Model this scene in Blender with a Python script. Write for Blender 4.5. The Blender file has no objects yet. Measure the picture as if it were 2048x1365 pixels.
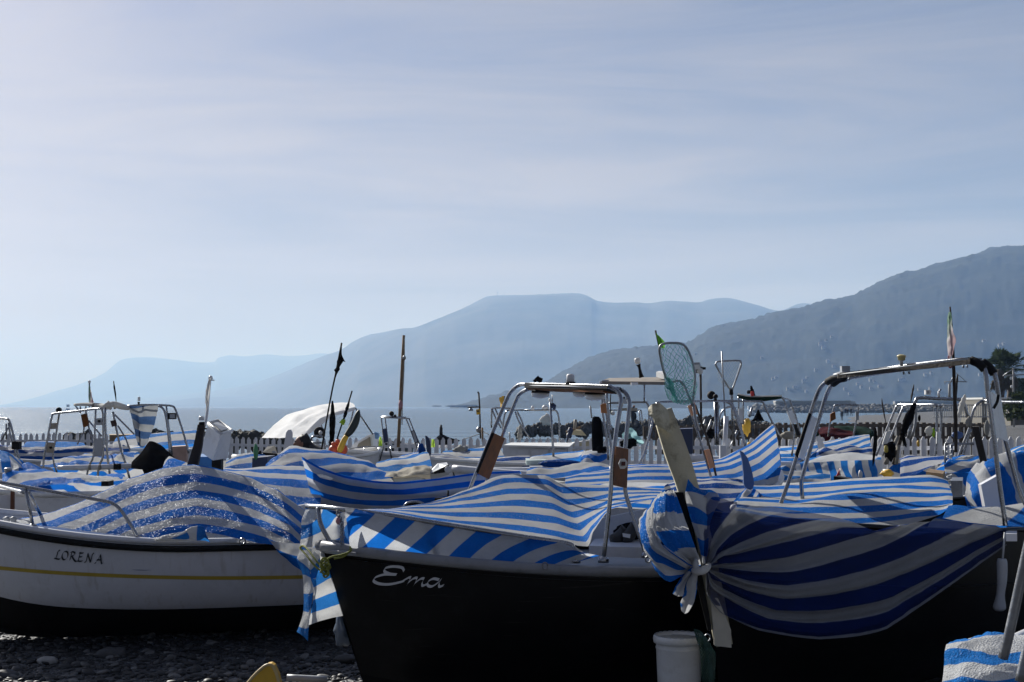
import bpy, math, random
from math import radians as R, sin, cos, pi, sqrt
from mathutils import Vector, Matrix, noise
from mathutils.bvhtree import BVHTree

S = bpy.context.scene
COL = S.collection
random.seed(7)

# ------------------------------------------------------------------ camera, sky, sun, exposure
EYE, FPX, HOR = 1.7, 2844.0, 814.0
PITCH = math.atan((HOR - 682.5) / FPX)
cam_d = bpy.data.cameras.new('camera')
cam = bpy.data.objects.new('camera', cam_d); COL.objects.link(cam)
cam.location = (0, 0, EYE); cam.rotation_euler = (pi/2 + PITCH, 0, 0)
cam_d.sensor_width = 36; cam_d.lens = 36 * FPX / 2048
cam_d.clip_start = .1; cam_d.clip_end = 60000
S.camera = cam

SUN_EL, SUN_AZ = R(31), R(-36)          # azimuth from straight ahead, negative = to the left
SUN_POWER, SKY_POWER, EXPOSURE = 5.0, .050, .53

world = bpy.data.worlds.new('World'); S.world = world; world.use_nodes = True
wt = world.node_tree; wt.nodes.clear()
def wn(t, **k):
    n = wt.nodes.new(t)
    for a, b in k.items(): setattr(n, a, b)
    return n
sky = wn('ShaderNodeTexSky', sky_type='NISHITA', sun_disc=False, sun_elevation=SUN_EL, sun_rotation=SUN_AZ,
         altitude=0, air_density=1.0, dust_density=1.6, ozone_density=1.2)
tc = wn('ShaderNodeTexCoord')
# thin cirrus veil: stretched noise on the sky dome, mixed over the clear sky
mp = wn('ShaderNodeMapping'); mp.inputs['Scale'].default_value = (1.6, 3.0, 15.0); mp.inputs['Rotation'].default_value = (R(6), R(-13), 0)
n1 = wn('ShaderNodeTexNoise'); n1.inputs['Scale'].default_value = 1.5; n1.inputs['Detail'].default_value = 7; n1.inputs['Roughness'].default_value = .6; n1.inputs['Distortion'].default_value = .8
n2 = wn('ShaderNodeTexNoise'); n2.inputs['Scale'].default_value = 1.3; n2.inputs['Detail'].default_value = 3
r1 = wn('ShaderNodeMapRange'); r1.inputs['From Min'].default_value = .34; r1.inputs['From Max'].default_value = .66; r1.inputs['To Min'].default_value = .25; r1.inputs['To Max'].default_value = 1.1
r2 = wn('ShaderNodeMapRange'); r2.inputs['From Min'].default_value = .3; r2.inputs['From Max'].default_value = .7; r2.inputs['To Min'].default_value = .75; r2.inputs['To Max'].default_value = 1.1
mul = wn('ShaderNodeMath', operation='MULTIPLY', use_clamp=True)
bw = wn('ShaderNodeRGBToBW'); ev = wn('ShaderNodeMath', operation='MULTIPLY_ADD'); ev.inputs[1].default_value = .5; ev.inputs[2].default_value = 4.3   # the veil is more even than the clear sky behind it
tint = wn('ShaderNodeMix', data_type='RGBA', blend_type='MULTIPLY'); tint.inputs['Factor'].default_value = 1
tint.inputs['B'].default_value = (1.24, 1.215, 1.15, 1)
mx = wn('ShaderNodeMix', data_type='RGBA')
bg = wn('ShaderNodeBackground'); bg.inputs['Strength'].default_value = SKY_POWER
wo = wn('ShaderNodeOutputWorld')
L = wt.links.new
L(tc.outputs['Generated'], mp.inputs['Vector']); L(mp.outputs['Vector'], n1.inputs['Vector']); L(tc.outputs['Generated'], n2.inputs['Vector'])
L(n1.outputs['Fac'], r1.inputs['Value']); L(n2.outputs['Fac'], r2.inputs['Value'])
# the veil lights up towards the sun and thins away from it
vd = wn('ShaderNodeVectorMath', operation='DOT_PRODUCT'); vd.inputs[1].default_value = (sin(SUN_AZ) * cos(SUN_EL), cos(SUN_AZ) * cos(SUN_EL), sin(SUN_EL))
r3 = wn('ShaderNodeMapRange'); r3.inputs['From Min'].default_value = .60; r3.inputs['From Max'].default_value = .80; r3.inputs['To Min'].default_value = .55; r3.inputs['To Max'].default_value = 1.0
m2 = wn('ShaderNodeMath', operation='MULTIPLY')
L(tc.outputs['Generated'], vd.inputs[0]); L(vd.outputs['Value'], r3.inputs['Value']); L(r3.outputs['Result'], m2.inputs[1]); L(r1.outputs['Result'], m2.inputs[0])
sz = wn('ShaderNodeSeparateXYZ'); r4 = wn('ShaderNodeMapRange'); r4.inputs['From Min'].default_value = .06; r4.inputs['From Max'].default_value = .30; r4.inputs['To Min'].default_value = 1.25; r4.inputs['To Max'].default_value = .72
m3 = wn('ShaderNodeMath', operation='MULTIPLY')
L(tc.outputs['Generated'], sz.inputs[0]); L(sz.outputs['Z'], r4.inputs['Value']); L(r4.outputs['Result'], m3.inputs[1]); L(m2.outputs['Value'], m3.inputs[0])
L(m3.outputs['Value'], mul.inputs[0]); L(r2.outputs['Result'], mul.inputs[1])
L(sky.outputs['Color'], bw.inputs['Color']); L(bw.outputs['Val'], ev.inputs[0]); L(ev.outputs['Value'], tint.inputs['A'])
clr = wn('ShaderNodeMix', data_type='RGBA', blend_type='MULTIPLY'); clr.inputs['Factor'].default_value = 1; clr.inputs['B'].default_value = (.82, .86, .95, 1)
L(sky.outputs['Color'], clr.inputs['A']); L(clr.outputs['Result'], mx.inputs['A']); L(tint.outputs['Result'], mx.inputs['B']); L(mul.outputs['Value'], mx.inputs['Factor'])
wb = wn('ShaderNodeMix', data_type='RGBA', blend_type='MULTIPLY'); wb.inputs['Factor'].default_value = 1; wb.inputs['B'].default_value = (.735, .733, .84, 1)
L(mx.outputs['Result'], wb.inputs['A']); L(wb.outputs['Result'], bg.inputs['Color']); L(bg.outputs['Background'], wo.inputs['Surface'])

sun_d = bpy.data.lights.new('sun', 'SUN'); sun_d.energy = SUN_POWER; sun_d.angle = R(.5); sun_d.color = (1, 1, .99)
sun = bpy.data.objects.new('sun', sun_d); COL.objects.link(sun)
to_sun = Vector((sin(SUN_AZ) * cos(SUN_EL), cos(SUN_AZ) * cos(SUN_EL), sin(SUN_EL)))
sun.rotation_euler = to_sun.to_track_quat('Z', 'Y').to_euler()

S.view_settings.view_transform = 'Standard'; S.view_settings.look = 'None'
S.view_settings.exposure = EXPOSURE; S.view_settings.gamma = 1; S.view_settings.use_curve_mapping = False
S.cycles.max_bounces = 8; S.cycles.volume_bounces = 4; S.cycles.transparent_max_bounces = 12
S.cycles.sample_clamp_indirect = 6

# ------------------------------------------------------------------ measuring helpers
CP, SP = cos(PITCH), sin(PITCH)
def P(px, py, Y):
    "world point that lies Y metres in front of the eye and was measured at px, py on the 2048 px photograph"
    x = (px - 1024) / FPX; y = (682.5 - py) / FPX
    k = Y / (CP - y * SP)
    return Vector((x * k, Y, EYE + (SP + y * CP) * k))
def crop(ox, oy, k):
    def f(u, v, Y, *r): return (ox + u / k, oy + v / k, Y, *r)
    return f
c1 = crop(0, 720, 4.137); c2 = crop(380, 660, 4.137); c3 = crop(700, 740, 4.137); c4 = crop(1050, 640, 4.137)
c5 = crop(1380, 680, 4.137); c6 = crop(1638, 600, 4.137); c8 = crop(1200, 900, 2.936)
def W(p): return p if isinstance(p, Vector) else P(*p[:3])
def lerp(a, b, t): return a + (b - a) * t
def table(tab, x):
    if x <= tab[0][0]: return tab[0][1]
    for (a, b), (c, d) in zip(tab, tab[1:]):
        if x <= c: return b + (d - b) * (x - a) / (c - a)
    return tab[-1][1]
def cr(p, n, taut=0.):
    "Catmull-Rom through a list of tuples; taut pulls it straight between them"
    if len(p) < 3 or n < 2:
        out = []
        for a, b in zip(p, p[1:]):
            for i in range(n): out.append(tuple(lerp(u, v, i / n) for u, v in zip(a, b)))
        return out + [tuple(p[-1])]
    q = [tuple(2*a - b for a, b in zip(p[0], p[1]))] + [tuple(x) for x in p] + [tuple(2*a - b for a, b in zip(p[-1], p[-2]))]
    out = []
    for i in range(1, len(q) - 2):
        for j in range(n):
            t = j / n; t2 = t*t; t3 = t2*t
            w = tuple(.5*(2*b + (c - a)*t + (2*a - 5*b + 4*c - d)*t2 + (3*b - a - 3*c + d)*t3)
                      for a, b, c, d in zip(q[i-1], q[i], q[i+1], q[i+2]))
            if taut: w = tuple(lerp(u, lerp(b, c, t), taut) for u, b, c in zip(w, q[i], q[i+1]))
            out.append(w)
    return out + [tuple(p[-1])]

# ------------------------------------------------------------------ materials
MATS = {}
def new_mat(name):
    m = bpy.data.materials.new(name); m.use_nodes = True
    nt = m.node_tree; return m, nt, nt.nodes['Principled BSDF'], nt.nodes['Material Output']
def M(name, col=(.5, .5, .5), rough=.5, metal=0., var=.25, scale=6., bump=.1, bscale=60., spec=.5, stain=None, stain_amt=.5):
    if name in MATS: return MATS[name]
    m, nt, b, o = new_mat(name); MATS[name] = m
    N = nt.nodes.new; l = nt.links.new
    tcn = N('ShaderNodeTexCoord'); nz = N('ShaderNodeTexNoise'); nz.inputs['Scale'].default_value = scale; nz.inputs['Detail'].default_value = 6; nz.inputs['Roughness'].default_value = .65
    l(tcn.outputs['Object'], nz.inputs['Vector'])
    ramp = N('ShaderNodeValToRGB'); e = ramp.color_ramp.elements
    e[0].position = .3; e[1].position = .72
    e[0].color = (*[c * (1 - var) for c in col], 1); e[1].color = (*[min(1, c * (1 + var * .6)) for c in col], 1)
    l(nz.outputs['Fac'], ramp.inputs['Fac']); src = ramp.outputs['Color']
    if stain:
        n3 = N('ShaderNodeTexNoise'); n3.inputs['Scale'].default_value = scale * 1.9; n3.inputs['Detail'].default_value = 8; n3.inputs['Roughness'].default_value = .75
        l(tcn.outputs['Object'], n3.inputs['Vector'])
        mr = N('ShaderNodeMapRange'); mr.inputs['From Min'].default_value = .52; mr.inputs['From Max'].default_value = .66; mr.inputs['To Max'].default_value = stain_amt
        l(n3.outputs['Fac'], mr.inputs['Value'])
        mm = N('ShaderNodeMix'); mm.data_type = 'RGBA'; mm.inputs['B'].default_value = (*stain, 1)
        l(src, mm.inputs['A']); l(mr.outputs['Result'], mm.inputs['Factor']); src = mm.outputs['Result']
    l(src, b.inputs['Base Color'])
    rr = N('ShaderNodeMapRange'); rr.inputs['To Min'].default_value = max(0, rough - .1); rr.inputs['To Max'].default_value = min(1, rough + .15)
    l(nz.outputs['Fac'], rr.inputs['Value']); l(rr.outputs['Result'], b.inputs['Roughness'])
    b.inputs['Metallic'].default_value = metal; b.inputs['Specular IOR Level'].default_value = spec
    if bump:
        n4 = N('ShaderNodeTexNoise'); n4.inputs['Scale'].default_value = bscale; n4.inputs['Detail'].default_value = 4
        l(tcn.outputs['Object'], n4.inputs['Vector'])
        bp = N('ShaderNodeBump'); bp.inputs['Strength'].default_value = bump; bp.inputs['Distance'].default_value = .02
        l(n4.outputs['Fac'], bp.inputs['Height']); l(bp.outputs['Normal'], b.inputs['Normal'])
    return m

def tarp_mat(name, blue=(.014, .165, .60), white=(.60, .61, .62), trans=.38, gloss=1.0, rib=26., see_through=0.):
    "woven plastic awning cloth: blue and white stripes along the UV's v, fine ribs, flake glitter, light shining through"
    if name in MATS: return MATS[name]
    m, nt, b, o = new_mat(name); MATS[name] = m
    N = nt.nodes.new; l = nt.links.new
    uv = N('ShaderNodeUVMap'); sx = N('ShaderNodeSeparateXYZ'); l(uv.outputs['UV'], sx.inputs['Vector'])
    tcn = N('ShaderNodeTexCoord')
    wob = N('ShaderNodeTexNoise'); wob.inputs['Scale'].default_value = 9; wob.inputs['Detail'].default_value = 3; l(tcn.outputs['Object'], wob.inputs['Vector'])
    ma = N('ShaderNodeMath'); ma.operation = 'MULTIPLY_ADD'; ma.inputs[1].default_value = .05; l(wob.outputs['Fac'], ma.inputs[0]); l(sx.outputs['Y'], ma.inputs[2])
    fr = N('ShaderNodeMath'); fr.operation = 'FRACT'; l(ma.outputs[0], fr.inputs[0])
    pp = N('ShaderNodeMath'); pp.operation = 'PINGPONG'; pp.inputs[1].default_value = .5; l(fr.outputs[0], pp.inputs[0])
    st = N('ShaderNodeMapRange'); st.inputs['From Min'].default_value = .25 - .012; st.inputs['From Max'].default_value = .25 + .012; l(pp.outputs[0], st.inputs['Value'])
    dirt = N('ShaderNodeTexNoise'); dirt.inputs['Scale'].default_value = 1.9; dirt.inputs['Detail'].default_value = 7; dirt.inputs['Roughness'].default_value = .7; l(tcn.outputs['Object'], dirt.inputs['Vector'])
    def shade(c, lo, hi):
        r = N('ShaderNodeValToRGB'); e = r.color_ramp.elements
        e[0].position = .3; e[1].position = .7; e[0].color = (*[x * lo for x in c], 1); e[1].color = (*[min(1, x * hi) for x in c], 1)
        l(dirt.outputs['Fac'], r.inputs['Fac']); return r.outputs['Color']
    mm = N('ShaderNodeMix'); mm.data_type = 'RGBA'; l(st.outputs['Result'], mm.inputs['Factor'])
    l(shade(blue, .68, 1.2), mm.inputs['A']); l(shade(white, .76, 1.1), mm.inputs['B'])
    l(mm.outputs['Result'], b.inputs['Base Color'])
    # single flakes of the plastic weave lie flat and flash, the rest is dull
    vf = N('ShaderNodeTexVoronoi'); vf.inputs['Scale'].default_value = 160; l(tcn.outputs['Object'], vf.inputs['Vector'])
    vs_ = N('ShaderNodeSeparateColor'); l(vf.outputs['Color'], vs_.inputs['Color'])
    fm = N('ShaderNodeMapRange'); fm.inputs['From Min'].default_value = .84; fm.inputs['From Max'].default_value = .90; l(vs_.outputs['Green'], fm.inputs['Value'])
    fs = N('ShaderNodeMapRange'); fs.inputs['To Min'].default_value = .02; fs.inputs['To Max'].default_value = .26 * gloss; l(fm.outputs['Result'], fs.inputs['Value']); l(fs.outputs['Result'], b.inputs['Specular IOR Level'])
    fr2 = N('ShaderNodeMapRange'); fr2.inputs['To Min'].default_value = .9; fr2.inputs['To Max'].default_value = .34; l(fm.outputs['Result'], fr2.inputs['Value']); l(fr2.outputs['Result'], b.inputs['Roughness'])
    # ribs across the weave plus fine flakes
    ri = N('ShaderNodeMath'); ri.operation = 'MULTIPLY'; ri.inputs[1].default_value = rib; l(sx.outputs['Y'], ri.inputs[0])
    sn = N('ShaderNodeMath'); sn.operation = 'PINGPONG'; sn.inputs[1].default_value = .5; l(ri.outputs[0], sn.inputs[0])
    fl = N('ShaderNodeTexNoise'); fl.inputs['Scale'].default_value = 150; fl.inputs['Detail'].default_value = 2; l(tcn.outputs['Object'], fl.inputs['Vector'])
    wr = N('ShaderNodeTexNoise'); wr.inputs['Scale'].default_value = 14; wr.inputs['Detail'].default_value = 4; l(tcn.outputs['Object'], wr.inputs['Vector'])
    b0 = N('ShaderNodeBump'); b0.inputs['Strength'].default_value = .14; b0.inputs['Distance'].default_value = .03; l(wr.outputs['Fac'], b0.inputs['Height'])
    b1 = N('ShaderNodeBump'); b1.inputs['Strength'].default_value = .35; b1.inputs['Distance'].default_value = .006; l(sn.outputs[0], b1.inputs['Height']); l(b0.outputs['Normal'], b1.inputs['Normal'])
    b2 = N('ShaderNodeBump'); b2.inputs['Strength'].default_value = .85; b2.inputs['Distance'].default_value = .014; l(fl.outputs['Fac'], b2.inputs['Height']); l(b1.outputs['Normal'], b2.inputs['Normal'])
    l(b2.outputs['Normal'], b.inputs['Normal'])
    tr = N('ShaderNodeBsdfTranslucent'); l(mm.outputs['Result'], tr.inputs['Color']); l(b1.outputs['Normal'], tr.inputs['Normal'])
    mix = N('ShaderNodeMixShader'); mix.inputs['Fac'].default_value = trans
    l(b.outputs['BSDF'], mix.inputs[1]); l(tr.outputs['BSDF'], mix.inputs[2]); l(mix.outputs[0], o.inputs['Surface'])
    if see_through:                                  # part transparent: the black hull behind darkens the cloth in place of shade
        tp = N('ShaderNodeBsdfTransparent'); mo = N('ShaderNodeMixShader'); mo.inputs['Fac'].default_value = see_through
        l(mix.outputs[0], mo.inputs[1]); l(tp.outputs[0], mo.inputs[2]); l(mo.outputs[0], o.inputs['Surface'])
    return m
def cloth_mat(name, col, trans=.25, var=.2, rough=.7):
    if name in MATS: return MATS[name]
    m = M(name, col, rough, var=var, bump=.25, bscale=40, spec=.03); nt = m.node_tree
    b = nt.nodes['Principled BSDF']; o = nt.nodes['Material Output']
    tr = nt.nodes.new('ShaderNodeBsdfTranslucent'); tr.inputs['Color'].default_value = (*col, 1)
    mix = nt.nodes.new('ShaderNodeMixShader'); mix.inputs['Fac'].default_value = trans
    nt.links.new(b.outputs['BSDF'], mix.inputs[1]); nt.links.new(tr.outputs['BSDF'], mix.inputs[2]); nt.links.new(mix.outputs[0], o.inputs['Surface'])
    return m

STEEL = M('steel', (.32, .33, .35), .24, 1, var=.25, scale=14, bump=.05)
DULL = M('dull_steel', (.30, .31, .33), .42, 1, var=.3, scale=14, bump=.1)
PAINTW = M('white_gelcoat', (.62, .63, .66), .35, var=.08, scale=3, bump=.03, stain=(.40, .41, .42), stain_amt=.35)
RIM = M('grey_white_rim', (.22, .225, .24), .4, var=.15, scale=5, bump=.05, stain=(.12, .12, .12), stain_amt=.5)
WHITE = M('white_plastic', (.68, .68, .67), .45, var=.12, scale=5, bump=.05, stain=(.42, .41, .37), stain_amt=.4)
HULLW = M('white_hull_paint', (.60, .61, .64), .36, var=.08, scale=3, bump=.03, stain=(.44, .45, .45), stain_amt=.35)
def drips(m):
    nt = m.node_tree; N = nt.nodes.new; l = nt.links.new; b = nt.nodes['Principled BSDF']; src = b.inputs['Base Color'].links[0].from_socket
    tcn = N('ShaderNodeTexCoord'); mpn = N('ShaderNodeMapping'); mpn.inputs['Scale'].default_value = (22, 22, 1.3); l(tcn.outputs['Object'], mpn.inputs['Vector'])
    nz = N('ShaderNodeTexNoise'); nz.inputs['Scale'].default_value = 1; nz.inputs['Detail'].default_value = 5; l(mpn.outputs['Vector'], nz.inputs['Vector'])
    mr = N('ShaderNodeMapRange'); mr.inputs['From Min'].default_value = .58; mr.inputs['From Max'].default_value = .72; mr.inputs['To Max'].default_value = .4; l(nz.outputs['Fac'], mr.inputs['Value'])
    mm = N('ShaderNodeMix'); mm.data_type = 'RGBA'; mm.inputs['B'].default_value = (.34, .31, .26, 1); l(src, mm.inputs['A']); l(mr.outputs['Result'], mm.inputs['Factor']); l(mm.outputs['Result'], b.inputs['Base Color'])
drips(HULLW)
BLACKP = M('black_paint', (.003, .003, .0035), .34, var=.3, scale=4, bump=.04, spec=.2, stain=(.014, .014, .015), stain_amt=.4)
BOTTOM = M('black_antifouling', (.008, .0075, .0075), .85, var=.35, scale=6, bump=.2, spec=.15)
BLACK = M('black_rubber', (.010, .010, .011), .7, spec=.2, var=.4, scale=20, bump=.25)
BLACKC = cloth_mat('black_cloth', (.010, .010, .011), .02, var=.5, rough=.95)
BLACKC.node_tree.nodes['Principled BSDF'].inputs['Specular IOR Level'].default_value = 0
BROWN = M('varnished_board', (.21, .078, .022), .55, var=.35, scale=10, bump=.15, spec=.15, stain=(.06, .03, .015), stain_amt=.6)
WOOD = M('bare_wood', (.24, .16, .09), .75, var=.4, scale=9, bump=.3)
DARKW = M('dark_wood', (.035, .026, .02), .75, var=.45, scale=12, bump=.3)
ORANGEW = M('orange_board', (.42, .16, .045), .55, var=.25, scale=10, bump=.1)
CREAM = M('cream_old_paint', (.50, .46, .33), .65, var=.18, scale=5, bump=.25, stain=(.12, .11, .07), stain_amt=.75)
GREY = M('grey_plastic', (.36, .38, .41), .5, var=.15, bump=.05)
TAN = M('tan_board', (.34, .30, .24), .6, var=.25, bump=.1)
NAVY = M('navy_plastic', (.02, .035, .09), .5, var=.25, bump=.05)
BLUEB = M('blue_grey_board', (.055, .12, .30), .55, var=.2, bump=.08)
YELLOW = M('yellow_plastic', (.68, .40, .03), .5, var=.2, bump=.08)
ORANGE = M('orange_buoy', (.62, .10, .04), .45, var=.2, bump=.05)
RED = M('red_cloth', (.55, .04, .03), .7, var=.2)
LIME = cloth_mat('lime_cloth', (.42, .62, .08), .35)
GREENC = cloth_mat('green_cloth', (.15, .40, .06), .45)
WHITEC = cloth_mat('white_cloth', (.60, .60, .59), .35, var=.15)
GREYC = cloth_mat('grey_canvas', (.36, .36, .34), .15, var=.3)
BEIGEC = cloth_mat('beige_canvas', (.40, .37, .31), .15, var=.3)
TEALC = cloth_mat('teal_plastic_bag', (.32, .52, .55), .5, var=.25, rough=.3)
MAROON = cloth_mat('maroon_cover', (.055, .010, .014), .05, var=.35)
DKGREEN = cloth_mat('dark_green_cover', (.012, .03, .022), .05, var=.35)
GLASS = M('lamp_glass', (.72, .73, .70), .2, var=.1, bump=0)
PICKET = M('white_picket_paint', (.66, .67, .70), .6, var=.14, scale=5, bump=.1, stain=(.38, .37, .33), stain_amt=.35)
ROPEY = M('lime_rope', (.22, .24, .04), .8, var=.4, scale=40, bump=.5, bscale=150)
ROPEG = M('grey_rope', (.30, .28, .24), .85, var=.4, scale=40, bump=.5, bscale=150)
TEALN = M('teal_net', (.05, .33, .29), .7, var=.3, scale=20, bump=0)
GREYN = M('grey_net', (.40, .42, .42), .7, var=.3, scale=20, bump=0)
GREENN = M('dark_green_net', (.03, .075, .06), .8, var=.4, scale=30, bump=0)
ROCK = M('wet_rock', (.085, .083, .08), .75, var=.55, scale=1.3, bump=.8, bscale=4, stain=(.22, .21, .19), stain_amt=.5)
ROCKD = M('weedy_rock', (.045, .045, .038), .8, var=.5, scale=1.5, bump=.8, bscale=5)
GOLDS = M('yellow_paint', (.42, .30, .03), .45, var=.12, bump=.03)
INK = M('black_lettering', (.012, .018, .022), .5, var=.2, bump=0)
INKW = M('silver_lettering', (.55, .56, .57), .45, var=.15, bump=0)
TARP = tarp_mat('striped_tarp')
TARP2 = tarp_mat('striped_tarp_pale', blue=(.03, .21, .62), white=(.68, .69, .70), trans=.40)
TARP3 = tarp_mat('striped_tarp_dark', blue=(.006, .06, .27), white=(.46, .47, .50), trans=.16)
TARP4 = tarp_mat('striped_tarp_shaded', blue=(.010, .030, .17), white=(.34, .36, .40), trans=.10, rib=14, gloss=.3, see_through=.36)  # darker copy of the striped cloth, with its shade put into the colours

# ------------------------------------------------------------------ mesh builder
TAUT = .5
class MB:
    def __init__(s): s.v = []; s.f = []; s.uv = {}; s.sm = []
    def add(s, verts, faces, smooth=True, uv=None):
        o = len(s.v); s.v += [Vector(v) for v in verts]
        for f in faces: s.f.append(tuple(i + o for i in f)); s.sm.append(smooth)
        if uv:
            for i, c in enumerate(uv): s.uv[o + i] = c
        return s
    def tube(s, pts, r, seg=8, sm=0, caps=True):
        "pts: world vectors or measured tuples; r: number or list"
        p = [W(q) for q in pts]
        rr = list(r) if isinstance(r, (list, tuple)) else [r] * len(p)
        if sm:
            q = cr([(*a, b) for a, b in zip(p, rr)], sm); p = [Vector(a[:3]) for a in q]; rr = [a[3] for a in q]
        n = len(p); vs = []; up = None
        for i in range(n):
            d = (p[min(i+1, n-1)] - p[max(i-1, 0)])
            d = d.normalized() if d.length > 1e-9 else Vector((0, 0, 1))
            if up is None: up = d.orthogonal().normalized()
            else:
                up = up - d * up.dot(d)
                up = up.normalized() if up.length > 1e-6 else d.orthogonal().normalized()
            w = d.cross(up)
            for j in range(seg):
                a = 2*pi*j/seg; vs.append(p[i] + (up * cos(a) + w * sin(a)) * rr[i])
        fs = [(i*seg + j, i*seg + (j+1) % seg, (i+1)*seg + (j+1) % seg, (i+1)*seg + j) for i in range(n-1) for j in range(seg)]
        if caps: fs += [tuple(range(seg))[::-1], tuple((n-1)*seg + j for j in range(seg))]
        return s.add(vs, fs)
    def plate(s, pts, thick, direction=(0, 1, 0)):
        "a polygon of measured points given real thickness"
        p = [W(q) for q in pts]; d = Vector(direction).normalized() * thick; n = len(p)
        nrm = Vector((0, 0, 0))
        for a, b in zip(p, p[1:] + p[:1]): nrm += a.cross(b)
        fr = tuple(range(n)); bk = tuple(range(2*n - 1, n - 1, -1))
        sd = [(i, n + i, n + (i+1) % n, (i+1) % n) for i in range(n)]
        if nrm.dot(d) > 0: fr = fr[::-1]; bk = bk[::-1]; sd = [q[::-1] for q in sd]
        return s.add(p + [a + d for a in p], [fr, bk] + sd, False)
    def box(s, c, size, rot=None):
        c = Vector(c); h = Vector(size) / 2; vs = []
        for x in (-1, 1):
            for y in (-1, 1):
                for z in (-1, 1):
                    q = Vector((x*h.x, y*h.y, z*h.z))
                    if rot: q = rot @ q
                    vs.append(c + q)
        return s.add(vs, [(0,1,3,2), (4,6,7,5), (0,4,5,1), (2,3,7,6), (0,2,6,4), (1,5,7,3)], False)
    def hexa(s, a, b, c, d, drop):
        "box from its four top corners and a down vector"
        t = [W(x) for x in (a, b, c, d)]; dv = Vector(drop)
        return s.add(t + [x + dv for x in t], [(0,1,2,3), (7,6,5,4), (0,4,5,1), (1,5,6,2), (2,6,7,3), (3,7,4,0)], False)
    def lathe(s, base, prof, axis=(0, 0, 1), seg=20):
        b = W(base); ax = Vector(axis).normalized(); u = ax.orthogonal().normalized(); w = ax.cross(u); vs = []
        for r, h in prof:
            for j in range(seg):
                a = 2*pi*j/seg; vs.append(b + ax*h + (u*cos(a) + w*sin(a)) * max(r, 1e-4))
        n = len(prof)
        fs = [(i*seg + j, i*seg + (j+1) % seg, (i+1)*seg + (j+1) % seg, (i+1)*seg + j) for i in range(n-1) for j in range(seg)]
        fs += [tuple(range(seg))[::-1], tuple((n-1)*seg + j for j in range(seg))]
        return s.add(vs, fs)
    def blob(s, c, rad, seed=0, amp=.2, freq=1.6, nu=14, nv=10, rot=None):
        c = W(c); rx, ry, rz = rad; vs = []; so = Vector((seed*3.1, seed*1.7, seed*.9))
        for i in range(nv + 1):
            th = pi * i / nv
            for j in range(nu):
                a = 2*pi*j/nu; d = Vector((sin(th)*cos(a), sin(th)*sin(a), cos(th)))
                k = 1 + amp * (noise.noise(d*freq + so) + .5*noise.noise(d*freq*2.7 + so))
                q = Vector((d.x*rx*k, d.y*ry*k, d.z*rz*k))
                if rot: q = rot @ q
                vs.append(c + q)
        fs = [(i*nu + j, (i+1)*nu + j, (i+1)*nu + (j+1) % nu, i*nu + (j+1) % nu) for i in range(nv) for j in range(nu)]
        return s.add(vs, fs)
    def sheet(s, rows, nu=6, nv=6, amp=0., freq=3., seed=0., pleat=None):
        """cloth: rows of (px, py, Y, s) or (Vector, s); Catmull-Rom both ways, s is the stripe coordinate.
        amp adds folds along the surface normal"""
        R4 = []
        for i, r in enumerate(rows):
            q = []
            for c in r:
                if isinstance(c[0], Vector): q.append((*c[0], c[1]))
                else:
                    w = P(*c[:3]); q.append((*w, c[3] if len(c) > 3 else i * .5))
            R4.append(q)
        fine = [cr(r, nu, TAUT) for r in R4]
        cols = [cr([fr[j] for fr in fine], nv, TAUT) for j in range(len(fine[0]))]
        nr = len(cols[0]); nc = len(cols)
        pos = [[Vector(cols[j][i][:3]) for j in range(nc)] for i in range(nr)]
        out = []; uv = []; so = Vector((seed*5.3, seed*2.1, seed*7.7))
        for i in range(nr):
            t = 0.
            for j in range(nc):
                p = pos[i][j]
                if j: t += (p - pos[i][j-1]).length
                if amp:
                    a = pos[i][min(j+1, nc-1)] - pos[i][max(j-1, 0)]; b = pos[min(i+1, nr-1)][j] - pos[max(i-1, 0)][j]
                    nn = a.cross(b)
                    if nn.length > 1e-9:
                        nn.normalize()
                        f = .9*noise.noise(p*freq + so) + .5*noise.noise(p*freq*2.3 + so)
                        for fq, am in ((.8, .8), (1.9, .3)):      # sharp creases
                            w_ = Vector((p.x + .25*noise.noise(p*2 + so), p.y, p.z*1.6))
                            f += am*(1 - min(1, abs(noise.noise(w_*freq*fq - so))*3.2))
                        e = min(1, min(i, nr-1-i, j, nc-1-j) / 3 + .35)
                        p = p + nn * amp * f * e
                if pleat:                                  # gathers that radiate from the tied end of every row
                    a = pos[i][min(j+1, nc-1)] - pos[i][max(j-1, 0)]; b = pos[min(i+1, nr-1)][j] - pos[max(i-1, 0)][j]
                    nn = a.cross(b); f = j / (nc - 1); sv = 6 * i / (nr - 1)
                    if nn.length > 1e-12:
                        k = pleat[0] * min(1, f*7) * (math.exp(-f*3.2) + .18)
                        p = p + nn.normalized() * k * (sin(sv*pleat[1] + 2.5*noise.noise((sv*1.3, f*2, seed))) + .6*sin(sv*pleat[1]*2.3 + f*3 + seed))
                out.append(p); uv.append((t, cols[j][i][3]))
        fs = [(i*nc + j, i*nc + j + 1, (i+1)*nc + j + 1, (i+1)*nc + j) for i in range(nr-1) for j in range(nc-1)]
        return s.add(out, fs, True, uv)

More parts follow.
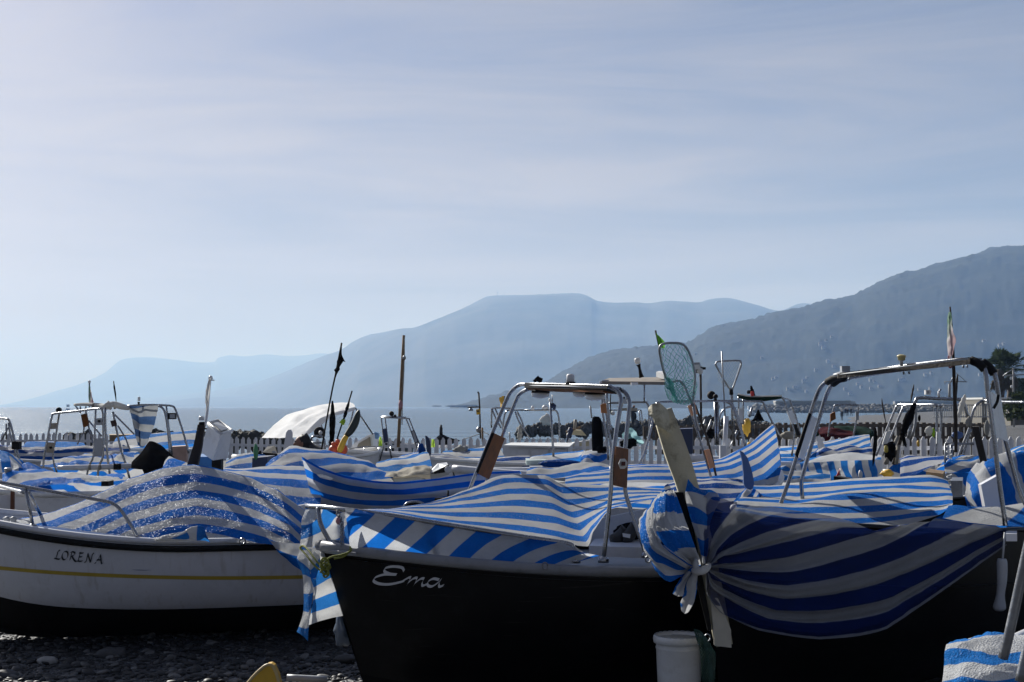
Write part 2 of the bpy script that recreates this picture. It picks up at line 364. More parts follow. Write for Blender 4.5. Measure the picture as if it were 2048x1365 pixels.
def origin_of(par):
    o = Vector((0, 0, 0)); q = par
    while q is not None: o += Vector(q.location); q = q.parent
    return o
def obj(name, mb, mat, parent=None, label=None, cat=None, group=None, kind=None, org=None):
    if parent is not None: o0 = origin_of(parent)
    elif org is not None: o0 = Vector(org)
    else:
        n = len(mb.v); lo = min(v.z for v in mb.v)
        o0 = Vector((sum(v.x for v in mb.v)/n, sum(v.y for v in mb.v)/n, lo)) if kind is None else Vector((0, 0, 0))
    me = bpy.data.meshes.new(name); me.from_pydata([tuple(v - o0) for v in mb.v], [], mb.f)
    me.polygons.foreach_set('use_smooth', mb.sm)
    if mb.uv:
        ul = me.uv_layers.new(name='UVMap')
        vi = [0] * len(me.loops); me.loops.foreach_get('vertex_index', vi)
        flat = []
        for i in vi: flat += mb.uv.get(i, (0, 0))
        ul.data.foreach_set('uv', flat)
    me.materials.append(mat); me.update()
    o = bpy.data.objects.new(name, me); COL.objects.link(o)
    if parent is not None: o.parent = parent
    else: o.location = o0
    tag(o, label, cat, group, kind); return o
def tag(o, label=None, cat=None, group=None, kind=None):
    if label: o['label'] = label
    if cat: o['category'] = cat
    if group: o['group'] = group
    if kind: o['kind'] = kind
    return o
def thing(name, label, cat, loc, group=None):
    o = bpy.data.objects.new(name, None); COL.objects.link(o)
    o.location = W(loc); o.empty_display_size = .2
    return tag(o, label, cat, group)
def tube(par, name, mat, r, pts, sm=5, seg=8, **k):
    if name in ('arch_tube', 'leg') and not isinstance(r, list): r *= .74
    return obj(name, MB().tube(pts, r, seg, sm), mat, par, **k)
def plate(par, name, mat, pts, thick=.02, d=(0, 1, 0), **k): return obj(name, MB().plate(pts, thick, d), mat, par, **k)
def blob(par, name, mat, c, rad, seed=0, amp=.2, **k):
    fr = k.pop('freq', 1.6); return obj(name, MB().blob(c, rad, seed, amp, fr, 18, 12), mat, par, **k)
def lathe(par, name, mat, base, prof, axis=(0, 0, 1), **k): return obj(name, MB().lathe(base, prof, axis), mat, par, **k)
def sheet(par, name, mat, rows, nu=6, nv=6, amp=0., freq=3., seed=0., pleat=None, **k):
    return obj(name, MB().sheet(rows, nu, nv, amp, freq, seed, pleat), mat, par, **k)
def quad_rows(tl, tr, bl, br): return [[tl, tr], [bl, br]]
# ================================================================== the setting
SEA_Z = -1.0
def shore(Y): return table([(0, 10), (62, 10), (95, 10), (120, 20), (200, 46), (345, 80), (700, 190), (900, 420), (2000, 1500)], Y)
def ground_h(x, Y):
    if Y < 45: h = 0.
    else:
        t = min(1, (Y - 45) / 60); left = -2.6 * t
        d = x - shore(Y)
        right = max(-3., min(.15, -1.15 + .055 * d)) if Y > 62 else 0
        h = max(left, right) if Y > 62 else left
        if Y > 100 and d > 2: h += .45 * noise.noise((x*.03, Y*.02, 4.)) + (.8 if 150 < Y < 420 else 0) * max(0, noise.noise((x*.05, Y*.013, 1.)))
    return h
def ground_mesh():
    m = MB()
    ys = [-30, -10, 0, 4, 6, 7, 7.5, 8, 8.4] + [8.4 + i*.1 for i in range(1, 40)] + [13, 14, 16, 19, 23, 28, 34, 40, 45, 50, 55, 60, 64, 70, 78, 86, 95, 105, 120, 140, 160, 185, 210, 240, 280, 320, 360, 420, 500, 600, 720, 900, 1400, 2300]
    fr = [-1.6, -1.2, -.8] + [-.62 + i*.0155 for i in range(81)] + [.8, 1.2, 1.6]
    vs = []
    for Y in ys:
        for k in fr:
            x = k * max(Y, 25) if not 6 < Y < 13 else k * 12
            z = ground_h(x, Y)
            if Y < 40: z += .035 * noise.noise((x*.9, Y*.9, 0)) + .02 * noise.noise((x*2.3, Y*2.3, 5))
            vs.append((x, Y, z))
    n = len(fr)
    fs = [(i*n + j, i*n + j + 1, (i+1)*n + j + 1, (i+1)*n + j) for i in range(len(ys)-1) for j in range(n-1)]
    return m.add(vs, fs)
def pebble_mat(name, dark=(.018, .019, .021), light=(.105, .108, .115), scale=28.):
    m, nt, b, o = new_mat(name); N = nt.nodes.new; l = nt.links.new
    tcn = N('ShaderNodeTexCoord'); vo = N('ShaderNodeTexVoronoi'); vo.inputs['Scale'].default_value = scale; l(tcn.outputs['Object'], vo.inputs['Vector'])
    rp = N('ShaderNodeValToRGB'); rp.color_ramp.elements[0].color = (*dark, 1); rp.color_ramp.elements[1].color = (*light, 1)
    sp = N('ShaderNodeSeparateColor'); l(vo.outputs['Color'], sp.inputs['Color']); l(sp.outputs['Red'], rp.inputs['Fac'])
    l(rp.outputs['Color'], b.inputs['Base Color']); b.inputs['Roughness'].default_value = .75
    bp = N('ShaderNodeBump'); bp.invert = True; bp.inputs['Distance'].default_value = .02; l(vo.outputs['Distance'], bp.inputs['Height']); l(bp.outputs['Normal'], b.inputs['Normal'])
    return m
obj('beach_ground', ground_mesh(), pebble_mat('shingle'), kind='structure')

def sea_mat():
    m, nt, b, o = new_mat('sea_water'); N = nt.nodes.new; l = nt.links.new
    b.inputs['Base Color'].default_value = (.06, .12, .18, 1); b.inputs['Roughness'].default_value = .26; b.inputs['IOR'].default_value = 1.33
    tcn = N('ShaderNodeTexCoord'); prev = None
    for sc, st, dist in (((.02, .07, 1), .8, 3.4), ((.12, .42, 1), .8, 1.1), ((.6, 1.8, 1), .8, .28), ((2., 5., 1), .6, .08)):
        mpn = N('ShaderNodeMapping'); mpn.inputs['Scale'].default_value = sc; l(tcn.outputs['Object'], mpn.inputs['Vector'])
        nz = N('ShaderNodeTexNoise'); nz.inputs['Scale'].default_value = 1; nz.inputs['Detail'].default_value = 5; l(mpn.outputs['Vector'], nz.inputs['Vector'])
        bp = N('ShaderNodeBump'); bp.inputs['Strength'].default_value = st; bp.inputs['Distance'].default_value = dist; l(nz.outputs['Fac'], bp.inputs['Height'])
        if prev: l(prev, bp.inputs['Normal'])
        prev = bp.outputs['Normal']
    l(prev, b.inputs['Normal']); return m
ms = MB(); ys = [55, 80, 120, 200, 400, 900, 2000, 4000, 8000, 22900]
vs = []; 
for Y in ys:
    for i in range(13): vs.append((-22900 + 45800*i/12 if Y > 3000 else (-1 + 2*i/12) * max(Y*4, 900), Y, SEA_Z))
ms.add(vs, [(i*13 + j, i*13 + j + 1, (i+1)*13 + j + 1, (i+1)*13 + j) for i in range(len(ys)-1) for j in range(12)], False)
obj('sea', ms, sea_mat(), kind='structure')

# ---- hills: each is a slope with its own depth from the shore up to its ridge
def hill_mat(name, a, b2, scale, rock=None):
    m, nt, b, o = new_mat(name); N = nt.nodes.new; l = nt.links.new
    tcn = N('ShaderNodeTexCoord'); nz = N('ShaderNodeTexNoise'); nz.inputs['Scale'].default_value = scale; nz.inputs['Detail'].default_value = 9; nz.inputs['Roughness'].default_value = .65; l(tcn.outputs['Object'], nz.inputs['Vector'])
    rp = N('ShaderNodeValToRGB'); e = rp.color_ramp.elements; e[0].position = .35; e[1].position = .62; e[0].color = (*a, 1); e[1].color = (*b2, 1)
    if rock: k = rp.color_ramp.elements.new(.8); k.color = (*rock, 1)
    l(nz.outputs['Fac'], rp.inputs['Fac']); l(rp.outputs['Color'], b.inputs['Base Color']); b.inputs['Roughness'].default_value = .95; b.inputs['Specular IOR Level'].default_value = .1
    bp = N('ShaderNodeBump'); bp.inputs['Strength'].default_value = .5; bp.inputs['Distance'].default_value = 8; l(nz.outputs['Fac'], bp.inputs['Height']); l(bp.outputs['Normal'], b.inputs['Normal'])
    return m
HILLS = {}
def hill(name, ridge, Df, DrT, mat, rough, trees=0., step=6, nrow=34, label=None, seed=0, spur=.1):
    px0, px1 = ridge[0][0], ridge[-1][0]; n = int((px1 - px0) / step) + 1; grid = []
    fr = cr([tuple(map(float, r)) for r in ridge], 8)
    for i in range(nrow + 1):
        v = i / nrow; row = []
        for j in range(n):
            px = px0 + j*step; py = table(fr, px); Dr = DrT if not isinstance(DrT, list) else table(DrT, px); Df_ = Df if not isinstance(DrT, list) else Dr * .62
            vv = min(1, v / .85)
            if vv < 1:                                          # the lower slopes do not repeat every notch of the skyline
                pm = sum(table(fr, px + q) for q in range(-150, 151, 30)) / 11; py = lerp(max(pm, py), py, vv**3)
            top = max(0.5, P(px, py, Dr).z - SEA_Z)                                # last rows fall away behind the ridge
            prof = sin(vv * pi/2) ** 1.25
            D = lerp(Df_, Dr, vv) if v <= .85 else Dr + (v - .85) / .15 * (Dr - Df_) * .6
            h = top * (prof if v <= .85 else 1 - .5*((v - .85)/.15)**2)
            x = (px - 1024) / FPX * D
            q = Vector((x, D, 0))
            ns = noise.fractal((q / (Dr*.05)) + Vector((seed, 0, 0)), 1., 2., 5)
            damp = 1 if vv < .92 else max(0, (1 - vv) / .08)
            h += ns * top * spur * min(1, vv*3) * damp
            h = min(h, (P(px, py, D).z - SEA_Z) if v <= .85 else h)
            if trees: h += trees * max(0, noise.noise((x*.03, D*.03, seed)) + .5*noise.noise((x*.08, D*.035, seed + 3)) ) * min(1, h/20)
            if trees and vv > .9: h += trees*.7*max(0, noise.noise((x*.045, 3.3, seed)) + .7*noise.noise((x*.12, 7.1, seed))) * min(1, h/40)
            row.append((x, D, SEA_Z - .6 + max(0, h)))
        grid.append(row)
    m = MB(); m.add([p for r in grid for p in r], [(i*n + j, i*n + j + 1, (i+1)*n + j + 1, (i+1)*n + j) for i in range(nrow) for j in range(n-1)])
    HILLS[name] = BVHTree.FromPolygons(m.v, m.f)
    return obj(name, m, mat, kind='structure')
WOODS = hill_mat('wooded_slope', (.013, .019, .017), (.032, .038, .032), .012, (.07, .068, .06))
FAR = hill_mat('far_slope', (.035, .045, .03), (.09, .09, .07), .003)
hill('near_hill', [(900, 813), (925, 808), (960, 800), (1000, 789), (1040, 782), (1075, 778), (1105, 758), (1130, 742), (1180, 715), (1230, 700), (1300, 694), (1375, 686), (1400, 672), (1430, 655), (1470, 645), (1510, 640), (1550, 626), (1600, 618), (1640, 606), (1690, 598), (1720, 588), (1760, 566), (1800, 548), (1830, 543), (1860, 534), (1910, 520), (1950, 512), (1985, 497), (2015, 493), (2048, 492), (2120, 486), (2250, 470), (2500, 455), (2800, 450)],
     2300, 3500, WOODS, 1, trees=7., step=3, nrow=60, seed=2, spur=.03)
hill('middle_mountain', [(180, 808), (260, 800), (340, 792), (420, 783), (490, 771), (550, 752), (600, 731), (645, 713), (680, 701), (705, 684), (735, 671), (765, 665), (800, 658), (830, 655), (870, 640), (905, 626), (940, 610), (965, 597), (985, 592), (1060, 590), (1110, 588), (1155, 587), (1175, 592), (1195, 602), (1230, 606), (1270, 605), (1300, 607), (1340, 602), (1395, 605), (1420, 599), (1452, 596), (1480, 601), (1520, 612), (1560, 622), (1595, 609), (1620, 608), (1650, 622), (1750, 650), (1900, 700)],
     5200, [(180, 19000), (420, 16000), (600, 12500), (720, 9600), (850, 8800), (2000, 8800)], FAR, 1, trees=3., step=4, nrow=40, seed=5, spur=.035)
hill('coast_foothill', [(330, 806), (380, 797), (440, 794), (490, 791), (530, 781), (570, 771), (620, 764), (670, 752), (720, 742), (790, 722), (860, 700), (960, 690), (1060, 700), (1200, 730)],
     9000, 11500, FAR, 1, step=5, nrow=26, seed=8, spur=.06)
hill('far_headland', [(0, 811), (40, 803), (80, 793), (110, 783), (150, 772), (185, 758), (210, 745), (228, 730), (240, 721), (262, 716), (300, 715), (340, 719), (395, 725), (428, 724), (436, 716), (460, 711), (490, 713), (530, 709), (570, 712), (610, 711), (640, 707), (680, 709), (730, 700), (850, 690)],
     16000, 19500, FAR, 1, step=5, nrow=26, seed=11, spur=.06)

# ---- haze: one closed box of even air round everything
hz = MB().box((0, 11485, 398), (45960, 23030, 804))
hm = bpy.data.materials.new('haze_air'); hm.use_nodes = True; hn = hm.node_tree; hn.nodes.remove(hn.nodes['Principled BSDF'])
pv = hn.nodes.new('ShaderNodeVolumePrincipled'); pv.inputs['Color'].default_value = (.365, .578, .97, 1); pv.inputs['Absorption Color'].default_value = (.70, .78, .8, 1); pv.inputs['Density'].default_value = .000138; pv.inputs['Anisotropy'].default_value = .05
hn.links.new(pv.outputs['Volume'], hn.nodes['Material Output'].inputs['Volume'])
obj('haze', hz, hm, kind='stuff')

# ---- pebbles close to the camera (nobody could count them)
def pebbles():
    bs = bpy.data.meshes.new('tmp'); import bmesh
    bm = bmesh.new(); bmesh.ops.create_icosphere(bm, subdivisions=2, radius=1); uvv = [v.co.copy() for v in bm.verts]; uf = [tuple(v.index for v in f.verts) for f in bm.faces]; bm.free(); bpy.data.meshes.remove(bs)
    rnd = random.Random(3); m = MB()
    for _ in range(9500):
        Y = rnd.uniform(8.3, 11.2); x = rnd.uniform(-4.3, .9)
        if x > -.6 and rnd.random() < .5: continue
        r = .009 + .026 * rnd.random()**4.5
        a = rnd.uniform(0, pi); sx, sy, sz = r*rnd.uniform(.9, 1.7), r*rnd.uniform(.8, 1.1), r*rnd.uniform(.4, .7)
        tx, ty = rnd.uniform(-.25, .25), rnd.uniform(-.25, .25); k = rnd.random()*50
        z = .035 * noise.noise((x*.9, Y*.9, 0)) + .02 * noise.noise((x*2.3, Y*2.3, 5)) + sz*.35
        ca, sa = cos(a), sin(a); vs = []
        for u in uvv:
            w = 1 + .18*noise.noise(u*1.3 + Vector((k, 0, 0)))
            px, py = u.x*sx*w, u.y*sy*w
            vs.append((x + px*ca - py*sa, Y + px*sa + py*ca, z + u.z*sz*w + px*tx + py*ty))
        m.add(vs, uf)
    return m
def pebble_obj_mat():
    m, nt, b, o = new_mat('pebble_stone'); N = nt.nodes.new; l = nt.links.new
    g = N('ShaderNodeNewGeometry'); rp = N('ShaderNodeValToRGB'); e = rp.color_ramp.elements
    e[0].color = (.016, .017, .019, 1); e[1].color = (.24, .235, .225, 1); k = e.new(.76); k.color = (.038, .038, .04, 1)
    l(g.outputs['Random Per Island'], rp.inputs['Fac']); tcn = N('ShaderNodeTexCoord'); nz = N('ShaderNodeTexNoise'); nz.inputs['Scale'].default_value = 60; nz.inputs['Detail'].default_value = 5; l(tcn.outputs['Object'], nz.inputs['Vector'])
    mm = N('ShaderNodeMix'); mm.data_type = 'RGBA'; mm.blend_type = 'MULTIPLY'; mm.inputs['Factor'].default_value = .6
    l(rp.outputs['Color'], mm.inputs['A']); l(nz.outputs['Fac'], mm.inputs['B']); l(mm.outputs['Result'], b.inputs['Base Color']); b.inputs['Roughness'].default_value = .6
    return m
PEB = pebble_obj_mat()
obj('pebbles', pebbles(), PEB, kind='stuff')
for i, (px, py, Y, r, lab) in enumerate([
        (733, 1343, 9.0, .034, 'pale round stone by itself in the dark near the black stem of the boat Ema'),
        (690, 1318, 9.5, .05, 'flat dark stone on the shingle under the hanging striped flap'),
        (222, 1308, 9.75, .075, 'long smooth dark grey stone lying under the white hull of Lorena'),
        (95, 1322, 9.5, .05, 'light rounded stone in the sunlit patch of shingle'),
        (10, 1352, 9.0, .06, 'dark stone in the bottom left corner of the shingle')]):
    q = P(px, py, Y); q.z = max(q.z, .02)
    blob(None, 'beach_stone', M('pale_stone', (.34, .33, .31), .7, var=.3, scale=12) if i in (0, 3) else M('slate_stone', (.07, .07, .072), .7, var=.4, scale=12), q, (r*1.4, r, r*.6), i + 3, .2, label=lab, cat='stone')

# ---- boulders
rk_mesh = []
for i in range(9):
    m = MB().blob(Vector((0, 0, 0)), (1, .8, .7), i + 20, .42, 1.5, 15, 10)
    me = bpy.data.meshes.new('boulder'); me.from_pydata([tuple(v) for v in m.v], [], m.f); me.polygons.foreach_set('use_smooth', [False]*len(m.f)); rk_mesh.append(me)
def boulders(name, lab, group, tab_top, tab_bot, Y, size, n, mat, seed):
    rnd = random.Random(seed)
    px0, px1 = tab_top[0][0], tab_top[-1][0]; k = FPX / Y
    for i in range(n):
        px = lerp(px0, px1, (i + rnd.random()) / n)
        yt, yb = table(tab_top, px), table(tab_bot, px); r = size * rnd.uniform(.6, 1.25)
        py = lerp(yt + r*k*.7, yb, rnd.random() ** 1.2)
        o = bpy.data.objects.new(name, rk_mesh[rnd.randrange(9)])
        COL.objects.link(o); dy = (py - yt) / max(1, yb - yt)
        o.location = P(px, py, Y - 2.2*dy*size + rnd.uniform(-.3, .3)); o.scale = (r*rnd.uniform(.85, 1.3), r, r*rnd.uniform(.7, 1.1)); o.rotation_euler = (rnd.uniform(0, 6), rnd.uniform(0, 6), rnd.uniform(0, 6))
        if not o.data.materials: o.data.materials.append(mat)
        tag(o, lab, 'rock', group)
boulders('boulder', 'dark rough boulder in the rock groyne at the water behind the white picket fence', 'boulders of the groyne in the middle',
         [(1038, 858), (1060, 850), (1100, 848), (1140, 846), (1200, 845), (1260, 843), (1310, 838), (1350, 836), (1420, 832), (1470, 838), (1560, 846)],
         [(1038, 866), (1100, 866), (1200, 868), (1300, 868), (1400, 872), (1560, 874)], 120, .42, 215, ROCK, 1)
rk_mesh = [m.copy() for m in rk_mesh]
for m in rk_mesh: m.materials.clear()
boulders('weedy_boulder', 'black weed-covered boulder at the water edge behind the left part of the picket fence', 'weedy boulders by the fence',
         [(372, 872), (400, 868), (455, 862), (470, 858), (500, 866), (540, 870), (570, 878)], [(372, 886), (460, 888), (570, 890)], 66, .42, 34, ROCKD, 2)
boulders('weedy_boulder', 'black weed-covered boulder at the water edge behind the left part of the picket fence', 'weedy boulders by the fence',
         [(134, 870), (160, 868), (185, 880)], [(134, 882), (185, 890)], 66, .42, 9, ROCKD, 3)
boulders('weedy_boulder', 'black weed-covered boulder at the water edge behind the left part of the picket fence', 'weedy boulders by the fence',
         [(300, 866), (330, 864), (350, 870)], [(300, 876), (350, 882)], 66, .42, 7, ROCKD, 4)
# far breakwater, its rubble too small to pick apart
def rubble(x0, x1, yt, yb, Y, n, s, seed):
    rnd = random.Random(seed); m = MB()
    for _ in range(n):
        px = rnd.uniform(x0, x1); py = lerp(yt, yb, rnd.random()); r = s*rnd.uniform(.6, 1.3)
        m.blob((px, py, Y - (py - yt)*.6), (r*1.2, r, r*.8), rnd.random()*99, .5, 1.4, 7, 5)
    return m
bw_ = thing('breakwater', 'long far breakwater of grey rubble with a flat concrete parapet', 'breakwater', (1600, 824, 640))
r_ = obj('rubble', rubble(1508, 1782, 811, 824, 640, 620, .95, 4), M('grey_rubble', (.17, .17, .165), .85, var=.4, scale=.4, bump=.3, bscale=2), bw_, kind='stuff')
plate(bw_, 'parapet', M('concrete', (.44, .43, .40), .85, var=.15, scale=.3), [(1550, 804, 641), (1710, 803, 641), (1712, 808, 641), (1722, 810, 641), (1552, 811, 641)], 5)
plate(bw_, 'parapet_cap', M('concrete'), [(1552, 802, 640), (1702, 801.5, 640), (1703, 803, 640), (1552, 804, 640)], 7)
plate(bw_, 'quay_wall', M('concrete_dark', (.24, .25, .26), .85, var=.15, scale=.3), [(1790, 803, 900), (1960, 803, 900), (1960, 811, 900), (1790, 811, 900)], 5)
rubx = rubble(1785, 1990, 812, 823, 560, 300, .9, 9)
tag(obj('shore_rubble', rubx, M('grey_rubble'), kind='stuff'))
isl = MB()
for i, (px, w, h) in enumerate([(935, 26, 2), (905, 14, 1.4), (874, 10, .8)]): isl.blob((px, 812.6, 2250), (w*.79, 14, h*1.1), i, .3)
obj('reef', isl, WOODS, kind='structure')

# ---- tiny houses on the near hill
hrnd = random.Random(12); HW = M('house_wall', (.20, .19, .17), .85, var=.1, bump=0, scale=.2); HRF = M('house_roof', (.10, .075, .06), .9, var=.2, bump=0, scale=.2)
HWIN = M('house_window', (.03, .035, .04), .3, bump=0)
spots = [(1640, 690), (1652, 683), (1663, 676), (1646, 697), (1614, 758), (1608, 764), (1545, 760), (1552, 757), (1612, 785), (1740, 763), (1748, 765), (1715, 770), (1800, 762), (1806, 760), (1742, 779), (1722, 777), (1760, 775), (1850, 752), (1862, 748), (1999, 693), (2006, 690), (2032, 720), (1967, 684), (1960, 752), (1985, 748), (1700, 790), (1690, 780), (1668, 735), (1523, 718), (1860, 780), (1880, 783), (1838, 781), (1575, 780), (1590, 776), (1655, 725), (1632, 742), (1780, 740), (1905, 735)]
for (px, py) in spots:
    o = Vector((0, 0, EYE)); d = (P(px, py, 100) - o).normalized()
    hit, nn, ix, ds = HILLS['near_hill'].ray_cast(o, d)
    if hit is None: continue
    w, dp, h = hrnd.uniform(4, 8), hrnd.uniform(5, 7), hrnd.uniform(2.5, 4)
    t = thing('hill_house', 'tiny pale house among the trees on the hazy wooded hillside', 'house', hit, 'houses scattered on the near hill')
    c = Vector(hit) + Vector((0, -2, 0))
    obj('wall', MB().box(c + Vector((0, 0, h/2 - 2)), (w, dp, h + 4)), HW, t)
    z = h; a = w/2 + .5; b2 = dp/2 + .5
    obj('roof', MB().add([c + Vector(q) for q in ((-a, -b2, z), (a, -b2, z), (a, b2, z), (-a, b2, z), (-a*.55, 0, z + 2.2), (a*.55, 0, z + 2.2))], [(0,1,5,4), (1,2,5), (2,3,4,5), (3,0,4), (3,2,1,0)], False), HRF, t)
    wm = MB()
    for i in (-1, 1):
        wf = MB().box(c + Vector((i*w*.24, -dp/2 - .06, h*.55)), (1.3, .12, 1.7)); obj('window', wf, HWIN, t)
vd = thing('viaduct', 'pale road viaduct on tall piers crossing the hazy hillside', 'viaduct', P(1415, 720, 2900))
obj('bridge_deck', MB().box(P(1416, 708.5, 2880), (56, 8, 2)), HW, vd)
for i in range(5): obj('pier', MB().box(P(1394 + i*11, 716, 2880), (1.6, 3, 15)), HW, vd)
for px, h in ((995, 6.5), (1008, 3)):
    t = thing('summit_mast', 'thin radio mast on the flat summit, ' + ('the taller of two' if h > 5 else 'the shorter of two'), 'mast', P(px, 592, 8600))
    q = P(px, 592, 8590); obj('mast_shaft', MB().box(q + Vector((0, 0, h*1.5)), (2.2, 2.2, h*6)), DULL, t)
    obj('dish', MB().box(q + Vector((0, -2, h*3)), (4.5, 2, 4)), DULL, t)

# ---- white picket fence
FENCE = [(-60, 50), (140, 50), (520, 48), (700, 45), (850, 43), (1000, 42), (1150, 41), (1290, 39), (1480, 38), (1660, 35), (1800, 33), (2070, 32)]
FTOP = [(-60, 868), (0, 868), (130, 866), (330, 870), (560, 877), (850, 876), (1000, 876), (1150, 877), (1300, 877), (1480, 876), (1800, 874), (2070, 873)]
FSP = [(-60, 11.4), (140, 11.4), (520, 12.4), (850, 13.5), (1150, 14.6), (1300, 15.1), (1660, 16.3), (1850, 17.2), (2070, 17.5)]
fence = thing('picket_fence', 'long white picket fence with pointed pickets running behind all the boats', 'fence', P(1000, 930, 42))
rnd = random.Random(5); px = -40.; fo = fence.location; picket_me = []
for v in range(4):
    m = MB(); w, h = .125, .95; tw = .03
    prof = [(-w/2, 0), (w/2, 0), (w/2, h - .085), (w*.36, h - .05), (w*.12, h), (-w*.12, h), (-w*.36, h - .05), (-w/2, h - .085)]
    prof = [(x + (z/h)*rnd.uniform(-.012, .012), z) for x, z in prof]
    m.plate([Vector((x, 0, z)) for x, z in prof], .025)
    me = bpy.data.meshes.new('picket'); me.from_pydata([tuple(q) for q in m.v], [], m.f); me.materials.append(PICKET); picket_me.append(me)
tops = []
while px < 2065:
    Y = table(FENCE, px); py = table(FTOP, px) + rnd.uniform(-1., 1.); q = P(px, py, Y)
    sp = table(FSP, px)
    o = bpy.data.objects.new('picket', picket_me[rnd.randrange(4)]); COL.objects.link(o); o.parent = fence
    k = sp * Y / FPX / .125 * .60
    o.location = Vector((q.x, q.y, q.z - .95)) - Vector(fo); o.scale = (k, 1, 1); o.rotation_euler = (rnd.uniform(-.03, .03), rnd.uniform(-.03, .03), 0)
    tops.append(q); px += sp
for dz in (.22, .62):
    for i in range(0, len(tops) - 12, 12):
        a, b_ = tops[i], tops[i + 12]
        m = MB().plate([a + Vector((0, .03, -dz)), b_ + Vector((0, .03, -dz)), b_ + Vector((0, .03, -dz - .09)), a + Vector((0, .03, -dz - .09))], .04)
        obj('rail', m, PICKET, fence)
# ---- brown rustic fence behind it on the right
bf = thing('wooden_fence', 'weathered brown wooden fence with a flat top rail beyond the white pickets', 'fence', P(1700, 880, 50))
pts = [(1290, 855, 56), (1400, 853, 55), (1500, 851, 54), (1600, 849, 52), (1700, 848, 51), (1800, 848, 50), (1900, 848, 49), (1985, 849, 48)]
WF = M('weathered_fence', (.12, .095, .075), .85, var=.4, scale=6, bump=.3)
tb = MB()
for a, b_ in zip(pts, pts[1:]):
    a0, b0 = P(*a), P(*b_)
    obj('rail', MB().plate([a0, b0, b0 - Vector((0, 0, .12)), a0 - Vector((0, 0, .12))], .07), WF, bf)
    obj('rail', MB().plate([v - Vector((0, 0, .42)) for v in (a0, b0, b0 - Vector((0, 0, .09)), a0 - Vector((0, 0, .09)))], .05), WF, bf)
x = 1290
while x < 1985:
    Y = table([(p[0], p[2]) for p in pts], x); q = P(x, table([(p[0], p[1]) for p in pts], x) - rnd.uniform(1, 3.5), Y)
    obj('post', MB().box(q + Vector((0, .1, -.55)), (.13, .11, 1.1)), WF, bf); x += rnd.uniform(11, 13.5)

# ---- palm trees, poles and roofs at the far right
LEAF = cloth_mat('palm_leaf', (.045, .065, .03), .25, var=.4); DEADL = cloth_mat('dead_palm_leaf', (.11, .09, .06), .1, var=.4); TRUNK = M('palm_trunk', (.10, .08, .06), .9, var=.4, scale=2, bump=.6, bscale=6)
def palm(px, ytop, ybase, Y, size, lab, seed):
    rnd = random.Random(seed); b0 = P(px, ybase, Y); c = P(px, ytop, Y)
    t = thing('palm_tree', lab, 'palm tree', b0)
    obj('trunk', MB().tube([b0, lerp(b0, c, .5) + Vector((.1, 0, 0)), c], [.42, .36, .4], 10, 4), TRUNK, t)
    for dead in (0, 1):
        n = 46 if not dead else 26
        for i in range(n):
            m = MB(); az = rnd.uniform(0, 2*pi); el = rnd.uniform(-.35, 1.45) if not dead else rnd.uniform(-1.5, -1.1)
            L_ = size * rnd.uniform(.75, 1.05) * (1 if not dead else .95); d = Vector((cos(az)*cos(el), sin(az)*cos(el), sin(el)))
            e = c + d*L_*.55; side = d.cross(Vector((0, 0, 1))); side = side.normalized() if side.length > .01 else Vector((1, 0, 0)); up = side.cross(d)
            m.tube([c + d*.2, e], .03, 4)
            for k in range(13):                                  # pleated fan of narrow fingers
                a = (k - 6) / 6 * 1.25
                f = (d*cos(a) + side*sin(a)).normalized(); wv = (f.cross(up)).normalized() * .055 * size/2
                tip = e + f*L_*.5*(1 - .25*abs(a)/1.25) + Vector((0, 0, -.16*size*rnd.uniform(.3, 1)))
                md = e + f*L_*.27
                m.add([e, md + wv, tip, md - wv], [(0, 1, 2, 3)], False)
            obj('frond', m, DEADL if dead else LEAF, t)
palm(2000, 739, 805, 150, 2.5, 'fan palm with a ragged dead skirt behind the big steel arch, the left of two', 1)
palm(2020, 737, 806, 158, 2.4, 'fan palm half hidden behind the utility pole, the right of two', 2)
t = thing('utility_pole', 'grey utility pole with a slanted cross arm and insulators beside the palms', 'pole', P(2027, 815, 110))
tube(t, 'shaft', M('pole_paint', (.34, .33, .32), .7), .07, [(2028, 862, 110), (2027, 780, 110), (2026.5, 737, 110)], 1)
tube(t, 'cross_arm', DULL, .05, [(2006, 752, 110), (2026, 750.5, 110), (2060, 749, 110)], 1)
tube(t, 'brace', DULL, .035, [(2007, 751, 110), (2026, 738, 110)], 1)
for i, (u, v) in enumerate(((2022, 757), (2023, 774))): lathe(t, 'insulator', WHITE, (u, v, 109.7), [(.05, -.12), (.09, -.05), (.09, .05), (.04, .12)])
t = thing('antenna_mast', 'slim grey mast with a thin cross bar standing beyond the far boats', 'mast', P(1899, 800, 90))
tube(t, 'shaft', M('pole_paint'), .085, [(1899, 800, 90), (1899, 769, 90)], 1); tube(t, 'cross_bar', DULL, .03, [(1889, 764, 90), (1934, 764, 90)], 1)
tube(t, 'stay', DULL, .02, [(1910, 745, 90), (1933, 764, 90)], 1); tube(t, 'drop_wire', DULL, .02, [(1889, 763, 90), (1890, 769, 90)], 1); tube(t, 'head', DULL, .035, [(1899, 769, 90), (1911, 745, 90)], 1)
